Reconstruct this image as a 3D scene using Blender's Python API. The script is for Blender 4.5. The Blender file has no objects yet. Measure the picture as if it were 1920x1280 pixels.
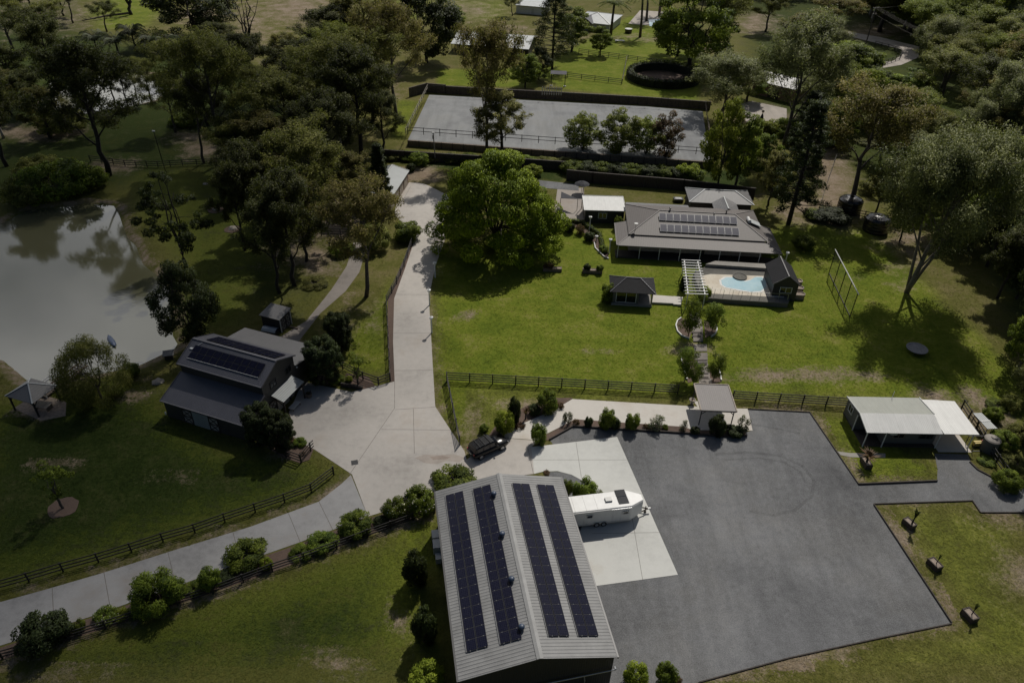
import bpy, bmesh, math, random
import numpy as np
from math import sin, cos, pi, radians, atan2, sqrt, hypot
from mathutils import Vector, Matrix

# ------------------------------------------------------------------ camera, world, sun, exposure
SC = bpy.context.scene
COL = SC.collection
F_PX, PITCH, ROLL, CAM_H = 1379.3, radians(35.27), radians(1.646), 60.0
fw = np.array([0, cos(PITCH), -sin(PITCH)]); _r = np.array([1., 0, 0]); _u = np.cross(_r, fw)
rt = cos(ROLL) * _r + sin(ROLL) * _u; up = -sin(ROLL) * _r + cos(ROLL) * _u
cam_d = bpy.data.cameras.new("camera"); cam = bpy.data.objects.new("camera", cam_d); COL.objects.link(cam)
cam_d.sensor_fit = 'HORIZONTAL'; cam_d.sensor_width = 36; cam_d.lens = F_PX / 1920 * 36
cam_d.clip_start = .5; cam_d.clip_end = 6000
M4 = Matrix(((rt[0], up[0], -fw[0], 0), (rt[1], up[1], -fw[1], 0), (rt[2], up[2], -fw[2], CAM_H), (0, 0, 0, 1)))
cam.matrix_world = M4
SC.camera = cam
SUN_EL, SUN_AZ = radians(50), radians(23)
W = bpy.data.worlds.new("World"); SC.world = W; W.use_nodes = True
nt = W.node_tree; bg = nt.nodes['Background']; sky = nt.nodes.new('ShaderNodeTexSky')
sky.sky_type = 'NISHITA'; sky.sun_disc = False; sky.sun_elevation = SUN_EL; sky.sun_rotation = SUN_AZ
# sky with banks of bright cloud low in front, as the pond mirrors them
_tc = nt.nodes.new('ShaderNodeTexCoord'); _sp = nt.nodes.new('ShaderNodeSeparateXYZ'); nt.links.new(_tc.outputs['Generated'], _sp.inputs[0])
_no = nt.nodes.new('ShaderNodeTexNoise'); _no.inputs['Scale'].default_value = 2.2; _no.inputs['Detail'].default_value = 7; _no.inputs['Roughness'].default_value = .55
_mp = nt.nodes.new('ShaderNodeMapping'); _mp.inputs['Scale'].default_value = (1, 1, 2.2); _mp.inputs['Location'].default_value = (.3, .1, 0); nt.links.new(_tc.outputs['Generated'], _mp.inputs[0]); nt.links.new(_mp.outputs[0], _no.inputs['Vector'])
_rp = nt.nodes.new('ShaderNodeValToRGB'); _rp.color_ramp.elements[0].position = .28; _rp.color_ramp.elements[1].position = .62; nt.links.new(_no.outputs['Fac'], _rp.inputs[0])
_hz = nt.nodes.new('ShaderNodeMapRange'); _hz.inputs[1].default_value = .85; _hz.inputs[2].default_value = .6; nt.links.new(_sp.outputs[2], _hz.inputs[0])
_fy = nt.nodes.new('ShaderNodeMapRange'); _fy.inputs[1].default_value = .25; _fy.inputs[2].default_value = .6; nt.links.new(_sp.outputs[1], _fy.inputs[0])
_m1 = nt.nodes.new('ShaderNodeMath'); _m1.operation = 'MULTIPLY'; nt.links.new(_hz.outputs[0], _m1.inputs[0]); nt.links.new(_fy.outputs[0], _m1.inputs[1])
_m2 = nt.nodes.new('ShaderNodeMath'); _m2.operation = 'MULTIPLY'; nt.links.new(_m1.outputs[0], _m2.inputs[0]); nt.links.new(_rp.outputs[0], _m2.inputs[1])
_mx = nt.nodes.new('ShaderNodeMix'); _mx.data_type = 'RGBA'; nt.links.new(_m2.outputs[0], _mx.inputs[0]); nt.links.new(sky.outputs[0], _mx.inputs[6]); _mx.inputs[7].default_value = (32, 32, 32.5, 1)
nt.links.new(_mx.outputs[2], bg.inputs[0]); bg.inputs[1].default_value = 0.05
sl = bpy.data.lights.new("sun", 'SUN'); sl.energy = 4.9; sl.angle = radians(.5); sl.color = (1, .95, .87)
so = bpy.data.objects.new("sun", sl); COL.objects.link(so)
SD = Vector((sin(SUN_AZ) * cos(SUN_EL), cos(SUN_AZ) * cos(SUN_EL), sin(SUN_EL)))
so.rotation_euler = (-SD).to_track_quat('-Z', 'Y').to_euler(); so.location = (40, 60, 200)
SC.view_settings.view_transform = 'Standard'; SC.view_settings.look = 'None'
SC.view_settings.exposure = -0.62; SC.view_settings.gamma = 1.0
SC.render.engine = 'CYCLES'
try:
    SC.cycles.transparent_max_bounces = 16; SC.cycles.max_bounces = 6
except Exception: pass

# ------------------------------------------------------------------ pixel of the photo -> point on the ground (or at height z)
def P(x, y, z=0.0):
    d = fw + rt * (x - 960) / F_PX - up * (y - 640) / F_PX
    t = (z - CAM_H) / d[2]
    return Vector((d[0] * t, d[1] * t, z))
def PP(pts, z=0.0): return [P(x, y, z) for x, y in pts]
def proj(v):
    v = np.array(v) - np.array([0, 0, CAM_H]); d = v @ fw
    return 960 + F_PX * (v @ rt) / d, 640 - F_PX * (v @ up) / d
def height_at(base, top_y):
    b = P(*base); lo, hi = .1, 55
    for _ in range(30):
        m = (lo + hi) / 2
        if proj((b[0], b[1], m))[1] > top_y: lo = m
        else: hi = m
    return lo
def metres(base, wpx):
    b = np.array(P(*base)) - np.array([0, 0, CAM_H]); return wpx * (b @ fw) / F_PX
rnd = random.Random(7)

# ------------------------------------------------------------------ materials
MATS = {}
def nodes(name):
    m = bpy.data.materials.new(name); m.use_nodes = True
    n = m.node_tree; b = n.nodes['Principled BSDF']; MATS[name] = m
    return m, n, b
def noise(n, scale, detail=4, rough=.6, coord='Object', vec=None):
    t = n.nodes.new('ShaderNodeTexNoise'); t.inputs['Scale'].default_value = scale
    t.inputs['Detail'].default_value = detail; t.inputs['Roughness'].default_value = rough
    if vec is None:
        c = n.nodes.new('ShaderNodeTexCoord'); vec = c.outputs[coord]
    n.links.new(vec, t.inputs['Vector']); return t.outputs['Fac']
def ramp(n, fac, stops):
    r = n.nodes.new('ShaderNodeValToRGB'); e = r.color_ramp.elements
    e[0].position, e[0].color = stops[0][0], (*stops[0][1], 1)
    e[1].position, e[1].color = stops[-1][0], (*stops[-1][1], 1)
    for p, c in stops[1:-1]:
        x = e.new(p); x.color = (*c, 1)
    n.links.new(fac, r.inputs[0]); return r.outputs[0]
def mixc(n, fac, a, b, mode='MIX'):
    x = n.nodes.new('ShaderNodeMix'); x.data_type = 'RGBA'; x.blend_type = mode
    for s, v in ((0, fac), (6, a), (7, b)):
        if isinstance(v, (int, float)): x.inputs[s].default_value = v
        elif isinstance(v, tuple): x.inputs[s].default_value = (*v, 1)
        else: n.links.new(v, x.inputs[s])
    return x.outputs[2]
def math_(n, op, a, b=0.0, clamp=False):
    x = n.nodes.new('ShaderNodeMath'); x.operation = op; x.use_clamp = clamp
    for i, v in enumerate((a, b)):
        if isinstance(v, (int, float)): x.inputs[i].default_value = v
        else: n.links.new(v, x.inputs[i])
    return x.outputs[0]
def bump(n, b, h, strength=.3, dist=.05):
    x = n.nodes.new('ShaderNodeBump'); x.inputs['Strength'].default_value = strength; x.inputs['Distance'].default_value = dist
    n.links.new(h, x.inputs['Height']); n.links.new(x.outputs[0], b.inputs['Normal'])
def var(c, k): return tuple(max(0, min(1, v * k)) for v in c)
def plain(name, c, rough=.6, metal=0.0, amp=.25, scale=1.5, spec=None, coord='Object'):
    m, n, b = nodes(name)
    f = noise(n, scale, 5, .65, coord)
    n.links.new(ramp(n, f, [(.3, var(c, 1 - amp)), (.7, var(c, 1 + amp))]), b.inputs['Base Color'])
    b.inputs['Roughness'].default_value = rough; b.inputs['Metallic'].default_value = metal
    if spec is not None: b.inputs['Specular IOR Level'].default_value = spec
    return m
def sheet_metal(name, c, pitch=.2, axis=0, rough=.45, amp=.14, metal=.0, bs=.3):
    """painted corrugated steel: ribs across one local axis, faint rain streaks and dirt"""
    m, n, b = nodes(name)
    tc = n.nodes.new('ShaderNodeTexCoord'); sp = n.nodes.new('ShaderNodeSeparateXYZ'); n.links.new(tc.outputs['Object'], sp.inputs[0])
    s = math_(n, 'SINE', math_(n, 'MULTIPLY', sp.outputs[axis], 2 * pi / pitch))
    f = noise(n, .7, 6, .7); mp = n.nodes.new('ShaderNodeMapping')
    sc = [.25, .25, .25]; sc[axis] = 5.0; mp.inputs['Scale'].default_value = sc
    n.links.new(tc.outputs['Object'], mp.inputs[0]); g = noise(n, 1.0, 5, .6, vec=mp.outputs[0])
    fg = math_(n, 'ADD', math_(n, 'MULTIPLY', f, .5), math_(n, 'MULTIPLY', g, .5))
    n.links.new(ramp(n, fg, [(.3, var(c, 1 - amp)), (.7, var(c, 1 + amp))]), b.inputs['Base Color'])
    b.inputs['Roughness'].default_value = rough; b.inputs['Metallic'].default_value = metal
    bump(n, b, s, bs, .025); return m

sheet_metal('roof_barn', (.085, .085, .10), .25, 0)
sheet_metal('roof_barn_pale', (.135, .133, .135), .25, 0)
sheet_metal('roof_house', (.098, .085, .078), .3, 0, .6, .1, bs=.12)
sheet_metal('roof_house_dark', (.075, .075, .085), .3, 1)
sheet_metal('roof_white', (.58, .58, .56), .22, 0, .5)
sheet_metal('roof_cabin', (.29, .30, .265), .22, 0, .6)
sheet_metal('roof_pale', (.42, .44, .44), .25, 0)
sheet_metal('roof_garage', (.235, .255, .255), .25, 0)
sheet_metal('roof_carport', (.15, .135, .13), .25, 0, .6, .1, bs=.15)
plain('roof_shed', (.215, .215, .212), .55, 0, .16, .6, .3)
plain('ridge_grey', (.26, .26, .255), .55, 0, .12, 1, .3)
plain('roof_black', (.018, .018, .02), .7, 0, .2, 1, .2)
sheet_metal('wall_black', (.028, .028, .03), .2, 0, .6)
sheet_metal('wall_charcoal', (.034, .033, .032), .25, 2, .6)
sheet_metal('wall_grey', (.10, .10, .092), .22, 2, .7)
plain('wall_cream', (.34, .29, .23), .8)
plain('wall_brick', (.19, .12, .09), .85, amp=.35, scale=5)
plain('white_paint', (.60, .60, .585), .45, amp=.07)
plain('off_white', (.5, .5, .48), .5, amp=.1)
plain('rail_grey', (.20, .20, .205), .8, 0, .1)
plain('panel_frame', (.022, .022, .028), .85, 0, .1)
plain('silver', (.45, .46, .47), .3, .7, .1)
plain('dark_metal', (.03, .03, .032), .4, .2, .2)
plain('rail_black', (.018, .016, .015), .65, 0, .4, 3)
plain('rail_pale', (.30, .27, .23), .8, 0, .3, 3)
plain('sleeper', (.085, .068, .055), .85, 0, .4, 2)
plain('timber', (.17, .13, .10), .8, 0, .35, 4)
plain('timber_pale', (.34, .29, .24), .8, 0, .3, 4)
plain('timber_dark', (.045, .036, .03), .85, 0, .4, 4)
plain('bark', (.085, .07, .058), .9, 0, .45, 3)
plain('bark_grey', (.15, .13, .11), .9, 0, .4, 2)
plain('bark_pale', (.30, .27, .24), .85, 0, .4, 2)
plain('bark_dark', (.035, .029, .025), .9, 0, .4, 3)
plain('vent_blue', (.03, .05, .09), .45)
plain('rubber', (.012, .012, .012), .8)
plain('car_black', (.006, .006, .007), .22, 0, .2, 1, .35)
plain('glass_dark', (.012, .014, .016), .06, 0, .2, .5, 1.0)
plain('glass_car', (.01, .012, .018), .06, 0, .2, .5, .6)
plain('red_plastic', (.35, .02, .02), .4)
plain('yellow_plastic', (.6, .45, .12), .5)
plain('blue_plastic', (.07, .10, .17), .45)
plain('tank_black', (.008, .008, .009), .25, 0, .3, 1, .7)
plain('tank_beige', (.22, .20, .175), .7)
plain('tank_rust', (.22, .17, .14), .6, 0, .25, 2)
plain('planter_timber', (.05, .037, .03), .8, 0, .4, 4)
plain('soil_pale', (.27, .22, .18), .95, 0, .35, 3)
plain('stone', (.30, .27, .23), .85, 0, .35, 3)
plain('terracotta', (.26, .14, .09), .8)
plain('insulator', (.6, .6, .58), .4)
plain('net', (.05, .055, .045), .9)
plain('trampoline_mat', (.20, .20, .21), .55, 0, .3, 2)
plain('lamp_white', (.7, .7, .68), .35)
plain('canvas_dark', (.02, .022, .03), .8)
plain('flower_white', (.75, .72, .55), .6)
plain('hedge_core', (.02, .025, .012), .9)
m, n, b = nodes('solar_dark')                                    # cells: dark blue with fine lines
tc = n.nodes.new('ShaderNodeTexCoord'); br = n.nodes.new('ShaderNodeTexBrick')
n.links.new(tc.outputs['Object'], br.inputs['Vector']); br.offset = 0
br.inputs['Color1'].default_value = (.006, .007, .018, 1); br.inputs['Color2'].default_value = (.009, .010, .024, 1)
br.inputs['Mortar'].default_value = (.03, .03, .045, 1); br.inputs['Scale'].default_value = 1
br.inputs['Mortar Size'].default_value = .008; br.inputs['Brick Width'].default_value = .166; br.inputs['Row Height'].default_value = .166
n.links.new(br.outputs[0], b.inputs['Base Color']); b.inputs['Roughness'].default_value = .1; b.inputs['Specular IOR Level'].default_value = .12
m, n, b = nodes('solar_grey')
n.links.new(ramp(n, noise(n, .5, 3), [(.35, (.15, .145, .165)), (.65, (.19, .185, .20))]), b.inputs['Base Color']); b.inputs['Roughness'].default_value = .2

def concrete(name, c, stain=.25, st=.06):
    m, n, b = nodes(name)
    f1 = noise(n, .12, 6, .65); f2 = noise(n, 1.2, 6, .7); f3 = noise(n, 14, 3, .6)
    f = math_(n, 'ADD', math_(n, 'MULTIPLY', f1, .55), math_(n, 'ADD', math_(n, 'MULTIPLY', f2, .3), math_(n, 'MULTIPLY', f3, .15)))
    col = ramp(n, f, [(.36, var(c, 1 - stain)), (.49, c), (.62, var(c, 1 + stain * .5))])
    w = ramp(n, noise(n, st, 7, .7), [(.54, (1, 1, 1)), (.68, (.74, .67, .60))])
    n.links.new(mixc(n, .8, col, w, 'MULTIPLY'), b.inputs['Base Color'])
    b.inputs['Roughness'].default_value = .85; bump(n, b, f3, .15, .02)
concrete('concrete_drive', (.43, .40, .365)); concrete('concrete_pad', (.53, .53, .50), .14)
concrete('concrete_old', (.29, .285, .28), .35, .15); concrete('concrete_path', (.53, .50, .455), .12)
concrete('concrete_pink', (.31, .275, .245), .25); concrete('concrete_track', (.20, .178, .158), .4); concrete('paving_pale', (.56, .51, .42), .15, .2); concrete('paving_grey', (.26, .245, .22), .3)
plain('joint', (.16, .145, .13), .9)
def gravel(name, c, amp=.35):
    m, n, b = nodes(name)
    f1 = noise(n, .06, 5, .65); f2 = noise(n, 1.6, 6, .75); f3 = noise(n, 9, 4, .8)
    f = math_(n, 'ADD', math_(n, 'MULTIPLY', f1, .35), math_(n, 'ADD', math_(n, 'MULTIPLY', f2, .2), math_(n, 'MULTIPLY', f3, .45)))
    tcg = n.nodes.new('ShaderNodeTexCoord'); mpg = n.nodes.new('ShaderNodeMapping'); mpg.inputs['Rotation'].default_value = (0, 0, .35); mpg.inputs['Scale'].default_value = (.5, .06, 1); n.links.new(tcg.outputs['Object'], mpg.inputs[0])
    pa = ramp(n, noise(n, .09, 6, .7), [(.40, (.80, .80, .81)), (.50, (1, 1, 1)), (.60, (1.0, .985, .96))]); pb = ramp(n, noise(n, 1.0, 6, .65, vec=mpg.outputs[0]), [(.40, (.84, .84, .84)), (.55, (1, 1, 1))])
    gc = ramp(n, f, [(.32, var(c, 1 - amp)), (.5, c), (.68, var(c, 1 + amp))])
    n.links.new(mixc(n, .9, mixc(n, .9, gc, pa, 'MULTIPLY'), pb, 'MULTIPLY'), b.inputs['Base Color'])
    b.inputs['Roughness'].default_value = .95; bump(n, b, f3, .4, .03)
gravel('gravel_yard', (.146, .148, .151), .8); gravel('gravel_track', (.122, .124, .126), .8)
gravel('arena_sand', (.235, .241, .243), .12); gravel('mulch', (.115, .078, .06), .5); gravel('road_gravel', (.40, .36, .32), .25)
gravel('pool_stone', (.13, .125, .11), .4)

m, n, b = nodes('water')                                        # murky brown pond, faint ripples
n.links.new(ramp(n, noise(n, .03, 3), [(.35, (.10, .098, .054)), (.65, (.12, .118, .068))]), b.inputs['Base Color'])
b.inputs['Roughness'].default_value = .05; b.inputs['IOR'].default_value = 2.0
mp = n.nodes.new('ShaderNodeMapping'); tc = n.nodes.new('ShaderNodeTexCoord'); mp.inputs['Scale'].default_value = (1, 2.2, 1)
n.links.new(tc.outputs['Object'], mp.inputs[0])
patch = ramp(n, noise(n, .035, 3, .5), [(.45, (.1, .1, .1)), (.62, (1, 1, 1))])
bump(n, b, math_(n, 'MULTIPLY', noise(n, 1.3, 4, .6, vec=mp.outputs[0]), patch), .10, .08)
m, n, b = nodes('pool_water')
n.links.new(ramp(n, noise(n, .6, 3), [(.4, (.36, .54, .60)), (.6, (.42, .58, .62))]), b.inputs['Base Color']); b.inputs['Roughness'].default_value = .05

# ground: painted cover (R lush lawn, G bare soil, B dark scrub with some painted tree shade) broken up by noise
m, n, b = nodes('ground')
at = n.nodes.new('ShaderNodeVertexColor'); at.layer_name = 'cover'
sp = n.nodes.new('ShaderNodeSeparateColor'); n.links.new(at.outputs[0], sp.inputs[0])
tc = n.nodes.new('ShaderNodeTexCoord'); V = tc.outputs['Object']
n1 = noise(n, .035, 6, .7, vec=V); n2 = noise(n, .22, 6, .72, vec=V); n3 = noise(n, 1.7, 6, .75, vec=V); n4 = noise(n, 8, 4, .8, vec=V)
fine = math_(n, 'ADD', math_(n, 'MULTIPLY', n3, .6), math_(n, 'MULTIPLY', n4, .4))
mid = math_(n, 'ADD', math_(n, 'MULTIPLY', n2, .48), math_(n, 'MULTIPLY', fine, .52))
dry = ramp(n, mid, [(.34, (.060, .066, .016)), (.48, (.105, .105, .026)), (.58, (.150, .128, .055)), (.70, (.20, .165, .10))])
lush = ramp(n, mid, [(.36, (.060, .088, .009)), (.45, (.105, .140, .014)), (.53, (.145, .170, .020)), (.63, (.225, .205, .068))])
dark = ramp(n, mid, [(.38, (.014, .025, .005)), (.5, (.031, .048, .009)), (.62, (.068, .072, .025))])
soil = ramp(n, mid, [(.3, (.15, .112, .075)), (.5, (.225, .175, .125)), (.7, (.32, .265, .21))])
def thr(v, w=.95, k=2.4):
    t = math_(n, 'ADD', math_(n, 'MULTIPLY', math_(n, 'SUBTRACT', v, .5), k), .5)
    q = math_(n, 'MULTIPLY', math_(n, 'SUBTRACT', mid, .5), w * 7)
    return math_(n, 'ADD', t, q, True)
# mowing lanes
mw = n.nodes.new('ShaderNodeMapping'); mw.inputs['Rotation'].default_value = (0, 0, .06); n.links.new(V, mw.inputs[0])
ms = n.nodes.new('ShaderNodeSeparateXYZ'); n.links.new(mw.outputs[0], ms.inputs[0])
lane = math_(n, 'MULTIPLY', math_(n, 'SINE', math_(n, 'ADD', math_(n, 'MULTIPLY', ms.outputs[1], 2.6), math_(n, 'MULTIPLY', n2, 2.5))), .5)
lanec = ramp(n, math_(n, 'ADD', lane, .5), [(0, (.95, .96, .95)), (1, (1.0, 1.0, 1.0))])
lush = mixc(n, 1.0, lush, lanec, 'MULTIPLY')
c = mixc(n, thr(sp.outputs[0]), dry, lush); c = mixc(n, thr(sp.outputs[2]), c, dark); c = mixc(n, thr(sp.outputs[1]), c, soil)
n.links.new(c, b.inputs['Base Color']); b.inputs['Roughness'].default_value = 1.0; b.inputs['Specular IOR Level'].default_value = .1
bump(n, b, fine, .8, .12)

def leaf_mat(name, dark_, light, trans=.3, rough=.6, spec=.22, vary=1.0):
    m = bpy.data.materials.new(name); m.use_nodes = True; n = m.node_tree; n.nodes.clear(); MATS[name] = m
    out = n.nodes.new('ShaderNodeOutputMaterial'); at = n.nodes.new('ShaderNodeVertexColor'); at.layer_name = 'tint'
    s = n.nodes.new('ShaderNodeSeparateColor'); n.links.new(at.outputs[0], s.inputs[0])
    oi = n.nodes.new('ShaderNodeObjectInfo')
    c = ramp(n, s.outputs[0], [(0, dark_), (1, light)])
    hs = n.nodes.new('ShaderNodeHueSaturation'); n.links.new(c, hs.inputs['Color'])
    n.links.new(math_(n, 'ADD', math_(n, 'MULTIPLY', oi.outputs['Random'], .016 * vary), .5 - .008 * vary), hs.inputs['Hue'])
    n.links.new(math_(n, 'ADD', math_(n, 'MULTIPLY', oi.outputs['Random'], .5 * vary), 1.03 - .25 * vary), hs.inputs['Value'])
    d = n.nodes.new('ShaderNodeBsdfPrincipled'); n.links.new(hs.outputs[0], d.inputs['Base Color'])
    d.inputs['Roughness'].default_value = rough; d.inputs['Specular IOR Level'].default_value = spec
    t = n.nodes.new('ShaderNodeBsdfTranslucent'); n.links.new(mixc(n, .5, hs.outputs[0], (.16, .2, .02)), t.inputs['Color'])
    mx = n.nodes.new('ShaderNodeMixShader'); mx.inputs[0].default_value = trans
    n.links.new(d.outputs[0], mx.inputs[1]); n.links.new(t.outputs[0], mx.inputs[2]); n.links.new(mx.outputs[0], out.inputs[0])
leaf_mat('leaf_gum', (0.082, 0.094, 0.024), (0.327, 0.327, 0.087), .46)
leaf_mat('leaf_gum_brown', (0.116, 0.102, 0.032), (0.391, 0.319, 0.112), .46)
leaf_mat('leaf_gum_dark', (0.034, 0.040, 0.015), (0.118, 0.125, 0.040), .35)
leaf_mat('leaf_gum_mix', (0.082, 0.083, 0.026), (0.319, 0.278, 0.087), .46)
leaf_mat('leaf_olive', (0.089, 0.121, 0.023), (0.335, 0.374, 0.064), .46)
leaf_mat('leaf_gum_grey', (0.089, 0.107, 0.038), (0.374, 0.391, 0.183), .46)
leaf_mat('leaf_broad', (0.065, 0.101, 0.018), (0.271, 0.342, 0.041), .46)
leaf_mat('leaf_fig', (.085, .130, .007), (.29, .375, .014), .26, vary=0)
leaf_mat('leaf_lime', (0.145, 0.194, 0.019), (0.350, 0.399, 0.040), .46)
leaf_mat('leaf_dark', (0.016, 0.025, 0.009), (0.067, 0.090, 0.025), .2)
leaf_mat('leaf_pale', (.07, .085, .045), (.18, .19, .11), .25)
leaf_mat('leaf_red', (.06, .035, .02), (.17, .09, .045), .25)

# ------------------------------------------------------------------ mesh builders
OUTL = []
class MB:
    def __init__(s): s.v, s.f, s.m = [], [], []
    def add(s, vs, fs, mi=0):
        o = len(s.v); s.v += [tuple(x) for x in vs]; s.f += [tuple(o + i for i in f) for f in fs]; s.m += [mi] * len(fs); return s
    def box(s, c, d, rz=0, mi=0, tilt=None):
        x, y, z = (q / 2 for q in d); vs = [Vector((a * x, b_ * y, g * z)) for a in (-1, 1) for b_ in (-1, 1) for g in (-1, 1)]
        R = Matrix.Rotation(rz, 3, 'Z')
        if tilt is not None: R = R @ tilt
        vs = [R @ v + Vector(c) for v in vs]
        return s.add(vs, [(0, 1, 3, 2), (4, 6, 7, 5), (0, 4, 5, 1), (2, 3, 7, 6), (0, 2, 6, 4), (1, 5, 7, 3)], mi)
    def b2(s, lo, hi, mi=0): return s.box([(a + c) / 2 for a, c in zip(lo, hi)], [abs(c - a) for a, c in zip(lo, hi)], 0, mi)
    def beam(s, a, b_, w, h=None, mi=0):
        a, b_ = Vector(a), Vector(b_); d = b_ - a; h = h or w
        q = d.to_track_quat('X', 'Z').to_matrix(); L = d.length; c = (a + b_) / 2
        vs = [q @ Vector((i * L / 2, j * w / 2, k * h / 2)) + c for i in (-1, 1) for j in (-1, 1) for k in (-1, 1)]
        return s.add(vs, [(0, 1, 3, 2), (4, 6, 7, 5), (0, 4, 5, 1), (2, 3, 7, 6), (0, 2, 6, 4), (1, 5, 7, 3)], mi)
    def slab(s, pts, t, mi=0):
        """quad/ngon given by its top points, thickness t downwards"""
        n_ = len(pts); top = [Vector(p) for p in pts]; bot = [p - Vector((0, 0, t)) for p in top]
        fs = [tuple(range(n_)), tuple(range(2 * n_ - 1, n_ - 1, -1))] + [(i, n_ + i, n_ + (i + 1) % n_, (i + 1) % n_) for i in range(n_)]
        return s.add(top + bot, fs, mi)
    def tube(s, pts, rad, n_=6, mi=0, cap=True):
        pts = [Vector(p) for p in pts]; o = []; fs = []
        if isinstance(rad, (int, float)): rad = [rad] * len(pts)
        for i, p in enumerate(pts):
            d = (pts[min(i + 1, len(pts) - 1)] - pts[max(i - 1, 0)]); d = d.normalized() if d.length > 1e-6 else Vector((0, 0, 1))
            a = d.orthogonal().normalized() if abs(d.z) > .99 else d.cross(Vector((0, 0, 1))).normalized(); c = d.cross(a)
            o += [p + (a * cos(2 * pi * k / n_) + c * sin(2 * pi * k / n_)) * rad[i] for k in range(n_)]
        for i in range(len(pts) - 1):
            fs += [(i * n_ + k, i * n_ + (k + 1) % n_, (i + 1) * n_ + (k + 1) % n_, (i + 1) * n_ + k) for k in range(n_)]
        if cap: fs += [tuple(range(n_ - 1, -1, -1)), tuple(range((len(pts) - 1) * n_, len(pts) * n_))]
        return s.add(o, fs, mi)
    def lathe(s, prof, n_=20, c=(0, 0, 0), mi=0):
        o = []; fs = []
        for r, z in prof: o += [(c[0] + r * cos(2 * pi * k / n_), c[1] + r * sin(2 * pi * k / n_), c[2] + z) for k in range(n_)]
        for i in range(len(prof) - 1):
            fs += [(i * n_ + k, i * n_ + (k + 1) % n_, (i + 1) * n_ + (k + 1) % n_, (i + 1) * n_ + k) for k in range(n_)]
        fs += [tuple(range(n_ - 1, -1, -1)), tuple(range((len(prof) - 1) * n_, len(prof) * n_))]
        return s.add(o, fs, mi)
    def poly(s, pts, z0, z1, mi=0):
        """flat sheet outline (xy) as a solid from z0 up to z1"""
        pts = [Vector((p[0], p[1], 0)) for p in pts]
        if z1 < .2: OUTL.append(pts)
        ar = sum(pts[i].x * pts[(i + 1) % len(pts)].y - pts[(i + 1) % len(pts)].x * pts[i].y for i in range(len(pts)))
        if ar < 0: pts = pts[::-1]
        return s.slab([(p.x, p.y, z1) for p in pts], z1 - z0, mi)
    def mesh(s, name, mats, smooth=False):
        me = bpy.data.meshes.new(name); me.from_pydata(s.v, [], s.f)
        for k in (mats if isinstance(mats, (list, tuple)) else [mats]): me.materials.append(MATS[k])
        me.polygons.foreach_set('material_index', s.m)
        if smooth: me.polygons.foreach_set('use_smooth', [True] * len(s.f))
        me.update(); return me
def tag(o, label=None, cat=None, group=None, kind=None):
    for k, v in (('label', label), ('category', cat), ('group', group), ('kind', kind)):
        if v: o[k] = v
    return o
def obj(name, mb, mats, parent=None, smooth=False, loc=(0, 0, 0), rz=0):
    o = bpy.data.objects.new(name, mb.mesh(name, mats, smooth) if isinstance(mb, MB) else mb); COL.objects.link(o)
    o.location = loc; o.rotation_euler = (0, 0, rz)
    if parent: o.parent = parent
    return o
def thing(name, label, cat, loc=(0, 0, 0), rz=0, group=None):
    o = bpy.data.objects.new(name, None); COL.objects.link(o); o.empty_display_size = .3
    o.location = loc; o.rotation_euler = (0, 0, rz); return tag(o, label, cat, group)
def clone(o, parent=None):
    c = o.copy(); COL.objects.link(c); c.parent = parent
    for ch in list(o.children): clone(ch, c)
    return c
def struct(name, mb, mats, kind='structure'): return tag(obj(name, mb, mats), kind=kind)
def frame(A, B, z):
    a, b_ = P(*A, z), P(*B, z); d = b_ - a; return Vector((a.x, a.y, 0)), atan2(d.y, d.x), d.length
def window(parent, c, w, h, n_, frame_mat='white_paint', panes=2, name='window'):
    """window on a wall whose outward normal is the xy unit vector n_; c = centre on the wall face"""
    c = Vector(c); n3 = Vector((n_[0], n_[1], 0)); t = Vector((-n3.y, n3.x, 0)); f = MB(); g = MB(); k = .07
    for sgn in (-1, 1):
        f.beam(c + t * sgn * w / 2 + n3 * .03 - Vector((0, 0, h / 2 + k / 2)), c + t * sgn * w / 2 + n3 * .03 + Vector((0, 0, h / 2 + k / 2)), k, .10)
        f.beam(c - t * (w / 2 - k / 2) + n3 * .03 + Vector((0, 0, sgn * h / 2)), c + t * (w / 2 - k / 2) + n3 * .03 + Vector((0, 0, sgn * h / 2)), .1, k)
    for i in range(1, panes):
        q = c + t * (-w / 2 + w * i / panes) + n3 * .02; f.beam(q - Vector((0, 0, h / 2 - k / 2)), q + Vector((0, 0, h / 2 - k / 2)), k * .8, .08)
    g.beam(c - t * (w / 2 - k / 2) + n3 * .008, c + t * (w / 2 - k / 2) + n3 * .008, .03, h - k)
    wo = obj(name, f, frame_mat, parent); obj('pane', g, 'glass_dark', wo); return wo

# ------------------------------------------------------------------ SETTING: ground sheet with painted cover and pond hollows
POND = PP([(-60, 432), (0, 415), (48, 390), (87, 386), (140, 381), (157, 376), (190, 379), (219, 382), (232, 419), (240, 441), (256, 456), (269, 490), (302, 517), (320, 537), (320, 571), (326, 625), (338, 645), (302, 662), (259, 683), (215, 692), (160, 703), (110, 716), (70, 722), (44, 709), (20, 688), (0, 672), (-60, 665), (-170, 640), (-200, 540), (-140, 450)])
POND2 = PP([(70, 205), (95, 150), (140, 134), (200, 132), (255, 136), (305, 140), (318, 165), (292, 186), (250, 196), (185, 208), (120, 216)])
def lines(segs):
    o = []
    for a, b_, s in segs: o += list(np.arange(a, b_, s))
    return np.array(o + [segs[-1][1]])
gx = lines([(-2500, -400, 300), (-400, -120, 4), (-120, 100, 1.1), (100, 400, 4), (400, 2500, 300)])
gy = lines([(-600, -20, 60), (-20, 22, 6), (22, 215, 1.1), (215, 420, 3), (420, 3200, 250)])
X, Y = np.meshgrid(gx, gy); nx, ny = len(gx), len(gy)
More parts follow.
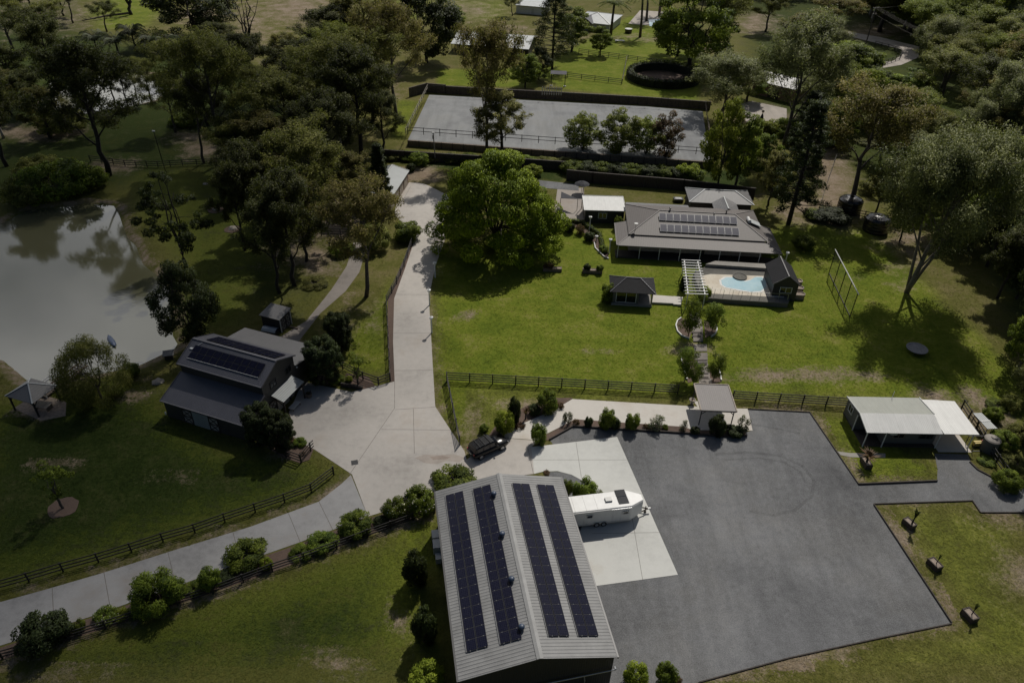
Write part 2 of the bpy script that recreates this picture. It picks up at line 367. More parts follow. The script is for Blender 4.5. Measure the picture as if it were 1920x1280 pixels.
def sdist(poly, X, Y):
    p = np.array([(v.x, v.y) for v in poly]); d = np.full(X.shape, 1e9); ins = np.zeros(X.shape, bool)
    for i in range(len(p)):
        a, b_ = p[i], p[(i + 1) % len(p)]; e = b_ - a
        t = np.clip(((X - a[0]) * e[0] + (Y - a[1]) * e[1]) / (e @ e), 0, 1)
        d = np.minimum(d, np.hypot(X - a[0] - t * e[0], Y - a[1] - t * e[1]))
        c = ((a[1] > Y) != (b_[1] > Y)); xx = (e[0]) * (Y - a[1]) / (e[1] if abs(e[1]) > 1e-9 else 1e-9) + a[0]
        ins ^= c & (X < xx)
    return np.where(ins, -d, d)
Z = np.zeros(X.shape)
sp1 = sdist(POND, X, Y); sp2 = sdist(POND2, X, Y); sd = np.minimum(sp1, sp2)
Z = -1.1 * np.clip((.7 - sd) / 2.4, 0, 1)
cov = np.zeros(X.shape + (4,)); cov[..., 3] = 1
def paint(ch, poly, val, soft):
    s = np.clip(.5 - sdist(PP(poly), X, Y) / (2 * soft), 0, 1); cov[..., ch] = np.where(val >= 0, np.maximum(cov[..., ch], s * val), cov[..., ch] * (1 - s * -val))
def blob(ch, cx, cy, rx, ry, val, rot=0):
    pts = [(cx + rx * cos(a) * cos(rot) - ry * sin(a) * sin(rot), cy + rx * cos(a) * sin(rot) + ry * sin(a) * cos(rot)) for a in np.linspace(0, 2 * pi, 14, endpoint=False)]
    q = PP(pts); soft = max(.8, .45 * min(max(v.x for v in q) - min(v.x for v in q), max(v.y for v in q) - min(v.y for v in q)))
    s = np.clip(.5 - sdist(q, X, Y) / (2 * soft), 0, 1); cov[..., ch] = np.maximum(cov[..., ch], s * val)
# lush lawns
paint(0, [(812, 480), (1000, 420), (1150, 430), (1300, 480), (1480, 420), (1640, 430), (1760, 560), (1900, 690), (1960, 800), (1800, 760), (1590, 745), (1280, 745), (880, 735), (880, 850), (835, 790), (815, 700)], .95, 3)
paint(0, [(855, 720), (1270, 745), (1080, 760), (900, 860), (870, 845)], .5, 1)
paint(0, [(1520, 775), (1600, 780), (1760, 880), (1757, 905), (1600, 905)], .72, 2)
paint(0, [(1640, 945), (1830, 945), (1920, 1000), (2000, 1280), (1300, 1290), (1790, 1170)], .48, 3)
paint(0, [(820, 130), (1000, 128), (1010, 165), (820, 160)], .95, 1.5)
paint(0, [(1000, 140), (1080, 85), (1180, 30), (1250, 40), (1320, 110), (1310, 190), (1060, 168)], .9, 2)
paint(0, [(150, 20), (250, -20), (330, 0), (280, 50), (180, 60)], .8, 6)
paint(0, [(560, 60), (620, 40), (640, 90), (570, 110)], .8, 4)
paint(0, [(700, 0), (960, 0), (960, 40), (700, 40)], .6, 6)
paint(0, [(1720, 150), (1800, 170), (1840, 260), (1760, 280)], .7, 3)
paint(0, [(1640, 95), (1690, 105), (1650, 118)], .8, 1)
paint(0, [(740, 185), (790, 190), (760, 265), (725, 260)], .7, 2)
paint(0, [(220, 310), (480, 310), (560, 440), (470, 620), (360, 640), (300, 480), (240, 420)], .55, 5)
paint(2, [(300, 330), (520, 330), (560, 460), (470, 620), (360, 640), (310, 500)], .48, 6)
paint(0, [(640, 640), (735, 520), (735, 710), (640, 700)], .75, 2)
paint(0, [(-60, 760), (250, 690), (420, 830), (580, 860), (640, 880), (540, 960), (0, 1130), (-120, 1120)], .68, 4)
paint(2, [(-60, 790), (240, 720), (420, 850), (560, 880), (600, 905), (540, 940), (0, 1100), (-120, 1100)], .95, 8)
paint(0, [(0, 1235), (800, 965), (850, 1280), (0, 1290)], .62, 4)
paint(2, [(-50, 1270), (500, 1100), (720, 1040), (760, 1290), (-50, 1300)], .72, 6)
paint(0, [(700, 990), (815, 950), (830, 1100), (760, 1080)], .75, 3)
# scrub / leaf litter; upper left cover darkened further to stand for tree shade
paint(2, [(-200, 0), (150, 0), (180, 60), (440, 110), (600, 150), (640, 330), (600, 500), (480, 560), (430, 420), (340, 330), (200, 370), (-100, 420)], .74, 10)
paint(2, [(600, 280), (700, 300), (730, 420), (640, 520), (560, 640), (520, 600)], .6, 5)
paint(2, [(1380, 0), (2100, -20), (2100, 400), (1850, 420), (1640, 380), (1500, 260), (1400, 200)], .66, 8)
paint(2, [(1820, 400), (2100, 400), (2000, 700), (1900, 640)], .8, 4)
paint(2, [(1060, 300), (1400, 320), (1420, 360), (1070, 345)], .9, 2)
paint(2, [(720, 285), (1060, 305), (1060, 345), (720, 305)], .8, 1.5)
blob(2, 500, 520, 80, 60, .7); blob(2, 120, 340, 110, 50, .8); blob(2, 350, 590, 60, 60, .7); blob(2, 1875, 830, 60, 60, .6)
# bare soil and worn grass
for a in [(1500, 705, 160, 16, .66), (1340, 712, 60, 12, .6), (1790, 770, 90, 22, .8, .5), (1850, 760, 60, 14, .85, .6), (1690, 500, 30, 50, .6), (1610, 520, 22, 8, .6), (868, 593, 26, 9, .62), (640, 410, 42, 60, .85, .5), (590, 480, 40, 50, .75, -.7),
          (215, 312, 40, 16, .7), (1560, 345, 34, 85, .95, -.22), (1430, 222, 46, 22, 1), (780, 328, 50, 14, 1), (1070, 385, 30, 24, 1), (470, 60, 70, 60, .62), (560, 20, 90, 30, .7), (380, 30, 70, 20, .66), (860, 22, 90, 22, .62), (80, 30, 120, 40, .6), (60, 250, 90, 18, .7),
          (120, 245, 50, 12, .75), (380, 278, 50, 22, .72), (355, 255, 50, 12, .6), (950, 60, 60, 18, .6), (1100, 60, 40, 30, .35), (1420, 45, 40, 22, .72), (1500, 390, 60, 30, .7), (1700, 450, 70, 20, .66), (1880, 960, 70, 30, .72), (1900, 1090, 50, 60, .66), (1480, 1255, 45, 18, .8), (1580, 1240, 22, 14, .7),
          (1390, 1272, 30, 12, .75), (1690, 1010, 26, 14, .58), (265, 712, 20, 8, .75), (250, 745, 26, 12, .7), (20, 700, 22, 14, .8), (60, 770, 40, 16, .75), (740, 1180, 16, 60, .6, -.25), (680, 1020, 46, 14, .6, -.3), (100, 1275, 120, 20, .55), (300, 900, 60, 14, .54), (620, 1250, 80, 30, .52), (90, 872, 60, 12, .54),
          (1120, 660, 40, 9, .42), (1290, 655, 50, 14, .5), (885, 800, 24, 60, .56), (1010, 760, 90, 12, .56), (700, 600, 20, 60, .5), (560, 650, 40, 16, .6), (650, 600, 14, 60, .55), (735, 160, 14, 40, .75), (1250, 75, 70, 8, .6), (1320, 92, 50, 10, .6), (1180, 70, 60, 8, .5), (1640, 60, 70, 16, .7), (1780, 290, 30, 30, .5),
          (140, 735, 40, 14, .55), (530, 855, 40, 10, .75), (540, 470, 60, 30, .6), (490, 330, 40, 14, .6)]: blob(1, *a)
def band(pts, wdt, val):
    q = pts + pts[::-1][1:-1]; s = np.clip(1 - np.abs(sdist(PP(q), X, Y)) / wdt, 0, 1); cov[..., 1] = np.maximum(cov[..., 1], s * val)
for q_, v_ in (([(1640, 950), (1788, 1170), (1650, 1200), (1480, 1238), (1310, 1284)], .66), ([(1640, 944), (1823, 938), (1840, 964), (1990, 966)], .62), ([(1403, 763), (1520, 770), (1612, 906)], .6), ([(1612, 911), (1757, 900)], .55), ([(660, 892), (598, 936), (470, 983), (195, 1068), (0, 1122)], .5), ([(817, 500), (803, 558), (808, 640), (814, 764), (872, 850)], .52), ([(0, 1250), (131, 1203), (400, 1116), (571, 1054), (815, 965)], .6)): band(q_, 1.5, v_)
bank = np.clip(1 - np.abs(sd - .6) / 1.5, 0, 1); cov[..., 1] = np.maximum(cov[..., 1], bank * .75)
me = bpy.data.meshes.new('ground'); vs = np.stack([X, Y, Z], -1).reshape(-1, 3)
idx = np.arange(nx * ny).reshape(ny, nx); fs = np.stack([idx[:-1, :-1], idx[:-1, 1:], idx[1:, 1:], idx[1:, :-1]], -1).reshape(-1, 4)
me.vertices.add(len(vs)); me.vertices.foreach_set('co', vs.ravel()); me.loops.add(fs.size); me.loops.foreach_set('vertex_index', fs.ravel())
me.polygons.add(len(fs)); me.polygons.foreach_set('loop_start', np.arange(0, fs.size, 4)); me.polygons.foreach_set('loop_total', np.full(len(fs), 4)); me.update()
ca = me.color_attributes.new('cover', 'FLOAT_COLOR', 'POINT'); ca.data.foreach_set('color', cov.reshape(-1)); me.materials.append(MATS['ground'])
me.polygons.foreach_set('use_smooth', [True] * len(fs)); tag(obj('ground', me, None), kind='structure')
def grow(poly, k):
    c = sum(poly, Vector()) / len(poly); return [v + (v - c).normalized() * k for v in poly]
struct('pond_water', MB().poly(grow(POND, .3), -1.2, -.42), 'water'); struct('far_pond_water', MB().poly(grow(POND2, .3), -1.2, -.42), 'water')

# ------------------------------------------------------------------ SETTING: paving, gravel, beds
def strip(mb, pts, w, z0, z1, mi=0):
    """ribbon of width w (m) along ground pixels"""
    q = PP(pts)
    for a, b_ in zip(q[:-1], q[1:]):
        d = (b_ - a); t = Vector((-d.y, d.x, 0)).normalized() * w / 2
        mb.slab([Vector((p.x, p.y, z1)) for p in (a - t, b_ - t, b_ + t, a + t)], z1 - z0, mi)
    return mb
dr = MB().poly(PP([(537, 783), (549, 825), (568, 833), (589, 842), (660, 889), (690, 968), (742, 952), (825, 915), (860, 905), (1002, 888), (996, 838), (1010, 826), (925, 820), (875, 862), (871, 846), (816, 762), (811, 678), (807, 608), (804, 558), (816, 500), (834, 450), (850, 400), (850, 372), (805, 349), (792, 344), (767, 342), (744, 378), (740, 402), (779, 446), (761, 499), (739, 560), (737, 640), (740, 715), (704, 724), (680, 729), (660, 735), (576, 717), (560, 733)]), -.1, .03)
for j in [[(740, 715), (740, 765), (655, 890)], [(740, 768), (816, 763)], [(738, 695), (811, 694)], [(775, 766), (777, 850)], [(715, 805), (845, 806)], [(770, 350), (735, 412)], [(990, 840), (1000, 888)], [(738, 625), (808, 625)], [(742, 552), (805, 553)]]: strip(dr, j, .05, .031, .035, 1)
dr.poly(PP([(778, 858), (796, 852), (822, 853), (850, 851), (872, 858), (860, 866), (838, 864), (818, 870), (796, 868)]), .0305, .034, 2); dr.poly(PP([(806, 856), (830, 854), (846, 857), (836, 861), (812, 862)]), .0345, .037, 3)
concrete('concrete_stain', (.37, .325, .285)); concrete('concrete_stain_dark', (.31, .255, .215)); struct('driveway', dr, ['concrete_drive', 'joint', 'concrete_stain', 'concrete_stain_dark'])
ld = MB().poly(PP([(-160, 1172), (-60, 1145), (85, 1105), (195, 1073), (330, 1030), (470, 987), (598, 940), (640, 907), (658, 890), (690, 968), (640, 987), (560, 1017), (430, 1062), (330, 1099), (165, 1157), (0, 1210), (-160, 1260)]), -.1, .026)
for a, b_ in [((98, 1102), (102, 1178)), ((195, 1073), (207, 1140)), ((315, 1035), (330, 1098)), ((437, 998), (452, 1054)), ((541, 962), (563, 1016)), ((598, 940), (624, 993))]: strip(ld, [a, b_], .06, .027, .031, 1)
struct('lower_driveway', ld, ['concrete_old', 'joint'])
pd = MB().poly(PP([(996, 838), (1157, 819), (1271, 1077), (1118, 1098), (1080, 1020), (1108, 935), (1106, 918), (1096, 903), (1072, 890), (1045, 883), (1018, 884), (1002, 888)]), -.1, .034)
for a, b_ in [((998, 862), (1178, 862)), ((1112, 935), (1205, 925)), ((1110, 1000), (1236, 998)), ((1080, 829), (1090, 895)), ((1180, 940), (1205, 1087))]: strip(pd, [a, b_], .04, .035, .038, 1)
struct('parking_pad', pd, ['concrete_pad', 'joint'])
struct('garden_path', MB().poly(PP([(1073, 748), (1308, 762), (1300, 752), (1325, 752), (1332, 765), (1402, 766), (1411, 807), (1300, 806), (1280, 800), (1077, 787), (1023, 814), (1010, 825), (925, 819), (905, 830), (920, 818), (1045, 765)]), -.1, .025), 'concrete_path')
gv = MB().poly(PP([(1030, 824), (1073, 799), (1290, 812), (1356, 818), (1411, 807), (1402, 768), (1518, 774), (1608, 907), (1757, 902), (1758, 880), (1752, 850), (1815, 852), (1822, 872), (1850, 890), (1900, 907), (2000, 935), (2000, 962), (1838, 961), (1823, 940), (1638, 946), (1784, 1168), (1650, 1195), (1480, 1232), (1310, 1278), (1200, 1320), (1060, 1330), (1000, 1000), (1060, 860)]), -.1, .012)
for arc, w in (([(1340, 852), (1400, 847), (1460, 854), (1505, 873), (1526, 900), (1522, 930), (1490, 956), (1450, 966), (1405, 958)], .35), ([(1360, 862), (1420, 858), (1470, 866), (1500, 884), (1510, 905)], .25), ([(1404, 795), (1440, 800), (1500, 812)], .3)):
    strip(gv, arc, w, .0125, .0155, 1)
struct('gravel_yard', gv, ['gravel_yard', 'gravel_track'])
struct('gravel_island', MB().poly(PP([(1018, 885), (1045, 884), (1072, 891), (1096, 904), (1106, 919), (1108, 935), (1092, 960), (1060, 960), (1030, 900)]), -.1, .016), 'gravel_yard')
struct('garden_bed', MB().poly(PP([(1030, 824), (1008, 832), (1012, 822), (1077, 786), (1280, 800), (1300, 806), (1398, 808), (1398, 818), (1354, 818), (1288, 812), (1074, 799)]), -.1, .05), 'mulch')
struct('border_bed', MB().poly(PP([(905, 832), (935, 790), (985, 762), (1040, 746), (1074, 746), (1045, 766), (960, 802), (920, 820)]), -.1, .05), 'mulch')
struct('roadside_bed', MB().poly(PP([(-60, 1232), (0, 1214), (165, 1160), (330, 1102), (430, 1065), (560, 1020), (640, 990), (742, 955), (820, 918), (818, 956), (690, 1004), (515, 1070), (400, 1110), (265, 1156), (130, 1199), (-60, 1254)]), -.1, .02), 'mulch')
struct('barn_bed', MB().poly(PP([(638, 722), (650, 700), (690, 706), (704, 724), (680, 730)]), -.1, .06), 'mulch')
struct('barn_corner_bed', MB().poly(PP([(500, 838), (545, 822), (568, 832), (588, 842), (580, 862), (562, 868), (528, 856)]), -.1, .06), 'mulch')
struct('drive_verge', MB().poly(PP([(731, 716), (727, 640), (727, 560), (752, 500), (772, 446), (779, 446), (761, 499), (739, 560), (737, 640), (740, 715)]), -.1, .015), 'mulch')
struct('track', MB().poly(PP([(663, 455), (690, 455), (674, 510), (648, 546), (600, 588), (560, 640), (525, 632), (574, 602), (608, 560), (622, 542), (650, 499)]), -.1, .03), 'concrete_track')
struct('side_yard', MB().poly(PP([(1045, 355), (1095, 352), (1095, 412), (1050, 416), (1040, 395)]), -.1, .02), 'concrete_pink')
struct('back_lane', MB().poly(PP([(1010, 338), (1085, 346), (1085, 358), (1010, 352)]), -.1, .03), 'gravel_yard')
struct('forest_road', MB().poly(PP([(1630, 132), (1690, 122), (1722, 108), (1724, 88), (1650, 70), (1590, 60), (1590, 68), (1640, 80), (1690, 93), (1692, 102), (1675, 114), (1625, 123)]), -.1, .03), 'road_gravel')
struct('sandy_ground', MB().poly(PP([(1385, 195), (1410, 190), (1475, 204), (1475, 232), (1400, 230)]), -.1, .02), 'road_gravel')
ARZ = 1.4
AR = [P(805, 178, ARZ), P(1040, 191, ARZ), P(1212, 200, ARZ), P(1318, 209, ARZ), P(1324, 256, ARZ), P(1336, 303, ARZ), P(1040, 282, ARZ), P(765, 262, ARZ)]
struct('riding_arena', MB().poly(AR, -.3, ARZ), 'arena_sand')
for k, (px, py) in enumerate([(118, 951), (405, 394), (437, 430)]):
    bb = P(px, py); ring = [bb + Vector((r * cos(a), r * .95 * sin(a), 0)) for a in np.linspace(0, 2 * pi, 18, endpoint=False) for r in [(1.55 if k == 0 else 1.5) * rnd.uniform(.92, 1.08)]]
    struct('mulch_ring', MB().poly(ring, -.1, .05), 'mulch')

# ------------------------------------------------------------------ fences
def fence(name, label, base, h=1.25, rails=3, spacing=2.9, mat='rail_black', px=True, z0=0.0, pw=.13, rh=.13, cat='fence', posts_only=False):
    q = PP(base) if px else [Vector(b_) for b_ in base]
    t = thing(name, label, cat, q[0] + Vector((0, 0, z0))); r = MB(); o = q[0]
    post = MB().box((0, 0, h / 2 + .02), (pw, pw, h + .12)).mesh('post', mat); made = []
    for a, b_ in zip(q[:-1], q[1:]):
        L = (b_ - a).length; n_ = max(1, round(L / spacing)); ang = atan2((b_ - a).y, (b_ - a).x)
        for i in range(n_ + 1):
            p = a + (b_ - a) * i / n_ - o
            if all((p - m_).length > .6 for m_ in made):
                made.append(p.copy()); obj('post', post, None, t, loc=(p.x, p.y, 0), rz=ang)
        if not posts_only:
            for k in range(rails):
                z = h * (k + 1) / rails - .06; r.beam((a - o) + Vector((0, 0, z)), (b_ - o) + Vector((0, 0, z)), .05, rh)
    if not posts_only: obj('rails', r, mat, t)
    return t
fence('rail_fence', 'long black rail fence along the lower edge of the central lawn', [(838, 714), (1270, 738)], 1.45, 4)
fence('rail_fence', 'short black rail fence running down from the lawn corner to the parked car', [(838, 716), (862, 834)], 1.45, 4)
fence('rail_fence', 'black rail fence between the square garden shelter and the white-roofed cabin', [(1373, 749), (1592, 763)], 1.45, 4)
fence('rail_fence', 'black rail fence along the left verge of the upper concrete drive', [(643, 692), (681, 712), (710, 722), (732, 714), (725, 568), (744, 532), (758, 500), (775, 452)], 1.3, 3)
fence('rail_fence', 'black rail fence on the upper side of the lower drive at left', [(-60, 1122), (55, 1090), (119, 1071), (185, 1053), (247, 1034), (306, 1015), (366, 998), (422, 978), (479, 959), (534, 941), (584, 922), (626, 890)], 1.25, 3)
fence('rail_fence', 'black rail fence behind the shrub bed below the lower drive', [(-60, 1252), (131, 1199), (265, 1156), (400, 1112), (511, 1070), (571, 1050), (690, 1006), (815, 961)], 1.1, 3)
fence('rail_fence', 'dark rail fence across the paddock beyond the brown pond', [(170, 303), (235, 312), (297, 314), (343, 311), (396, 309), (474, 307), (520, 304)], 1.3, 3, 2.7)
fence('rail_fence', 'low dark rail fence at the head of the narrow concrete track', [(603, 442), (639, 443), (668, 445)], 1.5, 3, 3.5)
fence('rail_fence', 'short dark fence beside the bushes at the barn corner', [(520, 850), (537, 858), (565, 868), (583, 846), (589, 840)], 1.3, 3, 2)
fence('rail_fence', 'dark rail fence running beside the white carport and beige tank', [(1802, 766), (1828, 806), (1852, 848), (1880, 890), (1896, 908)], 1.4, 3, 2.4)
fence('rail_fence', 'dark rail fence behind the black water tanks', [(1534, 398), (1570, 402), (1620, 410), (1700, 424), (1745, 432)], 1.5, 3, 3)
fence('rail_fence', 'thin wire fence running up the bare sandy track', [(1534, 398), (1552, 340), (1566, 300)], 1.3, 2, 5, 'rail_black', pw=.08, rh=.03)
fence('rail_fence', 'dark rail fence across the small green paddock behind the arena', [(1038, 143), (1090, 149), (1166, 158)], 1.4, 3, 3.4)
fence('rail_fence', 'long dark rail fence beyond the green paddock by the palms', [(1085, 100), (1160, 110), (1230, 120), (1310, 128)], 1.4, 3, 3.4)
fence('rail_fence', 'pale fence closing the right end of the green paddock', [(1166, 158), (1175, 112)], 1.3, 3, 3, 'rail_pale')
fence('rail_fence', 'curved dark rail fence round the bend of the forest road', [(1640, 86), (1676, 96), (1690, 105), (1686, 112), (1664, 120), (1640, 122)], 1.5, 3, 3)
fence('arena_fence', 'two-rail dark fence along the near edge of the sand arena', [tuple(v) for v in (AR[7], AR[6], AR[5])], 1.5, 2, 3.6, px=False, z0=ARZ, rh=.12)
fence('arena_fence', 'leaning weathered fence up the left end of the sand arena', [tuple(v + Vector((-.4, 0, 0))) for v in (AR[7], AR[0])], 1.2, 2, 3.4, 'rail_pale', px=False, z0=ARZ)
fence('arena_fence', 'row of short dark posts along the far edge of the sand arena', [tuple(v) for v in (AR[0], AR[1], AR[2], AR[3])], 1.0, 1, 3.6, px=False, z0=ARZ)
fence('arena_fence', 'low timber fence at the right end of the sand arena', [tuple(v + Vector((.3, 0, 0))) for v in (AR[3], AR[4], AR[5])], 1.0, 2, 3.6, 'timber', px=False, z0=ARZ)
def wall(name, label, base, h, mat='timber_dark', t=.35, cat='retaining wall', z0=0, px=True):
    q = PP(base) if px else [Vector((v[0], v[1], 0)) for v in base]; r = MB(); o = q[0]; g = MB(); th_ = thing(name, label, cat, o)
    for a, b_ in zip(q[:-1], q[1:]):
        r.beam(a - o + Vector((0, 0, z0 + h / 2)), b_ - o + Vector((0, 0, z0 + h / 2)), t, h)
        n_ = max(1, int((b_ - a).length / 2.4))
        for i in range(n_ + 1):
            p = a + (b_ - a) * i / n_ - o; g.box((p.x, p.y - t / 2, z0 + h / 2 + .03), (.14, .12, h + .08))
    obj('sleeper_wall', r, mat, th_); obj('steel_posts', g, 'dark_metal', th_); return th_
wall('retaining_wall', 'long black retaining wall behind the house roofs', [(1062, 338), (1110, 343), (1280, 357), (1412, 373)], 2.3)
wall('retaining_wall', 'black retaining wall below the left half of the sand arena', [(700, 296), (760, 300), (900, 309), (1062, 320)], 2.0)
wall('retaining_wall', 'dark retaining wall along the far side of the sand arena', [(836, 176), (900, 180), (1040, 187), (1212, 197), (1330, 206)], 2.1, 'sleeper')
wall('retaining_wall', 'short dark retaining wall at the far left corner of the arena', [(768, 182), (800, 173), (836, 176)], 2.4, 'sleeper')
wall('retaining_wall', 'low dark wall carrying the near edge of the sand arena under its rail fence', [v + Vector((0, -.2, 0)) for v in (AR[7], AR[6], AR[5])], 1.37, 'timber', px=False)
# slatted white gate in that wall
g = thing('slat_gate', 'pale slatted gate in the dark wall behind the arena', 'gate', P(1016, 188)); gm = MB(); gf = MB()
for i in range(9): gm.box((i * .62, -.35, ARZ + 1.15), (.2, .05, 2.1))
gf.beam((-.1, -.28, ARZ + .4), (5.1, -.28, ARZ + .4), .06, .1); gf.beam((-.1, -.28, ARZ + 1.9), (5.1, -.28, ARZ + 1.9), .06, .1)
obj('slats', gm, 'off_white', g); obj('gate_frame', gf, 'timber', g)
def edging(label, pts, h=.14, mat='timber_dark', w=.14):
    q = PP(pts); mb = MB()
    for a, b_ in zip(q[:-1], q[1:]): mb.beam(a - q[0] + Vector((0, 0, h / 2)), b_ - q[0] + Vector((0, 0, h / 2)), w, h)
    return tag(obj('garden_edging', mb, mat, loc=q[0]), label, 'garden edging')
edging('dark timber edging along the long right side of the gravel yard', [(1638, 946), (1784, 1168)], .18, w=.1)
edging('timber edging along the bottom of the gravel yard', [(1784, 1169), (1650, 1196), (1480, 1233), (1310, 1279)], .12, w=.1)
edging('timber edging along the top of the right-hand lawn strip', [(1638, 945), (1823, 939), (1838, 961), (2000, 961)], .14, w=.1)
edging('timber edging of the gravel yard beside the cabin lawn', [(1402, 767), (1518, 773), (1609, 907)], .14, w=.1)
edging('dark timber edging in front of the cabin lawn', [(1609, 908), (1757, 902)], .22)
edging('curved black edging by the beige tank and carport', [(1818, 866), (1832, 880), (1862, 896), (1900, 908)], .15)
edging('dark timber edging below the shrub bed along the garden path', [(1030, 825), (1074, 800), (1290, 813), (1356, 819), (1400, 818)], .25)
edging('black timber sleeper edging the bed by the barn entrance', [(640, 723), (680, 730)], .5, 'timber_dark', .25)
tag(obj('drain_grate', MB().box((0, 0, .045), (.75, .7, .03), .3), 'dark_metal', loc=P(665, 867)), 'square dark drain grate set in the concrete apron', 'drain')

# ------------------------------------------------------------------ roofs and walls helper
def walls_box(mb, x0, x1, y0, y1, z0, z1, t=.12):
    mb.b2((x0, y0, z0), (x1, y0 + t, z1)); mb.b2((x0, y1 - t, z0), (x1, y1, z1))
    mb.b2((x0, y0 + t, z0), (x0 + t, y1 - t, z1)); mb.b2((x1 - t, y0 + t, z0), (x1, y1 - t, z1)); return mb
def prism_x(mb, prof, x0, x1, mi=0):
    """closed yz outline extruded along x"""
    n_ = len(prof); a = [(x0, y, z) for y, z in prof]; b_ = [(x1, y, z) for y, z in prof]
    return mb.add(a + b_, [tuple(range(n_ - 1, -1, -1)), tuple(range(n_, 2 * n_))] + [(i, (i + 1) % n_, n_ + (i + 1) % n_, n_ + i) for i in range(n_)], mi)
PM = {}
def solar(parent, o, ux, uy, nx_, ny_, pw, ph, mat, frame_mat, gap=.03, name='solar_panel', lift=.1, limit=999):
    """panels on a sloping face: o corner, ux / uy unit vectors along the face"""
    o, ux, uy = Vector(o), Vector(ux), Vector(uy); nz = ux.cross(uy).normalized(); R = Matrix((ux, uy, nz)).transposed()
    out = []
    a = MB(); a.box((pw / 2, ph / 2, 0), (pw - gap, ph - gap, .04), 0, 1); a.box((pw / 2, ph / 2, .012), (pw - gap - .07, ph - gap - .07, .03), 0, 0)
    me = a.mesh(name, [mat, frame_mat])
    for j in range(ny_):
        for i in range(nx_):
            p = obj(name, me, None, parent); M_ = Matrix.Translation(o + ux * i * pw + uy * j * ph + nz * lift) @ R.to_4x4(); p.matrix_local = M_; PM[p] = M_; out.append(p)
    return out

# ------------------------------------------------------------------ BIG SHED
ez = 4.8; o, rz, w = frame((861, 1277), (1163, 1230.5), ez); L = 20.3; w = 12.85; rise = 1.5
sh = thing('machinery_shed', 'large dark shed with ribbed grey roof carrying four long rows of solar panels', 'shed', o, rz)
wm = MB(); ov = .15
prism_x(MB(), [(0, 0)] * 3, 0, 0)
for y in (ov, L - ov - .15):                                             # gable ends
    pts = [(ov, 0), (w - ov, 0), (w - ov, ez - .06), (w / 2, ez + rise - .08), (ov, ez - .06)]
    a = [(x, y, z) for x, z in pts]; b_ = [(x, y + .15, z) for x, z in pts]
    wm.add(a + b_, [tuple(range(5)), tuple(range(9, 4, -1))] + [(i, 5 + i, 5 + (i + 1) % 5, (i + 1) % 5) for i in range(5)])
wm.b2((ov, ov + .15, 0), (ov + .15, L - ov - .15, ez - .07)); wm.b2((w - ov - .15, ov + .15, 0), (w - ov, L - ov - .15, ez - .07)); obj('wall', wm, 'wall_black', sh)
rf = MB(); sl_ = math.atan2(rise, w / 2); half = hypot(rise, w / 2)
rf.slab([(-.05, 0, ez), (w / 2, 0, ez + rise), (w / 2, L, ez + rise), (-.05, L, ez)], .07); rf.slab([(w / 2, 0, ez + rise), (w + .05, 0, ez), (w + .05, L, ez), (w / 2, L, ez + rise)], .07)
k = int(L / .31)
for i in range(k):
    y = .16 + i * .31; u = .024
    for s in (0, 1):
        xa, za, xb, zb = (-.05, ez, w / 2 - .12, ez + rise - .03) if s == 0 else (w + .05, ez, w / 2 + .12, ez + rise - .03)
        vs = [(xa, y - .075, za + .002), (xa, y - .03, za + u), (xa, y + .03, za + u), (xa, y + .075, za + .002), (xb, y - .075, zb + .002), (xb, y - .03, zb + u), (xb, y + .03, zb + u), (xb, y + .075, zb + .002)]
        rf.add(vs, [(0, 1, 5, 4), (1, 2, 6, 5), (2, 3, 7, 6)])
obj('roof', rf, 'roof_shed', sh)
rc = MB(); rc.slab([(w / 2 - .28, -.03, ez + rise + .0), (w / 2, -.03, ez + rise + .075), (w / 2, L + .03, ez + rise + .075), (w / 2 - .28, L + .03, ez + rise)], .02)
rc.slab([(w / 2, -.03, ez + rise + .075), (w / 2 + .28, -.03, ez + rise), (w / 2 + .28, L + .03, ez + rise), (w / 2, L + .03, ez + rise + .075)], .02); obj('ridge_cap', rc, 'ridge_grey', sh)
gm = MB(); gm.b2((-.2, -.02, ez - .16), (-.055, L + .02, ez + .02)); gm.b2((w + .055, -.02, ez - .16), (w + .2, L + .02, ez + .02)); obj('gutter', gm, 'dark_metal', sh)
pp = MB(); pp.tube([(4.6, -.06, 2.4), (w + .05, -.06, 3.1)], .06, 8); pp.tube([(w - 2.6, -.06, 2.95), (w - 2.5, -.12, 2.2), (w - 2.5, -.12, 0)], .05, 8); pp.tube([(w + .05, -.06, 3.1), (w + .05, .2, 3.1)], .1, 8); obj('drain_pipe', pp, 'silver', sh)
UL, UR = Vector((w / 2, 0, rise)).normalized(), Vector((w / 2, 0, -rise)).normalized(); UY = Vector((0, 1, 0))
allp = []
def shed_row(side, u0, y0, ny_):
    ux = UL if side == 0 else UR; oo = Vector((0, y0, ez)) + UL * u0 if side == 0 else Vector((w / 2, y0, ez + rise)) + UR * u0
    nz = ux.cross(UY).normalized(); rl = MB(); pw, ph = .86, 1.005
    for q in (0, 1):
        for s in (.22, .64):
            a = oo + ux * (q * (pw + .06) + s) + nz * .06; rl.beam(a, a + UY * ph * ny_, .04, .04)
    for j in range(ny_ + 1):
        for s in (.28, 1.52):
            rl.box(oo + ux * s + UY * (j * ph) + nz * .135, (.06, .05, .02))
    rl.beam(oo - ux * .07 + nz * .08, oo - ux * .07 + nz * .08 + UY * ph * ny_, .05, .06); obj('mounting_rail', rl, 'rail_grey', sh)
    for q in (0, 1): allp.extend(solar(sh, oo + ux * q * (pw + .05), ux, UY, 1, ny_, pw, ph, 'solar_dark', 'panel_frame', .012, lift=.11))
shed_row(0, .95, 2.2, 17); shed_row(0, 3.75, 2.05, 17); shed_row(1, 1.15, 1.9, 17.5.__int__()); shed_row(1, 3.75, 1.9, 17)
allp.sort(key=lambda p: PM[p].translation.y)
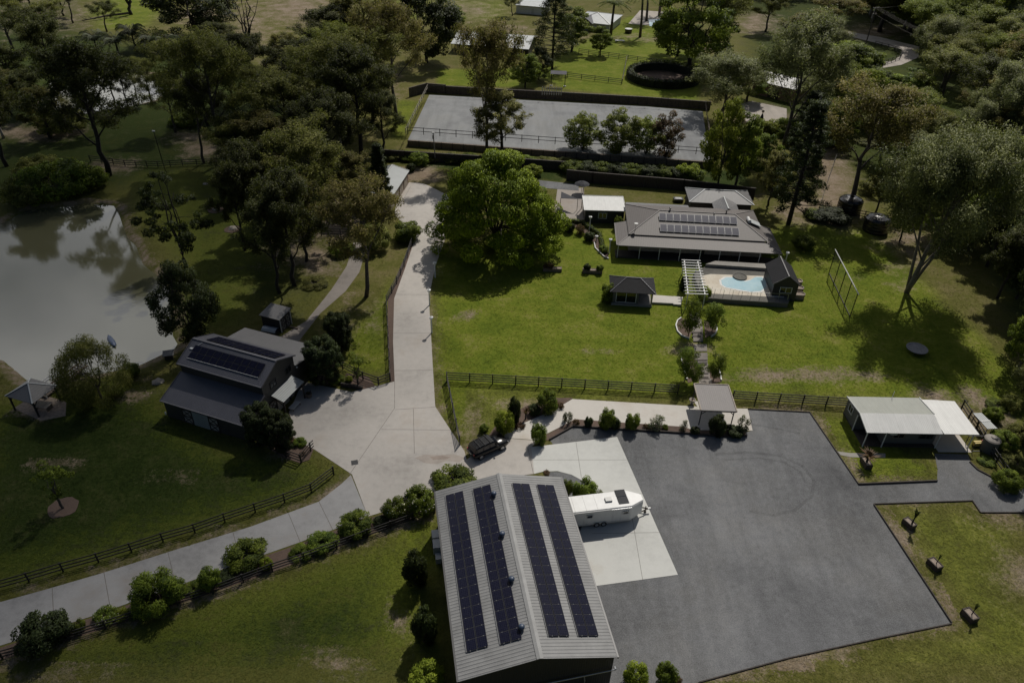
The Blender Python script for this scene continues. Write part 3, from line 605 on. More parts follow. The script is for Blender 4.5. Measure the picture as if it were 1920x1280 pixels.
far = allp[100:]; mb = MB()
for p in far:
    vs = [PM[p] @ v.co for v in p.data.vertices]; mb.add(vs, [tuple(f.vertices) for f in p.data.polygons]); mb.m[-len(p.data.polygons):] = [f.material_index for f in p.data.polygons]
for p in far: bpy.data.objects.remove(p)
tag(obj('solar_panels', mb, ['solar_dark', 'panel_frame'], sh), kind='stuff')
for y in (2.9, 7.6, 12.6, 17.6):
    v = MB().lathe([(.10, -.1), (.10, .14), (.22, .16), (.27, .26), (.27, .40), (.21, .5), (.08, .54)], 12, (w / 2 - .95, y, ez + rise - .22)); vo = obj('roof_vent', v, 'vent_blue', sh, True)
ac = MB(); ac.b2((-.75, L - 4.2, .3), (-.05, L - 3.1, 1.3)); ac.b2((-.75, L - 2.9, .3), (-.05, L - 1.9, 1.3)); ac.b2((-.6, L - 5.2, .1), (-.05, L - 4.4, .8))
for zc in (0,):
    ac.b2((-.77, L - 4.05, .42), (-.755, L - 3.25, 1.18), 1); ac.b2((-.77, L - 2.8, .42), (-.755, L - 2.0, 1.18), 1)
obj('air_conditioner', ac, ['off_white', 'dark_metal'], sh)

# ------------------------------------------------------------------ BARN
o, rz, w = frame((301, 750), (459, 798), 2.6); w = 12.15
bn = thing('barn', 'dark two-storey barn with raised centre roof, solar panels and side lean-tos', 'barn', o, rz)
Y1, Y2, Y3, Y4 = 4.0, 7.15, 10.3, 16.0; e1, t1, e2, rg = 2.6, 4.1, 5.6, 7.0
wm = MB(); x0, x1 = .2, w - .2
wm.b2((x0, .15, 0), (x1, .3, e1 - .08)); wm.b2((x0, Y4 - .3, 0), (x1, Y4 - .15, e1 - .08))
for xa in (x0, x1 - .15):
    pts = [(.3, 0), (Y4 - .3, 0), (Y4 - .3, e1 - .05), (Y3, t1 - .1), (Y3, e2 - .06), (Y2, rg - .08), (Y1, e2 - .06), (Y1, t1 - .1), (.3, e1 - .05)]
    a = [(xa, y, z) for y, z in pts]; b_ = [(xa + .15, y, z) for y, z in pts]; n_ = 9
    for q in ([8, 0, 1, 2, 3, 7], [7, 3, 4, 5, 6]):
        pass
    A_ = [0, 1, 2, 3, 7, 8]; B_ = [7, 3, 4, 5, 6]
    wm.add(a + b_, [tuple(A_), tuple(B_), tuple(9 + i for i in reversed(A_)), tuple(9 + i for i in reversed(B_))] + [(i, 9 + i, 9 + (i + 1) % 9, (i + 1) % 9) for i in range(9)])
wm.b2((x0 + .15, Y1, t1 - .3), (x1 - .15, Y1 + .12, e2 - .07)); wm.b2((x0 + .15, Y3 - .12, t1 - .3), (x1 - .15, Y3, e2 - .07)); obj('wall', wm, 'wall_charcoal', bn)
def slope(name, ya, za, yb, zb, mat, x0=0, x1=w, t=.06):
    m_ = MB(); m_.slab([(x0, ya, za), (x1, ya, za), (x1, yb, zb), (x0, yb, zb)], t); return obj(name, m_, mat, bn)
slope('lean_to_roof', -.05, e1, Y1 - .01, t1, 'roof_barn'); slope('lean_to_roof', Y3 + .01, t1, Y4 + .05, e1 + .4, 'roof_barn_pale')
r1 = MB(); r1.slab([(0, Y1 - .25, e2 - .1), (w, Y1 - .25, e2 - .1), (w, Y2, rg), (0, Y2, rg)], .06); r1.slab([(0, Y2, rg), (w, Y2, rg), (w, Y3 + .25, e2 - .1), (0, Y3 + .25, e2 - .1)], .06); obj('upper_roof', r1, 'roof_barn', bn)
r1 = MB(); r1.beam((-.02, Y2, rg + .03), (w + .02, Y2, rg + .03), .3, .05); obj('ridge_cap', r1, 'roof_barn', bn)
tr = MB()
for xx in (-.02, w + .02):
    for a, b_ in (((xx, Y1 - .27, e2 - .12), (xx, Y2, rg + .02)), ((xx, Y2, rg + .02), (xx, Y3 + .27, e2 - .12)), ((xx, -.07, e1 - .02), (xx, Y1, t1 - .02))): tr.beam(a, b_, .05, .16)
tr.beam((-.02, -.1, e1 - .04), (w + .02, -.1, e1 - .04), .12, .12); tr.beam((-.02, Y1 - .3, e2 - .14), (w + .02, Y1 - .3, e2 - .14), .12, .12); obj('trim', tr, 'roof_barn', bn)
uv = Vector((0, Y2 - Y1 + .25, rg - e2 + .1)).normalized(); ux = Vector((1, 0, 0))
solar(bn, Vector((.95, Y1 - .25, e2 - .1)) + uv * 1.0, ux, uv, 10, 2, 1.02, .96, 'solar_dark', 'dark_metal', .03)
uv2 = Vector((0, Y3 - Y2 + .25, -(rg - e2 + .1))).normalized()
solar(bn, Vector((11.5, Y2, rg)) + uv2 * 2.75, -ux, -uv2, 10, 2, 1.0, 1.15, 'solar_dark', 'dark_metal', .03)
rl = MB(); q = Vector((.9, Y1 - .25, e2 - .1)) + uv * .95 + Vector((0, 0, .1)); rl.beam(q, q + ux * 10.3, .05, .07); rl.box((.65, Y1 + 1.9, e2 + .85), (.4, .3, .12)); rl.beam((.9, Y1 + 2.0, e2 + .88), (1.6, Y2 - .3, rg - .05), .05, .05); obj('mounting_rail', rl, 'silver', bn)
def xdoor(parent, c, wd, hd, n_, pane='paving_grey', name='barn_door'):
    c = Vector(c); n3 = Vector((n_[0], n_[1], 0)); t = Vector((-n3.y, n3.x, 0)); Zv = Vector((0, 0, 1)); f = MB(); g = MB()
    a, b_ = c - t * wd / 2 + n3 * .04, c + t * wd / 2 + n3 * .04
    for p in (a, b_): f.beam(p, p + Zv * hd, .12, .08)
    for z in (.08, hd * .5, hd - .06): f.beam(a + Zv * z, b_ + Zv * z, .08, .12)
    for z in (.1, hd * .5): f.beam(a + Zv * z, b_ + Zv * (z + hd * .46), .06, .1); f.beam(b_ + Zv * z, a + Zv * (z + hd * .46), .062, .1)
    g.beam(c - t * wd / 2 + Zv * hd / 2 + n3 * .01, c + t * wd / 2 + Zv * hd / 2 + n3 * .01, .03, hd - .1)
    d = obj(name, f, 'timber_dark', parent); obj('pane', g, pane, d); return d
xdoor(bn, (3.5, .15, 0), 1.3, 2.15, (0, -1)); xdoor(bn, (7.3, .15, 0), 1.3, 2.15, (0, -1))
rd = MB(); rd.b2((4.25, .09, 0), (6.55, .14, 2.15)); obj('roller_door', rd, 'roof_garage', bn)
aw = MB(); aw.slab([(w - .2, 5.2, 3.1), (w + 1.5, 5.2, 2.6), (w + 1.5, 9.5, 2.6), (w - .2, 9.5, 3.1)], .07); obj('awning', aw, 'roof_garage', bn)
po = MB()
for y in (5.4, 9.3): po.beam((w + 1.35, y, 0), (w + 1.35, y, 2.6), .14, .14); po.beam((w + 1.3, y, 1.8), (w, y, 2.6), .08, .08)
po.beam((w + 1.36, 5.2, 2.5), (w + 1.36, 9.5, 2.5), .1, .16); obj('awning_post', po, 'timber_dark', bn)
xdoor(bn, (w - .2, 5.2, 0), 1.2, 2.2, (1, 0)); xdoor(bn, (w - .2, 8.9, 0), 1.2, 2.2, (1, 0))
ed = MB(); ed.b2((w - .2, 6.0, 0), (w - .14, 8.2, 2.2)); obj('entry_door', ed, 'wall_cream', bn)
window(bn, (w - .2, 6.0, 4.3), 1.1, .9, (1, 0), 'wall_charcoal', 2); window(bn, (w - .2, 9.0, 4.3), 1.1, .9, (1, 0), 'wall_charcoal', 2)
fl = MB().lathe([(.05, 0), (.12, .03), (.1, .14), (.02, .16)], 10, (w - .05, 10.5, 3.6)); obj('flood_light', fl, 'lamp_white', bn)
wt = MB(); wt.b2((-.02, .02, .3), (.1, .14, .7)); obj('wall_tap', wt, 'lamp_white', bn)
# doormat, pots and planters at the barn entrance
def at_local(o, rz, x, y, z=0): return Vector((o.x + cos(rz) * x - sin(rz) * y, o.y + sin(rz) * x + cos(rz) * y, z))
for i, (x, y, lab) in enumerate([(w + 1.7, 5.1, 'timber tub by the near post of the barn awning'), (w + 1.7, 9.7, 'timber tub by the far post of the barn awning')]):
    t = thing('planter_tub', lab, 'planter', at_local(o, rz, x, y, .03), rz); obj('tub', MB().lathe([(.32, 0), (.42, .55), (.36, .55), (.34, .45)], 14), 'timber', t); obj('soil', MB().lathe([(.33, .44), (.01, .46)], 14), 'soil_pale', t)
    st = MB()
    for k in range(14):
        a = k * 2.4; st.beam((0, 0, .4), (.35 * cos(a), .35 * sin(a), .9 + .25 * sin(k)), .03)
    obj('plant_stems', st, 'leaf_red' if i == 0 else 'leaf_dark', t)
bt = thing('bench_box', 'pale low bench under the barn awning', 'bench', at_local(o, rz, w + 1.25, 7.3, .03), rz); obj('seat', MB().b2((-.35, -.8, .36), (.35, .8, .44)), 'off_white', bt)
[obj('leg', MB().b2((a, b_, 0), (a + .08, b_ + .08, .36)), 'timber', bt) for a in (-.32, .24) for b_ in (-.75, .67)]

# ------------------------------------------------------------------ SMALL STABLE beside the track
o, rz, w = frame((487, 590), (522, 599), 2.3); w = 3.2
st = thing('small_stable', 'small dark stable with grey skillion roof and crossed doors beside the track', 'stable', o, rz)
wm = MB(); wm.b2((.1, .1, 0), (w - .1, .2, 2.2)); wm.b2((.1, 2.55, 0), (w - .1, 2.65, 2.45)); wm.b2((.1, .2, 0), (.2, 2.55, 2.25)); wm.b2((w - .2, .2, 0), (w - .1, 2.55, 2.25)); obj('wall', wm, 'wall_black', st)
rf = MB(); rf.slab([(-.1, -.1, 2.3), (w + .15, -.1, 2.3), (w + .15, 2.85, 2.6), (-.1, 2.85, 2.6)], .08); obj('roof', rf, 'roof_barn_pale', st)
xdoor(st, (w - .1, .85, .05), .95, 2.0, (1, 0), 'paving_grey', 'stable_door'); xdoor(st, (w - .1, 1.95, .05), .95, 2.0, (1, 0), 'paving_grey', 'stable_door')
obj('trim', MB().b2((w - .1, .12, 0), (w, .26, 2.2)), 'off_white', st); obj('trim', MB().b2((w - .1, 2.5, 0), (w, 2.64, 2.3)), 'off_white', st)
tag(obj('log', MB().tube([(0, 0, .12), (1.5, -.5, .12)], .09, 8), 'timber', loc=P(541, 613)), 'dark log lying on the paving beside the small stable', 'log')
tb = thing('covered_trailer', 'small low trailer under a pale rounded cover behind the barn', 'trailer', P(508, 624), radians(-15))
obj('cover', MB().add([(x, y, z) for x in np.linspace(-1.1, 1.1, 6) for y, z in ((-.6, .55), (-.45, .8), (0, .95), (.45, .8), (.6, .55))], [(i * 5 + j, (i + 1) * 5 + j, (i + 1) * 5 + j + 1, i * 5 + j + 1) for i in range(5) for j in range(4)]), 'roof_pale', tb, True)
obj('tray', MB().b2((-1.15, -.65, .35), (1.15, .65, .55)), 'dark_metal', tb)
for s in (-1, 1): obj('wheel', MB().tube([(0, s * .66, .28), (0, s * .8, .28)], .28, 14), 'rubber', tb)

# ------------------------------------------------------------------ POND GAZEBO, jetty, pump box
o, rz, w = frame((12, 742), (64, 757), 2.3); w, d = 4.2, 3.7
w, d = 4.0, 3.5; gz = thing('pond_gazebo', 'open grey hip-roofed gazebo on black posts beside the pond', 'gazebo', o, rz)
def hip(mb, x0, x1, y0, y1, z, zr, rx0, rx1, ry, t=.06):
    a, b_, c, e = (x0, y0, z), (x1, y0, z), (x1, y1, z), (x0, y1, z); p, q = (rx0, ry, zr), (rx1, ry, zr)
    mb.slab([a, b_, q, p] if rx1 - rx0 > .01 else [a, b_, p], t); mb.slab([b_, c, q], t); mb.slab([c, e, p, q] if rx1 - rx0 > .01 else [c, e, p], t); mb.slab([e, a, p], t)
    return [(a, p), (b_, q), (c, q), (e, p), (p, q)]
rf = MB(); e = hip(rf, -.1, w + .1, -.1, d + .1, 2.35, 3.55, w / 2, w / 2, d / 2); obj('roof', rf, 'roof_barn_pale', gz)
cp = MB(); [cp.beam(Vector(a) + Vector((0, 0, .03)), Vector(b_) + Vector((0, 0, .03)), .14, .04) for a, b_ in e[:4]]; obj('hip_cap', cp, 'roof_pale', gz)
for x in (.15, w - .15):
    for y in (.15, d - .15): obj('post', MB().box((x, y, 1.15), (.16, .16, 2.3)), 'rail_black', gz)
br_ = MB()
for x in (.15, w - .15):
    for s, y in ((1, .15), (-1, d - .15)): br_.beam((x, y, 1.6), (x, y + s * .7, 2.25), .07, .09)
for y in (.15, d - .15):
    for s, x in ((1, .15), (-1, w - .15)): br_.beam((x, y, 1.6), (x + s * .7, y, 2.25), .072, .09)
    br_.beam((.15, y, 2.25), (w - .15, y, 2.25), .1, .14)
obj('brace', br_, 'rail_black', gz)
struct('gazebo_ground', MB().poly([at_local(o, rz, x, y) for x, y in ((-.3, .3), (w + .6, -.3), (w + 2.6, 1.4), (w + .6, d), (0, d))], -.1, .02), 'soil_pale')
tb = thing('picnic_table', 'weathered slatted picnic table under the pond gazebo', 'table', at_local(o, rz, 3.2, 1.5), rz + .2)
tm = MB(); [tm.b2((-1, -.6 + i * .25, .7), (1, -.6 + i * .25 + .22, .75)) for i in range(5)]; obj('tabletop', tm, 'timber_pale', tb)
for x in (-.8, .8): obj('leg', MB().b2((x - .06, -.5, 0), (x + .06, .5, .7)), 'timber', tb)
jt = thing('jetty', 'narrow jetty with white handrails running from the bank into the pond', 'jetty', P(78, 744)); J0, J1 = P(78, 744), P(160, 684); dv = (J1 - J0); ln = dv.length; dv.normalize(); tv = Vector((-dv.y, dv.x, 0))
jm = MB(); [jm.beam(dv * (i * .3 + .1) - tv * .9 + Vector((0, 0, .25)), dv * (i * .3 + .1) + tv * .9 + Vector((0, 0, .25)), .26, .06) for i in range(int(ln / .3))]; obj('deck', jm, 'timber', jt)
hr = MB()
for s in (-.9, .9):
    for z in (.8, 1.2): hr.tube([tv * s + Vector((0, 0, z)), dv * ln + tv * s + Vector((0, 0, z))], .075, 6)
    for i in range(6): p = dv * ln * i / 5 + tv * s; hr.tube([p + Vector((0, 0, -1)), p + Vector((0, 0, 1.2))], .07, 6)
obj('handrail', hr, 'white_paint', jt)
bx = thing('pump_box', 'small grey-topped pump cover on the near bank of the pond', 'pump cover', P(318, 671), .3); obj('housing', MB().b2((-.5, -.4, 0), (.5, .4, .7)), 'timber_dark', bx); obj('lid', MB().slab([(-.7, -.55, .75), (.7, -.55, .75), (.7, .55, .95), (-.7, .55, .95)], .05), 'roof_barn_pale', bx)
tag(obj('kayak', MB().add([(x, y * wd, z) for x, wd in ((-1.6, .05), (-1, .8), (0, 1), (1, .8), (1.6, .05)) for y, z in ((-.42, .05), (-.3, .32), (.3, .32), (.42, .05))], [(i * 4 + j, i * 4 + j + 1, i * 4 + j + 5, i * 4 + j + 4) for i in range(4) for j in range(3)]), 'blue_plastic', loc=P(208, 636) + Vector((0, 0, -.42)), rz=radians(-50), smooth=True), 'blue plastic kayak floating beyond the rounded tree on the pond', 'kayak')
for lab, px, py, s in (('pale boulder in the mulch ring nearest the paddock fence', 405, 393, .8), ('dark pair of boulders in the lower mulch ring by the trees', 437, 428, .9), ('flat pale rock on the grass between pond and barn', 296, 716, .8), ('small round rock on the grass below the paddock fence', 385, 345, .5)):
    bmh = bmesh.new(); bmesh.ops.create_icosphere(bmh, subdivisions=2, radius=s)
    for v in bmh.verts: v.co *= rnd.uniform(.82, 1.12); v.co.z *= .45
    me = bpy.data.meshes.new('boulder'); bmh.to_mesh(me); bmh.free(); me.materials.append(MATS['stone']); tag(obj('boulder', me, None, loc=P(px, py)), lab, 'boulder')

# ------------------------------------------------------------------ GARAGE
o, rz, w = frame((737, 367), (767, 321), 2.6); x0, x1 = -2.6, 12.2
ga = thing('garage', 'long pale-roofed garage with three white doors at the top of the drive', 'garage', o, rz)
wm = MB(); walls_box(wm, x0 + .2, x1 - .2, .3, 6.5, 0, 2.55)
for xa in (x0 + .2, x1 - .35): wm.add([(xa, .3, 2.55), (xa, 6.5, 2.55), (xa, 3.4, 3.45), (xa + .15, .3, 2.55), (xa + .15, 6.5, 2.55), (xa + .15, 3.4, 3.45)], [(0, 2, 1), (3, 4, 5), (0, 3, 5, 2), (1, 2, 5, 4)])
obj('wall', wm, 'wall_brick', ga)
rf = MB(); rf.slab([(x0, 0, 2.6), (x1, 0, 2.6), (x1, 3.4, 3.6), (x0, 3.4, 3.6)], .07); rf.slab([(x0, 3.4, 3.6), (x1, 3.4, 3.6), (x1, 6.8, 2.6), (x0, 6.8, 2.6)], .07); obj('roof', rf, 'roof_garage', ga)
rc = MB(); rc.beam((x0, 3.4, 3.62), (x1, 3.4, 3.62), .25, .05); rc.beam((x1, 0, 2.6), (x1, 3.4, 3.6), .1, .12); rc.beam((x1, 3.4, 3.6), (x1, 6.8, 2.6), .1, .12); obj('ridge_cap', rc, 'off_white', ga)
for a in (-1.0, 2.1, 5.4, 8.6): obj('garage_door', MB().b2((a, .22, .05), (a + 2.5, .29, 2.2)), 'wall_cream', ga)

# ------------------------------------------------------------------ HOUSE
o, rz, w = frame((1157, 459), (1467, 475.5), 2.5); w = 27.3
hs = thing('farmhouse', 'long low house with brown hipped roof, verandah and two rows of solar panels', 'house', o, rz)
wm = MB(); walls_box(wm, 2.3, 24.9, 2.6, 14.6, 0, 3.0, .2); obj('wall', wm, 'wall_cream', hs)
sb = MB(); sb.b2((0, 0.1, 0), (27.2, 2.6, .25)); obj('verandah_floor', sb, 'timber_dark', hs)
rf = MB(); zr = 5.0; e = hip(rf, 2.0, 25.3, 2.75, 14.9, 3.2, zr, 7.6, 20.6, 9.0); obj('roof', rf, 'roof_house', hs)
cp = MB(); [cp.beam(Vector(a) + Vector((0, 0, .04)), Vector(b_) + Vector((0, 0, .04)), .2, .05) for a, b_ in e]; obj('ridge_cap', cp, 'roof_carport', hs)
vr = MB(); z0, z1 = 2.5, 3.0
vr.slab([(0, 0, z0), (w, 0, z0), (25.2, 2.85, z1), (2.1, 2.85, z1)], .06); vr.slab([(0, 8.3, z0), (0, 0, z0), (2.1, 2.85, z1), (2.1, 8.3, z1)], .06); vr.slab([(w, 0, z0), (w, 9.5, z0), (25.2, 9.5, z1), (25.2, 2.85, z1)], .06); obj('verandah_roof', vr, 'roof_house', hs)
cp = MB(); cp.beam((0, 0, z0 + .03), (2.1, 2.85, z1 + .03), .16, .04); cp.beam((w, 0, z0 + .03), (25.2, 2.85, z1 + .03), .16, .04); cp.beam((0, -.05, z0 - .06), (w, -.05, z0 - .06), .1, .12); cp.beam((-.05, 0, z0 - .06), (-.05, 8.3, z0 - .06), .1, .12); obj('gutter', cp, 'roof_carport', hs)
for x in (.25, 3.9, 7.2, 10.6, 14, 17.2, 20.5, 23.8, 26.9): obj('verandah_post', MB().box((x, .15, 1.25), (.11, .11, 2.5)), 'white_paint', hs)
obj('verandah_post', MB().box((.2, 7.8, 1.25), (.11, .11, 2.5)), 'white_paint', hs)
for x, pn in ((5.6, 5), (11, 4), (20.5, 2), (16.6, 2)): window(hs, (x, 2.6, 1.6), .72 * pn, 1.2, (0, -1), 'white_paint', pn)
obj('door', MB().b2((14.3, 2.54, .25), (15.2, 2.6, 2.3)), 'timber_dark', hs)
sk = MB(); sk.slab([(2.3, 14.95, 3.0), (13.8, 14.95, 3.0), (13.8, 16.6, 2.8), (2.3, 16.6, 2.8)], .06); obj('skillion_roof', sk, 'roof_barn_pale', hs)
uy = Vector((0, 6.25, 1.8)).normalized(); up2 = Vector((0, cos(radians(24)), sin(radians(24))))
for u0, nm in ((.9, 0), (3.7, 1)):
    oo = Vector((7.35, 2.75, 3.2)) + uy * u0 + Vector((0, 0, .12)); solar(hs, oo, (1, 0, 0), up2, 11, 1, 1.215, 1.62, 'solar_grey', 'white_paint', .05, lift=.06)
    rl = MB(); [rl.beam(oo + Vector((i * 13.36, 0, -.05)) + up2 * 1.4, oo + Vector((i * 13.36, .1, -.05)) + up2 * 1.4 - Vector((0, 0, .35)), .06) for i in (.01, .25, .5, .75, .99)]; obj('mounting_frame', rl, 'silver', hs)
sw = obj('solar_water_heater', MB().tube([(22.9, 7.2, 4.55), (22.9, 8.7, 4.55)], .3, 14), 'white_paint', hs)
sw2 = MB(); sw2.slab([(23.2, 7.1, 4.45), (25.0, 7.1, 3.75), (25.0, 8.8, 3.75), (23.2, 8.8, 4.45)], .08); obj('collector', sw2, 'roof_pale', hs)
for x, y, z in ((9.4, 9.2, 5.0), (19.2, 9.4, 5.0), (16.9, 8.3, 4.85)): obj('flue', MB().lathe([(.1, -.1), (.1, .35), (.2, .36), (.2, .5), (.05, .55)], 10, (x, y, z)), 'dark_metal', hs)
dm = MB().tube([(3.2, 3.9, 3.5), (3.2, 3.9, 4.6)], .04, 6); dm.lathe([(.02, 0), (.3, .12), (.34, .2)], 12, (3.2, 3.85, 4.55)); obj('satellite_dish', dm, 'off_white', hs)
rw = MB(); walls_box(rw, 14.6, 25.8, 18.4, 24.2, 0, 2.8); walls_box(rw, 18.6, 22.6, 14.6, 18.4, 0, 2.7); obj('rear_wing', rw, 'wall_charcoal', hs)
rr = MB(); e = hip(rr, 14.2, 26.2, 18.0, 24.6, 2.85, 4.1, 17.4, 23.0, 21.3); rr.slab([(18.4, 13.8, 2.7), (20.6, 13.9, 3.75), (20.6, 19.2, 3.75), (18.4, 18.1, 2.9)], .05); rr.slab([(20.6, 13.9, 3.75), (22.9, 13.8, 2.7), (22.9, 18.1, 2.9), (20.6, 19.2, 3.75)], .05); obj('rear_wing_roof', rr, 'roof_barn_pale', hs)
rc = MB(); [rc.beam(Vector(a) + Vector((0, 0, .04)), Vector(b_) + Vector((0, 0, .04)), .2, .05) for a, b_ in e]; rc.beam((20.6, 13.9, 3.8), (20.6, 19.2, 3.8), .2, .05); obj('rear_ridge_cap', rc, 'roof_pale', hs)
HO, HRZ = o, rz
# outbuilding with white roof
o, rz, w = frame((1096, 394), (1173, 396), 2.6); w = 7.5
ob = thing('garden_studio', 'small dark outbuilding with flat white metal roof beside the house', 'outbuilding', o, rz)
obj('wall', walls_box(MB(), .2, w - .2, .2, 5.3, 0, 2.5), 'wall_charcoal', ob); obj('roof', MB().slab([(-.05, 0, 2.62), (w + .05, 0, 2.62), (w + .05, 5.5, 3.0), (-.05, 5.5, 3.0)], .1), 'roof_white', ob)
tr = MB(); tr.beam((-.08, 0, 2.6), (-.08, 5.5, 2.98), .06, .2); tr.beam((w + .08, 0, 2.6), (w + .08, 5.5, 2.98), .06, .2); tr.beam((-.05, 5.54, 3.0), (w + .05, 5.54, 3.0), .06, .16); obj('trim', tr, 'white_paint', ob)
window(ob, (3.4, .2, 1.5), 1.5, 1.1, (0, -1)); obj('flue', MB().tube([(.1, 6.3, 0), (.1, 6.3, 4.3)], .08, 8), 'timber', ob)
# lawn summer house (black hip roof)
o, rz, w = frame((1146, 546), (1229, 551), 2.5); w, d = 6.6, 4.6
sm = thing('summer_house', 'square summer house with black hipped roof and white sliding door on the lawn', 'summer house', o, rz)
rf = MB(); e = hip(rf, -.15, w + .15, -.15, d + .15, 2.5, 3.75, 2.3, 4.4, d / 2); obj('roof', rf, 'roof_black', sm)
rc = MB(); [rc.beam(Vector(a) + Vector((0, 0, .03)), Vector(b_) + Vector((0, 0, .03)), .13, .04) for a, b_ in e]; obj('hip_cap', rc, 'roof_house_dark', sm)
wm = MB(); wm.b2((.35, .4, .3), (.5, d - .3, 2.4)); wm.b2((.5, d - .45, .3), (w - .4, d - .3, 2.4)); wm.b2((.5, .4, .3), (.85, .52, 2.4)); wm.b2((4.0, .4, .3), (4.3, .52, 2.4)); obj('wall', wm, 'wall_grey', sm)
obj('floor', MB().b2((.2, .1, 0), (w - .2, d - .2, .3)), 'paving_grey', sm); window(sm, (2.4, .46, 1.4), 3.0, 1.9, (0, -1), 'white_paint', 2, 'sliding_door')
for x, y in ((w - .35, .3), (w - .35, d - .4)): obj('post', MB().box((x, y, 1.35), (.22, .22, 2.3)), 'wall_cream', sm)
vl = MB(); vl.b2((w - .45, .2, 2.1), (w - .25, d - .4, 2.42)); vl.b2((.3, .2, 2.3), (w - .45, .32, 2.48)); obj('beam', vl, 'wall_cream', sm)
br_ = MB(); br_.poly(PP([(1222, 556), (1262, 559), (1262, 572), (1222, 570)]), .1, .35); br_.poly(PP([(1262, 558), (1280, 560), (1276, 574), (1262, 573)]), .05, .3); tag(obj('footbridge', br_, 'concrete_path'), 'pale stepped walkway between the summer house and the pergola', 'walkway')
# pool, deck, pergola, pool house
dz = .75
DK = PP([(1300, 512), (1322, 500), (1440, 505), (1480, 510), (1480, 562), (1478, 569), (1316, 558)], dz)
pool_pts = [(1352, 526), (1362, 520.5), (1378, 521), (1388, 525), (1397, 528), (1406, 526), (1416, 520), (1428, 520), (1436, 527), (1436, 538), (1426, 546), (1408, 547), (1385, 543), (1362, 539), (1354, 534)]
dk = thing('pool_deck', 'raised stone pool terrace with cream paving beside the house', 'pool terrace', DK[0] * 1.0); dk.location.z = 0; D0 = Vector((DK[0].x, DK[0].y, 0))
obj('terrace', MB().poly([v - D0 for v in DK], 0, dz), 'pool_stone', dk); obj('paving', MB().poly([v - D0 for v in PP([(1312, 518), (1332, 514), (1440, 518), (1472, 528), (1470, 558), (1322, 550)], dz)], dz + .002, dz + .03), 'paving_pale', dk)
jn = MB()
for i in range(7):
    a, b_ = P(1336 + i * 17, 538 + i * 1.6, dz + .036) - D0, P(1332 + i * 17.4, 550 + i * 1.4, dz + .036) - D0; jn.beam(a, b_, .05, .006)
obj('paving_joints', jn, 'joint', dk)
obj('coping', MB().poly([v - D0 for v in grow(PP(pool_pts, dz), .35)], dz + .031, dz + .05), 'off_white', dk); obj('pool_water', MB().poly([v - D0 for v in PP(pool_pts, dz)], dz + .051, dz + .06), 'pool_water', dk)
obj('spa', MB().lathe([(1.15, 0), (1.15, .16), (.95, .16), (.92, .1), (0.01, .1)], 24, P(1387, 519, dz + .06) - D0), ['pool_stone'], dk)
tagl = obj('raised_wall', MB().poly([v - D0 for v in PP([(1322, 500), (1340, 494), (1445, 500), (1440, 508)], dz)], dz - .3, dz + .5), 'paving_grey', dk)
pf = thing('glass_pool_fence', 'clear glass pool fence along the front of the pool terrace', 'pool fence', D0); fm = MB(); q = PP([(1322, 552), (1476, 563)], dz); dv = (q[1] - q[0]); ns = 9
for i in range(ns + 1):
    p = q[0] + dv * i / ns - D0; fm.box((p.x, p.y, dz + .55), (.05, .05, 1.1))
fm.beam(q[0] - D0 + Vector((0, 0, 1.05)), q[1] - D0 + Vector((0, 0, 1.05)), .03, .03); obj('post_rail', fm, 'silver', pf)
pg = thing('pergola', 'white slatted pergola over the path between lawn and pool', 'pergola', P(1290, 575)); pz = 2.6; P0 = P(1290, 575)
A, B, C, D_ = P(1283, 489, pz) - P0, P(1308, 490, pz) - P0, P(1290, 552, pz) - P0, P(1322, 553, pz) - P0
for o_ in (A, B, C, D_): o_.z = pz
bm_ = MB(); bm_.beam(A, C, .14, .2); bm_.beam(B, D_, .14, .2); obj('side_beam', bm_, 'white_paint', pg)
n_ = 13
for i in range(n_):
    t = i / (n_ - 1); a, b_ = A.lerp(C, t) + Vector((0, 0, .14)), B.lerp(D_, t) + Vector((0, 0, .14)); dd = (b_ - a).normalized() * .45; obj('rafter', MB().beam(a - dd, b_ + dd, .13, .1), 'white_paint', pg)
for t in (0, .5, 1):
    for a, b_ in ((A, C), (B, D_)): p = a.lerp(b_, t); obj('post', MB().box((p.x, p.y, pz / 2), (.14, .14, pz)), 'white_paint', pg)
o, rz, w = frame((1433, 525), (1480, 522), 2.9)
PH0 = P(1444, 562, 0); rz = radians(-4)
ph = thing('pool_house', 'small black gable-roofed pool house with a white-framed window', 'pool house', PH0, rz); w, d, ez2 = 3.7, 6.0, 3.0
wm = MB(); walls_box(wm, 0, w, 0, d, 0, ez2, .12)
for ya in (0, d - .12): wm.add([(0, ya, ez2), (w, ya, ez2), (w / 2, ya, ez2 + 1.35), (0, ya + .12, ez2), (w, ya + .12, ez2), (w / 2, ya + .12, ez2 + 1.35)], [(0, 1, 2), (3, 5, 4), (0, 2, 5, 3), (1, 4, 5, 2)])
obj('wall', wm, 'wall_charcoal', ph)
rf = MB(); rf.slab([(-.25, -.2, ez2 - .1), (w / 2, -.2, ez2 + 1.45), (w / 2, d + .2, ez2 + 1.45), (-.25, d + .2, ez2 - .1)], .07); rf.slab([(w / 2, -.2, ez2 + 1.45), (w + .25, -.2, ez2 - .1), (w + .25, d + .2, ez2 - .1), (w / 2, d + .2, ez2 + 1.45)], .07); obj('roof', rf, 'roof_black', ph)
rc = MB(); rc.beam((w / 2, -.22, ez2 + 1.47), (w / 2, d + .22, ez2 + 1.47), .16, .05); rc.beam((-.25, -.22, ez2 - .1), (w / 2, -.22, ez2 + 1.45), .05, .14); obj('ridge_cap', rc, 'roof_barn_pale', ph); window(ph, (w / 2 + .1, 0, 1.9), 1.75, .95, (0, -1), 'white_paint', 2)
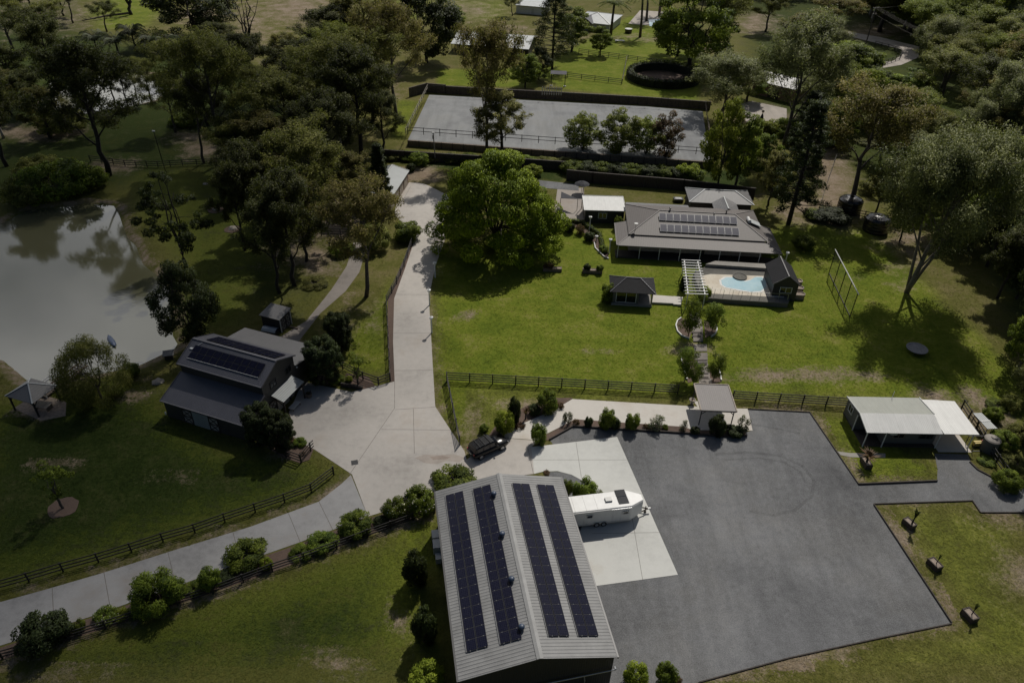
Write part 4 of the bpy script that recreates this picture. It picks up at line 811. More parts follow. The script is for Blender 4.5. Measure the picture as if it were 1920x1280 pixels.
for lab, px, py, sc in (('corrugated round-ended planter tank nearest the camera beside the pool house', 1491, 558, 1), ('middle rusty planter tank beside the pool house', 1489, 546, .98), ('farthest open planter tank beside the pool house with a dark plant', 1487, 533, .95)):
    t = thing('planter_tank', lab, 'planter', P(px, py), radians(-5)); pr = []
    for a in np.linspace(-pi / 2, pi / 2, 8): pr.append((.75 + .6 * cos(a), .6 * sin(a)))
    for a in np.linspace(pi / 2, 3 * pi / 2, 8): pr.append((-.75 + .6 * cos(a), .6 * sin(a)))
    m_ = MB(); n_ = len(pr); hh = .85 * sc
    m_.add([(x, y, z) for z in (0, hh) for x, y in pr] + [(x * .93, y * .9, hh) for x, y in pr] + [(x * .93, y * .9, hh - .12) for x, y in pr], [(i, (i + 1) % n_, n_ + (i + 1) % n_, n_ + i) for i in range(n_)] + [(n_ + i, n_ + (i + 1) % n_, 2 * n_ + (i + 1) % n_, 2 * n_ + i) for i in range(n_)] + [(2 * n_ + i, 2 * n_ + (i + 1) % n_, 3 * n_ + (i + 1) % n_, 3 * n_ + i) for i in range(n_)])
    obj('tank_wall', m_, 'tank_rust', t); obj('soil', MB().poly([(x * .92, y * .89) for x, y in pr], hh - .2, hh - .13), 'soil_pale', t)
# ------------------------------------------------------------------ garden shelter (square roof at the gate)
o, rz, w = frame((1315, 769), (1380, 771.5), 2.55); w, d = 4.2, 4.95
cs = thing('garden_shelter', 'square open shelter with grey-brown flat roof on four posts above the path', 'shelter', o, rz)
obj('roof', MB().slab([(0, 0, 2.6), (w, 0, 2.6), (w, d, 2.66), (0, d, 2.66)], .06), 'roof_carport', cs)
tr = MB(); tr.beam((-.06, -.05, 2.58), (-.06, d + .05, 2.64), .12, .2); tr.beam((w + .06, -.05, 2.58), (w + .06, d + .05, 2.64), .12, .2); tr.beam((0, d + .06, 2.64), (w, d + .06, 2.64), .12, .2); obj('fascia', tr, 'timber_pale', cs)
bm_ = MB(); bm_.beam((0, .0, 2.48), (w, .0, 2.48), .1, .14)
for x, s in ((.15, 1), (w - .15, -1)): bm_.beam((x, .1, 1.9), (x + s * .6, .1, 2.45), .06, .08)
obj('beam', bm_, 'dark_metal', cs)
for x in (.15, w - .15):
    for y in (.25, d - .2): obj('post', MB().box((x, y, 1.25), (.11, .11, 2.5)), 'dark_metal', cs)
t = thing('urn', 'pale stone urn standing by the back post of the garden shelter', 'urn', P(1297, 757)); obj('urn_body', MB().lathe([(.22, 0), (.24, .05), (.1, .14), (.12, .22), (.36, .5), (.42, .72), (.34, .72), (.3, .6)], 16), 'stone', t, True); obj('soil', MB().lathe([(.31, .6), (.01, .62)], 12), 'soil_pale', t)
# garden stair between the citrus trees
stp = MB()
for i, (px, py, ww) in enumerate([(1302, 590, 20), (1305, 604, 20), (1307, 616, 20), (1308, 622, 18), (1308, 628, 18), (1308, 634, 18), (1313, 652, 24), (1314, 668, 24), (1316, 674, 18), (1317, 680, 18), (1318, 690, 20), (1319, 699, 22), (1320, 704, 20), (1322, 716, 24)]):
    nxt = 14; stp.poly(PP([(px - ww / 2, py - 6), (px + ww / 2, py - 6), (px + ww / 2 + .8, py + 7), (px - ww / 2 + .8, py + 7)]), -.05, .16 if i in (3, 5, 8, 12) else .09 + .004 * (i % 2))
tag(obj('garden_stair', stp, 'concrete_track'), 'pale stone stair and path descending between the citrus trees', 'stair')
for (px, py), wh_ in zip(((1306, 625), (1316, 677), (1319, 702)), ('upper', 'middle', 'lowest')):
    for k, nk in ((0, 'farther'), (1, 'nearer')): tag(obj('sleeper_step', MB().poly(PP([(px - 9, py + k * 7 - 1.2), (px + 9, py + k * 7 - 1.2), (px + 9, py + k * 7 + 1.4), (px - 9, py + k * 7 + 1.4)]), .0, .19), 'timber_dark'), nk + ' dark timber sleeper of the ' + wh_ + ' pair across the garden stair', 'sleeper')
def curb(label, pts):
    q = PP(pts); m_ = MB()
    for a, b_ in zip(q[:-1], q[1:]): m_.beam(a - q[0] + Vector((0, 0, .12)), b_ - q[0] + Vector((0, 0, .12)), .16, .26)
    tag(obj('garden_kerb', m_, 'off_white', loc=q[0]), label, 'kerb')
curb('curved white kerb round the upper left citrus bed', [(1277, 597), (1270, 602), (1267, 611), (1270, 622), (1278, 630), (1292, 636)]); curb('curved white kerb round the upper right citrus bed', [(1343, 612), (1344, 620), (1340, 628), (1333, 632)])
curb('white kerb left of the lower citrus bed', [(1277, 672), (1281, 692), (1288, 712)]); curb('white kerb right of the lower citrus bed', [(1349, 695), (1352, 714)]); curb('white kerb edging the flower bed by the house corner', [(1114, 456), (1116, 466), (1124, 474), (1132, 482), (1141, 486)])
struct('citrus_bed', MB().poly(PP([(1277, 597), (1268, 606), (1270, 622), (1292, 636), (1298, 620), (1296, 600)]), -.05, .05), 'mulch'); struct('citrus_bed', MB().poly(PP([(1320, 600), (1343, 606), (1344, 622), (1322, 634)]), -.05, .05), 'mulch')
struct('citrus_bed', MB().poly(PP([(1278, 670), (1306, 665), (1308, 712), (1290, 718)]), -.05, .05), 'mulch'); struct('citrus_bed', MB().poly(PP([(1326, 690), (1350, 690), (1353, 716), (1330, 720)]), -.05, .05), 'mulch')
struct('house_bed', MB().poly(PP([(1030, 424), (1075, 424), (1100, 440), (1114, 456), (1117, 467), (1141, 487), (1140, 472), (1124, 446), (1090, 424), (1060, 416), (1030, 418)]), -.05, .04), 'mulch')
# ------------------------------------------------------------------ CABIN with carport
o, rz, w = frame((1627, 811), (1765, 813.5), 2.3); w = 8.8
cb = thing('cabin', 'grey cabin with bright white verandah roof and attached white carport', 'cabin', o, rz)
wm = MB(); wm.b2((2.5, .7, .1), (w - .05, .82, 2.3)); wm.b2((.05, 3.1, .1), (.17, 6.2, 2.5)); wm.b2((.17, 3.1, .1), (2.5, 3.22, 2.75)); wm.b2((2.5, .82, .1), (2.62, 3.1, 2.5)); wm.b2((.17, 6.08, .1), (w - .05, 6.2, 2.4)); wm.b2((w - .17, .82, .1), (w - .05, 6.08, 2.5)); obj('wall', wm, 'wall_grey', cb)
obj('floor', MB().b2((0, .1, 0), (w, 6.2, .1)), 'timber_dark', cb)
rf = MB(); rf.slab([(-.1, 2.72, 3.0), (w + .1, 2.72, 3.0), (w + .1, 6.4, 2.52), (-.1, 6.4, 2.52)], .08); obj('roof', rf, 'roof_cabin', cb)
rf = MB(); rf.slab([(-.12, -.05, 2.36), (w + .1, -.05, 2.36), (w + .1, 2.7, 3.03), (-.12, 2.7, 3.03)], .08); obj('verandah_roof', rf, 'roof_white', cb)
tr = MB(); tr.beam((-.14, -.05, 2.36), (-.14, 2.7, 3.02), .05, .16); tr.beam((-.14, 2.7, 3.02), (-.14, 6.4, 2.52), .05, .16); tr.beam((w + .12, 2.75, 3.03), (w + .12, 6.4, 2.55), .1, .14); obj('trim', tr, 'white_paint', cb)
rf = MB(); rf.slab([(w + .2, -.1, 2.42), (13.15, -.1, 2.42), (13.15, 5.9, 2.5), (w + 1.4, 6.1, 2.5), (w + .2, 6.1, 2.5)], .09); obj('carport_roof', rf, 'roof_white', cb)
for x, y in ((.05, .05), (2.3, .05), (w - .05, .05), (12.7, .1), (12.7, 5.6), (-.02, 3.0)): obj('post', MB().box((x, y, 1.2), (.1, .1, 2.4)), 'white_paint', cb)
window(cb, (.05, 4.9, 1.75), 1.1, 1.0, (-1, 0), 'white_paint', 2); window(cb, (4.3, .7, 1.5), 1.3, 1.0, (0, -1), 'timber', 2); window(cb, (7.6, .7, 1.5), 1.6, 1.1, (0, -1), 'wall_charcoal', 2)
obj('air_conditioner', MB().b2((3.0, .3, 1.75), (3.8, .69, 2.3)), 'white_paint', cb); obj('carport_screen', MB().b2((9.2, 5.7, 0), (12.6, 5.8, 1.7)), 'wall_charcoal', cb)
obj('antenna', MB().tube([(5.4, 6.2, 2.4), (5.4, 6.2, 3.6)], .03, 6), 'lamp_white', cb)
struct('carport_slab', MB().poly([at_local(o, rz, x, y) for x, y in ((8.9, -.6), (12.9, -.6), (12.9, 5.8), (8.9, 5.8))], -.1, .05), 'concrete_path')
struct('cabin_path', MB().poly(PP([(1570, 846), (1594, 849), (1660, 850), (1660, 858), (1596, 857), (1576, 853)]), -.1, .03), 'paving_grey')
hw = thing('panel_hutch', 'small hutch topped by a grey two-part panel beside the carport', 'hutch', P(1838, 806), rz + .1); obj('panel_top', MB().slab([(-.6, -1.4, 1.5), (.7, -1.4, 1.5), (.5, 1.5, 1.5), (-.6, 1.5, 1.5)], .06), 'roof_garage', hw); obj('divider', MB().b2((-.62, -.1, 1.503), (.66, .05, 1.55)), 'white_paint', hw)
[obj('leg', MB().b2((x, y, 0), (x + .08, y + .08, 1.43)), 'timber', hw) for x in (-.5, .38) for y in (-1.3, 1.2)]
tk = thing('water_tank', 'round dark tank with pale domed lid beside the carport', 'water tank', P(1851, 843)); tk.scale = (.7, .7, .9); tkb = MB().lathe([(1.25, 0), (1.25, 1.9)], 24); obj('tank_wall', tkb, 'wall_grey', tk); obj('lid', MB().lathe([(1.25, 1.9), (1.3, 1.93), (1.1, 2.05), (.4, 2.2), (.35, 2.3), (.05, 2.32)], 24), 'tank_beige', tk); obj('inlet', MB().box((.3, -.3, 2.25), (.5, .3, .12)), 'dark_metal', tk)
cr = thing('gas_cage', 'black framed cage with coloured bottles beside the carport post', 'cage', P(1822, 846), .05)
fr = MB(); [fr.beam(a, b_, .07) for a, b_ in (((0, 0, 0), (0, 0, 1.2)), ((3, 0, 0), (3, 0, 1.2)), ((0, 0, .05), (3, 0, .05)), ((0, 1.4, 1.2), (3, 1.4, 1.2)), ((0, 1.4, 0), (0, 1.4, 1.2)), ((3, 1.4, 0), (3, 1.4, 1.2)))]; obj('cage_frame', fr, 'dark_metal', cr)
tag(obj('toy_slide', MB().b2((0, 0, .1), (1.0, .5, .6), 0).b2((1.0, 0, .1), (1.4, .5, .7), 1), ['yellow_plastic', 'red_plastic'], loc=P(1826, 838) + Vector((0, 0, 0)), rz=.1), 'yellow and red plastic crate beside the carport post', 'crate')

# ------------------------------------------------------------------ FAR BUILDINGS
o, rz, w = frame((845, 82), (992, 93), 2.8); w = 24.8
fs_ = thing('stable_block', 'long low stable block with weathered grey roof behind the arena lawn', 'stable', o, rz)
obj('wall', walls_box(MB(), .6, w - .6, 2.2, 15, 0, 2.9), 'wall_black', fs_)
rf = MB(); rf.slab([(0, 0, 2.8), (w, 0, 2.8), (w, 9, 4.6), (0, 9, 4.6)], .1); rf.slab([(0, 9, 4.6), (w, 9, 4.6), (w, 16, 3.2), (0, 16, 3.2)], .1); obj('roof', rf, 'roof_pale', fs_)
for x in (4, 17.5): obj('skylight', MB().slab([(x, .8, 2.98), (x + 2, .8, 2.98), (x + 2, 8.5, 4.53), (x, 8.5, 4.53)], .02), 'off_white', fs_)
for x in np.linspace(.3, w - .3, 7): obj('post', MB().box((x, .3, 1.35), (.18, .18, 2.7)), 'timber_dark', fs_)
o, rz, w = frame((1075, 40), (1140, 47), 2.7)
wh = thing('white_house', 'white house with pale hipped roof at the top centre among palms', 'house', o, rz); w = 13.5
obj('wall', walls_box(MB(), .4, w - .4, .6, 17, 0, 2.7), 'off_white', wh); rf = MB(); e = hip(rf, 0, w, 0, 18, 2.75, 5.0, w / 2, w / 2 + .02, 7); obj('roof', rf, 'roof_pale', wh)
rc = MB(); [rc.beam(Vector(a) + Vector((0, 0, .05)), Vector(b_) + Vector((0, 0, .05)), .3, .06) for a, b_ in e[:4]]; obj('hip_cap', rc, 'off_white', wh)
gb = MB(); gb.add([(2.5, -1.5, 2.7), (7.5, -1.5, 2.7), (5, -1.5, 4.4), (5, 5, 4.4), (2.5, 5, 2.75), (7.5, 5, 2.75)], [(0, 1, 2), (0, 2, 3, 4), (1, 5, 3, 2)]); obj('porch_gable', gb, 'roof_house_dark', wh); window(wh, (10, .6, 1.5), 3, 1.4, (0, -1), 'white_paint', 3)
o, rz, w = frame((968, 11), (1005, 14), 2.7)
ws = thing('white_shed', 'white shed with pale roof at the top edge left of the dark pine', 'shed', o, rz); obj('wall', walls_box(MB(), 0, 11, 0, 10, 0, 2.9), 'white_paint', ws); obj('roof', MB().slab([(-.3, -.4, 3.0), (11.3, -.4, 3.0), (11.3, 10.3, 3.6), (-.3, 10.3, 3.6)], .1), 'roof_pale', ws); obj('door', MB().b2((6, -.06, 0), (7, -.003, 2.1)), 'off_white', ws)
o, rz, w = frame((1412, 150), (1474, 165), 3.6)
bs = thing('brown_barn', 'brown-walled barn half hidden by gum trees beyond the arena', 'barn', o, rz); w = 12.5
obj('wall', walls_box(MB(), .2, w - .2, .2, 10, 0, 3.6), 'wall_brick', bs); rf = MB(); rf.slab([(0, 0, 3.65), (w, 0, 3.65), (w, 5.2, 5.2), (0, 5.2, 5.2)], .08); rf.slab([(0, 5.2, 5.2), (w, 5.2, 5.2), (w, 10.3, 3.65), (0, 10.3, 3.65)], .08); obj('roof', rf, 'roof_barn_pale', bs); obj('skylight', MB().slab([(4, .3, 3.75), (5.2, .3, 3.75), (5.2, 5, 5.16), (4, 5, 5.16)], .02), 'white_paint', bs); obj('door', MB().b2((5, .12, 0), (8, .197, 3)), 'timber_dark', bs)
struct('neighbour_terrace', MB().poly(PP([(1178, 45), (1200, 20), (1265, 24), (1262, 52)]), -.1, .05), 'road_gravel')
tag(obj('swimming_pool', MB().poly(PP([(1216, 38), (1252, 36), (1246, 52), (1218, 50)]), .0, .12), 'pool_water'), 'pale blue swimming pool of the neighbour at the top', 'pool')
# round pen with clipped hedge
rc_ = P(1243, 148); rp = thing('round_yard', 'dark circular yard ringed by a clipped hedge right of the green paddock', 'round yard', rc_); ra = metres((1243, 148), 68)
ring = MB(); n_ = 40; ring.add([(r * cos(2 * pi * k / n_), r * .98 * sin(2 * pi * k / n_), z) for r, z in ((ra, 0), (ra, 2.0), (ra - 1.6, 2.1), (ra - 1.8, 0)) for k in range(n_)], [(j * n_ + k, j * n_ + (k + 1) % n_, (j + 1) * n_ + (k + 1) % n_, (j + 1) * n_ + k) for j in range(3) for k in range(n_)]); obj('hedge_ring', ring, 'hedge_core', rp)
obj('yard_floor', MB().lathe([(ra - 1.7, .0), (ra - 1.7, .06), (.1, .06)], 32), 'mulch', rp)
ss = thing('solar_stand', 'dark flat panel on two legs standing on the lawn behind the arena', 'panel stand', P(1046, 162), radians(-4)); obj('panel', MB().slab([(-2.2, -.5, 3.4), (2.2, -.5, 3.4), (2.2, .8, 4.0), (-2.2, .8, 4.0)], .1), 'solar_grey', ss)
for x in (-1.9, 1.9): obj('leg', MB().box((x, 0, 1.75), (.2, .2, 3.4)), 'dark_metal', ss); obj('footing', MB().box((x, 0, .1), (.7, .5, .2)), 'off_white', ss)
for lab, px, py in (('left black water tank behind the shrubs', 1590, 396), ('right black water tank by the rail fence', 1640, 432)):
    t = thing('rainwater_tank', lab, 'water tank', P(px, py)); obj('tank_wall', MB().lathe([(2.2, 0), (2.25, .3), (2.2, .6), (2.25, .9), (2.2, 1.2), (2.25, 1.5), (2.2, 1.8), (2.25, 2.1), (2.2, 2.4)], 28), 'tank_black', t); obj('domed_roof', MB().lathe([(2.2, 2.4), (1.8, 2.75), (1.0, 3.05), (.45, 3.15), (.45, 3.3), (.02, 3.32)], 28), 'tank_black', t)
# net frame, trampoline
A, B = P(1554, 512), P(1593.5, 594); nf = thing('net_frame', 'tall five-post netting frame with pale top rail on the right lawn', 'net frame', A); hN = 4.2; dv = B - A; fr = MB()
for i in range(5): p = dv * i / 4; obj('post', MB().tube([p, p + Vector((0, 0, hN))], .07, 8), 'rail_black', nf)
obj('top_rail', MB().tube([Vector((0, 0, hN)) - dv * .03, dv * 1.03 + Vector((0, 0, hN))], .08, 8), 'off_white', nf); obj('bottom_rail', MB().beam(Vector((0, 0, .08)), dv + Vector((0, 0, .08)), .08, .12), 'rail_black', nf)
nm = MB(); L_ = dv.length
for i in range(int(L_ / .35)): p = dv * (i * .35 / L_); nm.beam(p + Vector((0, 0, .1)), p + Vector((0, 0, hN)), .012)
for k in range(11): nm.beam(Vector((0, 0, .35 + k * .36)), dv + Vector((0, 0, .35 + k * .36)), .012)
obj('netting', nm, 'net', nf)
tp = thing('trampoline', 'round grey trampoline standing in the shade of the big gum', 'trampoline', P(1717, 659)); tp.scale = (.7, .7, .75); obj('mat', MB().lathe([(1.75, .78), (.02, .74)], 28), 'trampoline_mat', tp); obj('pad', MB().lathe([(1.72, .76), (1.72, .84), (2.05, .84), (2.05, .76)], 28), 'trampoline_mat', tp)
[obj('leg', MB().tube([(1.9 * cos(a), 1.9 * sin(a), .78), (1.9 * cos(a), 1.9 * sin(a), 0)], .04, 6), 'dark_metal', tp) for a in np.linspace(0, 2 * pi, 7)[:6]]
# planters on the right lawn and on the central lawn
def trough(label, A, B, wd, h, mat='planter_timber', name='planter_box'):
    a, b_ = P(*A), P(*B); d = b_ - a; L_ = d.length; t = thing(name, label, 'planter', (a + b_) / 2, atan2(d.y, d.x)); m_ = MB()
    m_.b2((-L_ / 2, -wd / 2, 0), (L_ / 2, -wd / 2 + .1, h)); m_.b2((-L_ / 2, wd / 2 - .1, 0), (L_ / 2, wd / 2, h)); m_.b2((-L_ / 2, -wd / 2 + .1, 0), (-L_ / 2 + .1, wd / 2 - .1, h)); m_.b2((L_ / 2 - .1, -wd / 2 + .1, 0), (L_ / 2, wd / 2 - .1, h)); obj('box', m_, mat, t)
    obj('soil', MB().b2((-L_ / 2 + .1, -wd / 2 + .1, 0), (L_ / 2 - .1, wd / 2 - .1, h - .06)), 'soil_pale', t); return t
TR = [trough('dark timber planter on the right lawn strip nearest the gravel corner', (1694, 977), (1712, 993), .75, .65), trough('dark timber planter in the middle of the right lawn strip', (1741, 1052), (1760, 1071), .8, .65), trough('dark timber planter lowest on the right lawn strip', (1806, 1146), (1826, 1168), .85, .65),
      trough('dark timber planter on the cabin lawn', (1618, 862), (1628, 880), .8, .6), trough('weathered timber trough at the edge of the big tree shade', (1018, 507), (1053, 508), .8, .6, 'timber'), trough('weathered timber trough on the lawn in front of the house', (1092, 510), (1129, 512), .8, .6, 'timber')]
# lamps, poles
def bollard(label, px, py, h=2.4, s=1.5):
    t = thing('lamp_post', label, 'lamp post', P(px, py)); obj('pole', MB().lathe([(.07 * s, 0), (.055 * s, h)], 10), 'lamp_white', t); obj('lantern', MB().lathe([(.06, h), (.17 * s, h + .06), (.2 * s, h + .32), (.08, h + .42), (.02, h + .5)], 12), 'lamp_white', t); return t
for a in (('white lamp post on the drive edge nearest the open lawn', 809.8, 624), ('white lamp post on the drive edge in the middle of the big tree shade', 805.5, 572), ('white lamp post on the drive edge farthest up in the tree shade', 816, 520), ('white lamp post behind the curved hedge by the house', 1105, 432), ('white lamp post at the left verandah corner of the house', 1142, 475), ('low white garden light in the bed by the house', 1118, 452), ('white garden light beside the pool house roof', 1470, 500)): bollard(*a, **({'h': .7} if 'low' in a[0] else {}))
ps = thing('power_pole', 'slim power pole with a white cap in front of the arena', 'power pole', P(816.5, 304)); obj('pole', MB().tube([(0, 0, 0), (-.25, 0, 6.3)], [.12, .09], 8), 'bark_pale', ps); obj('pole_cap', MB().box((-.25, 0, 6.35), (.5, .3, .25)), 'insulator', ps); obj('fitting', MB().box((-.27, -.1, 5.5), (.3, .3, .8)), 'dark_metal', ps)
pb = P(1622, 88); ph_ = height_at((1622, 88), 14); pw_ = thing('power_pole', 'tall power pole with two crossarms in the wood at the top right', 'power pole', pb); top = Vector((4.5, 2, ph_)) * 1
obj('pole', MB().tube([(0, 0, 0), (0, 0, ph_)], [.22, .16], 8), 'bark', pw_); obj('crossarm', MB().box((0, 0, ph_ - .3), (2.6, .14, .16), .5).box((0, 0, ph_ - 2.0), (2.0, .14, .16), .5), 'timber_pale', pw_)
ins = MB(); [ins.lathe([(.1, 0), (.12, .2), (.03, .28)], 8, (x * .88, x * .48, ph_ - .22)) for x in (-1.2, -.4, .4, 1.2)]; obj('insulator', ins, 'insulator', pw_)
wr = MB()
for x, z in ((-1.2, 0), (-.4, 0), (.4, 0), (1.2, 0), (-.8, -1.7)):
    a = pb + Vector((x * .88, x * .48, ph_ + z)); e_ = P(1960, 128, 10) + Vector((x, x * .5, z)); pts = [a.lerp(e_, t) - Vector((0, 0, 4 * 2.2 * t * (1 - t))) for t in np.linspace(0, 1, 14)]; wr.tube(pts, .022, 4)
wr.tube([P(1735, 2, 12).lerp(pb + Vector((0, 0, ph_ - .2)), t) - Vector((0, 0, 4 * .5 * t * (1 - t))) for t in np.linspace(0, 1, 6)], .03, 4)
tag(obj('power_line', wr, 'rail_pale'), 'bundle of overhead power wires running from the pole across the wood', 'power line')
lp = thing('yard_light_pole', 'thin dark light pole with a white lamp by the paddock fence', 'light pole', P(310, 320)); hh = height_at((310, 320), 247); obj('pole', MB().tube([(0, 0, 0), (-.3, 0, hh)], .08, 6), 'rail_black', lp); obj('lamp_head', MB().box((-.3, 0, hh + .1), (.5, .3, .2)), 'lamp_white', lp)
t = thing('garden_ornament', 'dark tapered garden ornament with grey ball top on the sandy ground', 'ornament', P(1427, 227)); obj('body', MB().lathe([(.55, 0), (.5, .6), (.3, 1.4), (.14, 1.8)], 12), 'canvas_dark', t, True); obj('ball', MB().lathe([(.1, 1.8), (.08, 2.1), (.28, 2.2), (.36, 2.45), (.28, 2.7), (.05, 2.8)], 12), 'stone', t, True)
t = thing('dark_umbrella', 'dark folded patio umbrella beside the white-roofed outbuilding', 'umbrella', P(1090, 362)); obj('pole', MB().tube([(0, 0, 0), (0, 0, 2.4)], .04, 6), 'timber', t); obj('canopy', MB().lathe([(1.5, 1.9), (1.0, 2.2), (.05, 2.6)], 10), 'canvas_dark', t)
t = thing('shade_sail', 'dark triangular shade sail over the paved yard by the big tree', 'shade sail', P(1050, 392)); obj('sail', MB().add([(0, 0, 2.2), (3.2, -.3, 2.3), (.2, 2.6, 2.4), (0, 0, 2.17), (3.2, -.3, 2.27), (.2, 2.6, 2.37)], [(0, 1, 2), (3, 5, 4), (0, 3, 4, 1), (1, 4, 5, 2), (2, 5, 3, 0)]), 'canvas_dark', t); obj('post', MB().tube([(3.2, -.3, 0), (3.2, -.3, 2.3)], .05, 6), 'dark_metal', t); obj('post', MB().tube([(0, 0, 0), (0, 0, 2.2)], .05, 6), 'dark_metal', t)
t = thing('hot_box', 'black and white slatted box on the small lawn behind the house', 'box', P(1271, 378)); obj('box_body', MB().b2((-.9, -.6, 0), (.9, .6, .7)), 'tank_black', t); obj('slats', MB().b2((-.6, -.35, .703), (.6, -.1, .74)).b2((-.6, .1, .703), (.6, .35, .74)), 'white_paint', t)
for lab, px, py in (('low dark tub on the neighbour lawn between the palms', 1178, 62), ('low white bench on the neighbour lawn below the palm', 1162, 79)):
    t = thing('garden_bench' if 'bench' in lab else 'garden_tub', lab, 'bench' if 'bench' in lab else 'tub', P(px, py))
    if 'bench' in lab: obj('seat', MB().b2((-1.6, -.5, .4), (1.6, .5, .55)), 'off_white', t); obj('leg', MB().b2((-1.3, -.4, 0), (-1.1, .4, .4)).b2((1.1, -.4, 0), (1.3, .4, .4)), 'off_white', t)
    else: obj('tub_wall', MB().lathe([(1.2, 0), (1.3, 1.3), (1.15, 1.3), (1.1, 1.0)], 16), 'tank_black', t); obj('tub_rim', MB().lathe([(1.15, 1.31), (1.32, 1.31), (1.32, 1.4), (1.15, 1.4)], 16), 'off_white', t)
ft = MB(); q0, q1 = P(155, 42), P(242, 29); ft.tube([(0, 0, .5), (q1 - q0) * .5 + Vector((0, 0, .9)), (q1 - q0) + Vector((0, 0, .7))], [.15, .3, .4], 8)
for k in range(12):
    a = (q1 - q0) * rnd.uniform(0, .6); ft.tube([a + Vector((0, 0, .6)), a + Vector((rnd.uniform(-4, 1), rnd.uniform(-3, 3), rnd.uniform(0, 2.5)))], [.09, .03], 5)
tag(obj('fallen_tree', ft, 'bark', loc=q0), 'fallen bare tree lying on the bright grass at the top left', 'fallen tree')

# ------------------------------------------------------------------ VEHICLES
def loft(mb, secs, mi=0, cap=True):
    n_ = len(secs[0]); o = [p for s in secs for p in s]; f = [(i * n_ + j, i * n_ + (j + 1) % n_, (i + 1) * n_ + (j + 1) % n_, (i + 1) * n_ + j) for i in range(len(secs) - 1) for j in range(n_)]
    if cap: f += [tuple(range(n_ - 1, -1, -1)), tuple(range((len(secs) - 1) * n_, len(secs) * n_))]
    return mb.add(o, f, mi)
def sec(x, hw, z0, z1, r=.12): return [(x, -hw + r, z0), (x, hw - r, z0), (x, hw, z0 + r), (x, hw, z1 - r), (x, hw - r, z1), (x, -hw + r, z1), (x, -hw, z1 - r), (x, -hw, z0 + r)]
ca, cb_ = P(884, 853, .4), P(944, 826, .4); d = cb_ - ca; cp_ = (ca + cb_) / 2; cp_.z = .035
car = thing('parked_car', 'black four-wheel-drive wagon with roof bars parked at the lawn corner', 'car', cp_, atan2(d.y, d.x))
b = MB(); loft(b, [sec(-2.35, .80, .45, .95), sec(-2.3, .90, .38, 1.02), sec(-1.9, .95, .34, 1.06), sec(0, .96, .32, 1.06), sec(1.0, .96, .34, 1.05), sec(1.5, .95, .34, 1.04), sec(2.2, .90, .36, .98), sec(2.38, .78, .45, .88)])
obj('body', b, 'car_black', car, True)
b = MB(); loft(b, [sec(-2.2, .80, 1.0, 1.05, .02), sec(-2.0, .78, 1.0, 1.72, .1), sec(-1.0, .77, 1.0, 1.80, .1), sec(.2, .76, 1.0, 1.78, .1), sec(.45, .76, 1.0, 1.72, .1), sec(1.15, .80, 1.0, 1.06, .02)]); obj('cabin', b, 'car_black', car)
gl = MB()
for s in (-1, 1):
    for x0, x1 in ((-1.85, -1.15), (-1.05, -.25), (-.15, .5)): gl.add([(x0, s * .81, 1.12), (x1 + (.28 if x1 > .4 else 0), s * .815, 1.12), (x1, s * .785, 1.6), (x0, s * .785, 1.6)], [(0, 1, 2, 3)])
gl.add([(1.1, -.68, 1.11), (1.1, .68, 1.11), (.52, .64, 1.66), (.52, -.64, 1.66)], [(0, 1, 2, 3)]); gl.add([(-2.17, -.66, 1.12), (-2.17, .66, 1.12), (-2.04, .62, 1.6), (-2.04, -.62, 1.6)], [(0, 3, 2, 1)]); obj('windows', gl, 'glass_car', car)
for x in (-1.45, 1.45):
    for s in (-1, 1): wo = obj('wheel', MB().tube([(x, s * .72, .37), (x, s * .97, .37)], .38, 18), 'rubber', car); obj('rim', MB().tube([(x, s * .965, .37), (x, s * .985, .37)], .23, 14), 'silver', wo)
rb = MB(); [rb.beam((x, -.78, 1.86), (x, .78, 1.86), .07, .04) for x in (-1.5, -.8, -.05)]; [rb.tube([(-1.8, s * .68, 1.84), (.3, s * .68, 1.82)], .025, 6) for s in (-1, 1)]; obj('roof_bars', rb, 'tank_black', car)
for s in (-1, 1): obj('headlight', MB().box((2.28, s * .62, .80), (.16, .36, .16)), 'lamp_white', car); obj('tail_light', MB().box((-2.31, s * .70, .92), (.08, .2, .3)), 'red_plastic', car); obj('mirror', MB().box((.72, s * 1.03, 1.12), (.14, .2, .16)), 'car_black', car)
obj('number_plate', MB().box((-2.37, 0, .72), (.02, .4, .14)), 'off_white', car)
# white trailer
A, B = P(1085, 988, .6), P(1185, 976, .6); d = B - A; o = Vector((A.x, A.y, .03)); tl = thing('horse_trailer', 'long white enclosed trailer with tapered nose parked beside the shed', 'trailer', o, atan2(d.y, d.x))
def tsec(x, w0, w1, z0, z1): r = .13; return [(x, w0, z0), (x, w1, z0), (x, w1, z1 - r), (x, w1 - r, z1), (x, w0 + r, z1), (x, w0, z1 - r)]
b = MB(); loft(b, [tsec(-2.2, .25, 2.65, .45, 2.5), tsec(5.6, .25, 2.65, .45, 2.5), tsec(7.05, .95, 1.95, .62, 2.42)]); obj('body', b, 'white_paint', tl)
sk = MB(); sk.b2((-2.2, .235, .42), (5.6, .249, .62)); obj('skirt', sk, 'off_white', tl)
window(tl, (1.15, .25, 1.75), .65, .42, (0, -1), 'off_white', 1); window(tl, (5.0, .25, 1.75), .62, .42, (0, -1), 'off_white', 1)
for x in (2.0, 2.75): wo = obj('wheel', MB().tube([(x, .3, .33), (x, .52, .33)], .33, 18), 'rubber', tl); wo.location.y = -.1; obj('rim', MB().tube([(x, .285, .33), (x, .3, .33)], .19, 14), 'silver', wo)
for x in (2.0, 2.75): obj('wheel', MB().tube([(x, 2.4, .33), (x, 2.62, .33)], .33, 18), 'rubber', tl)
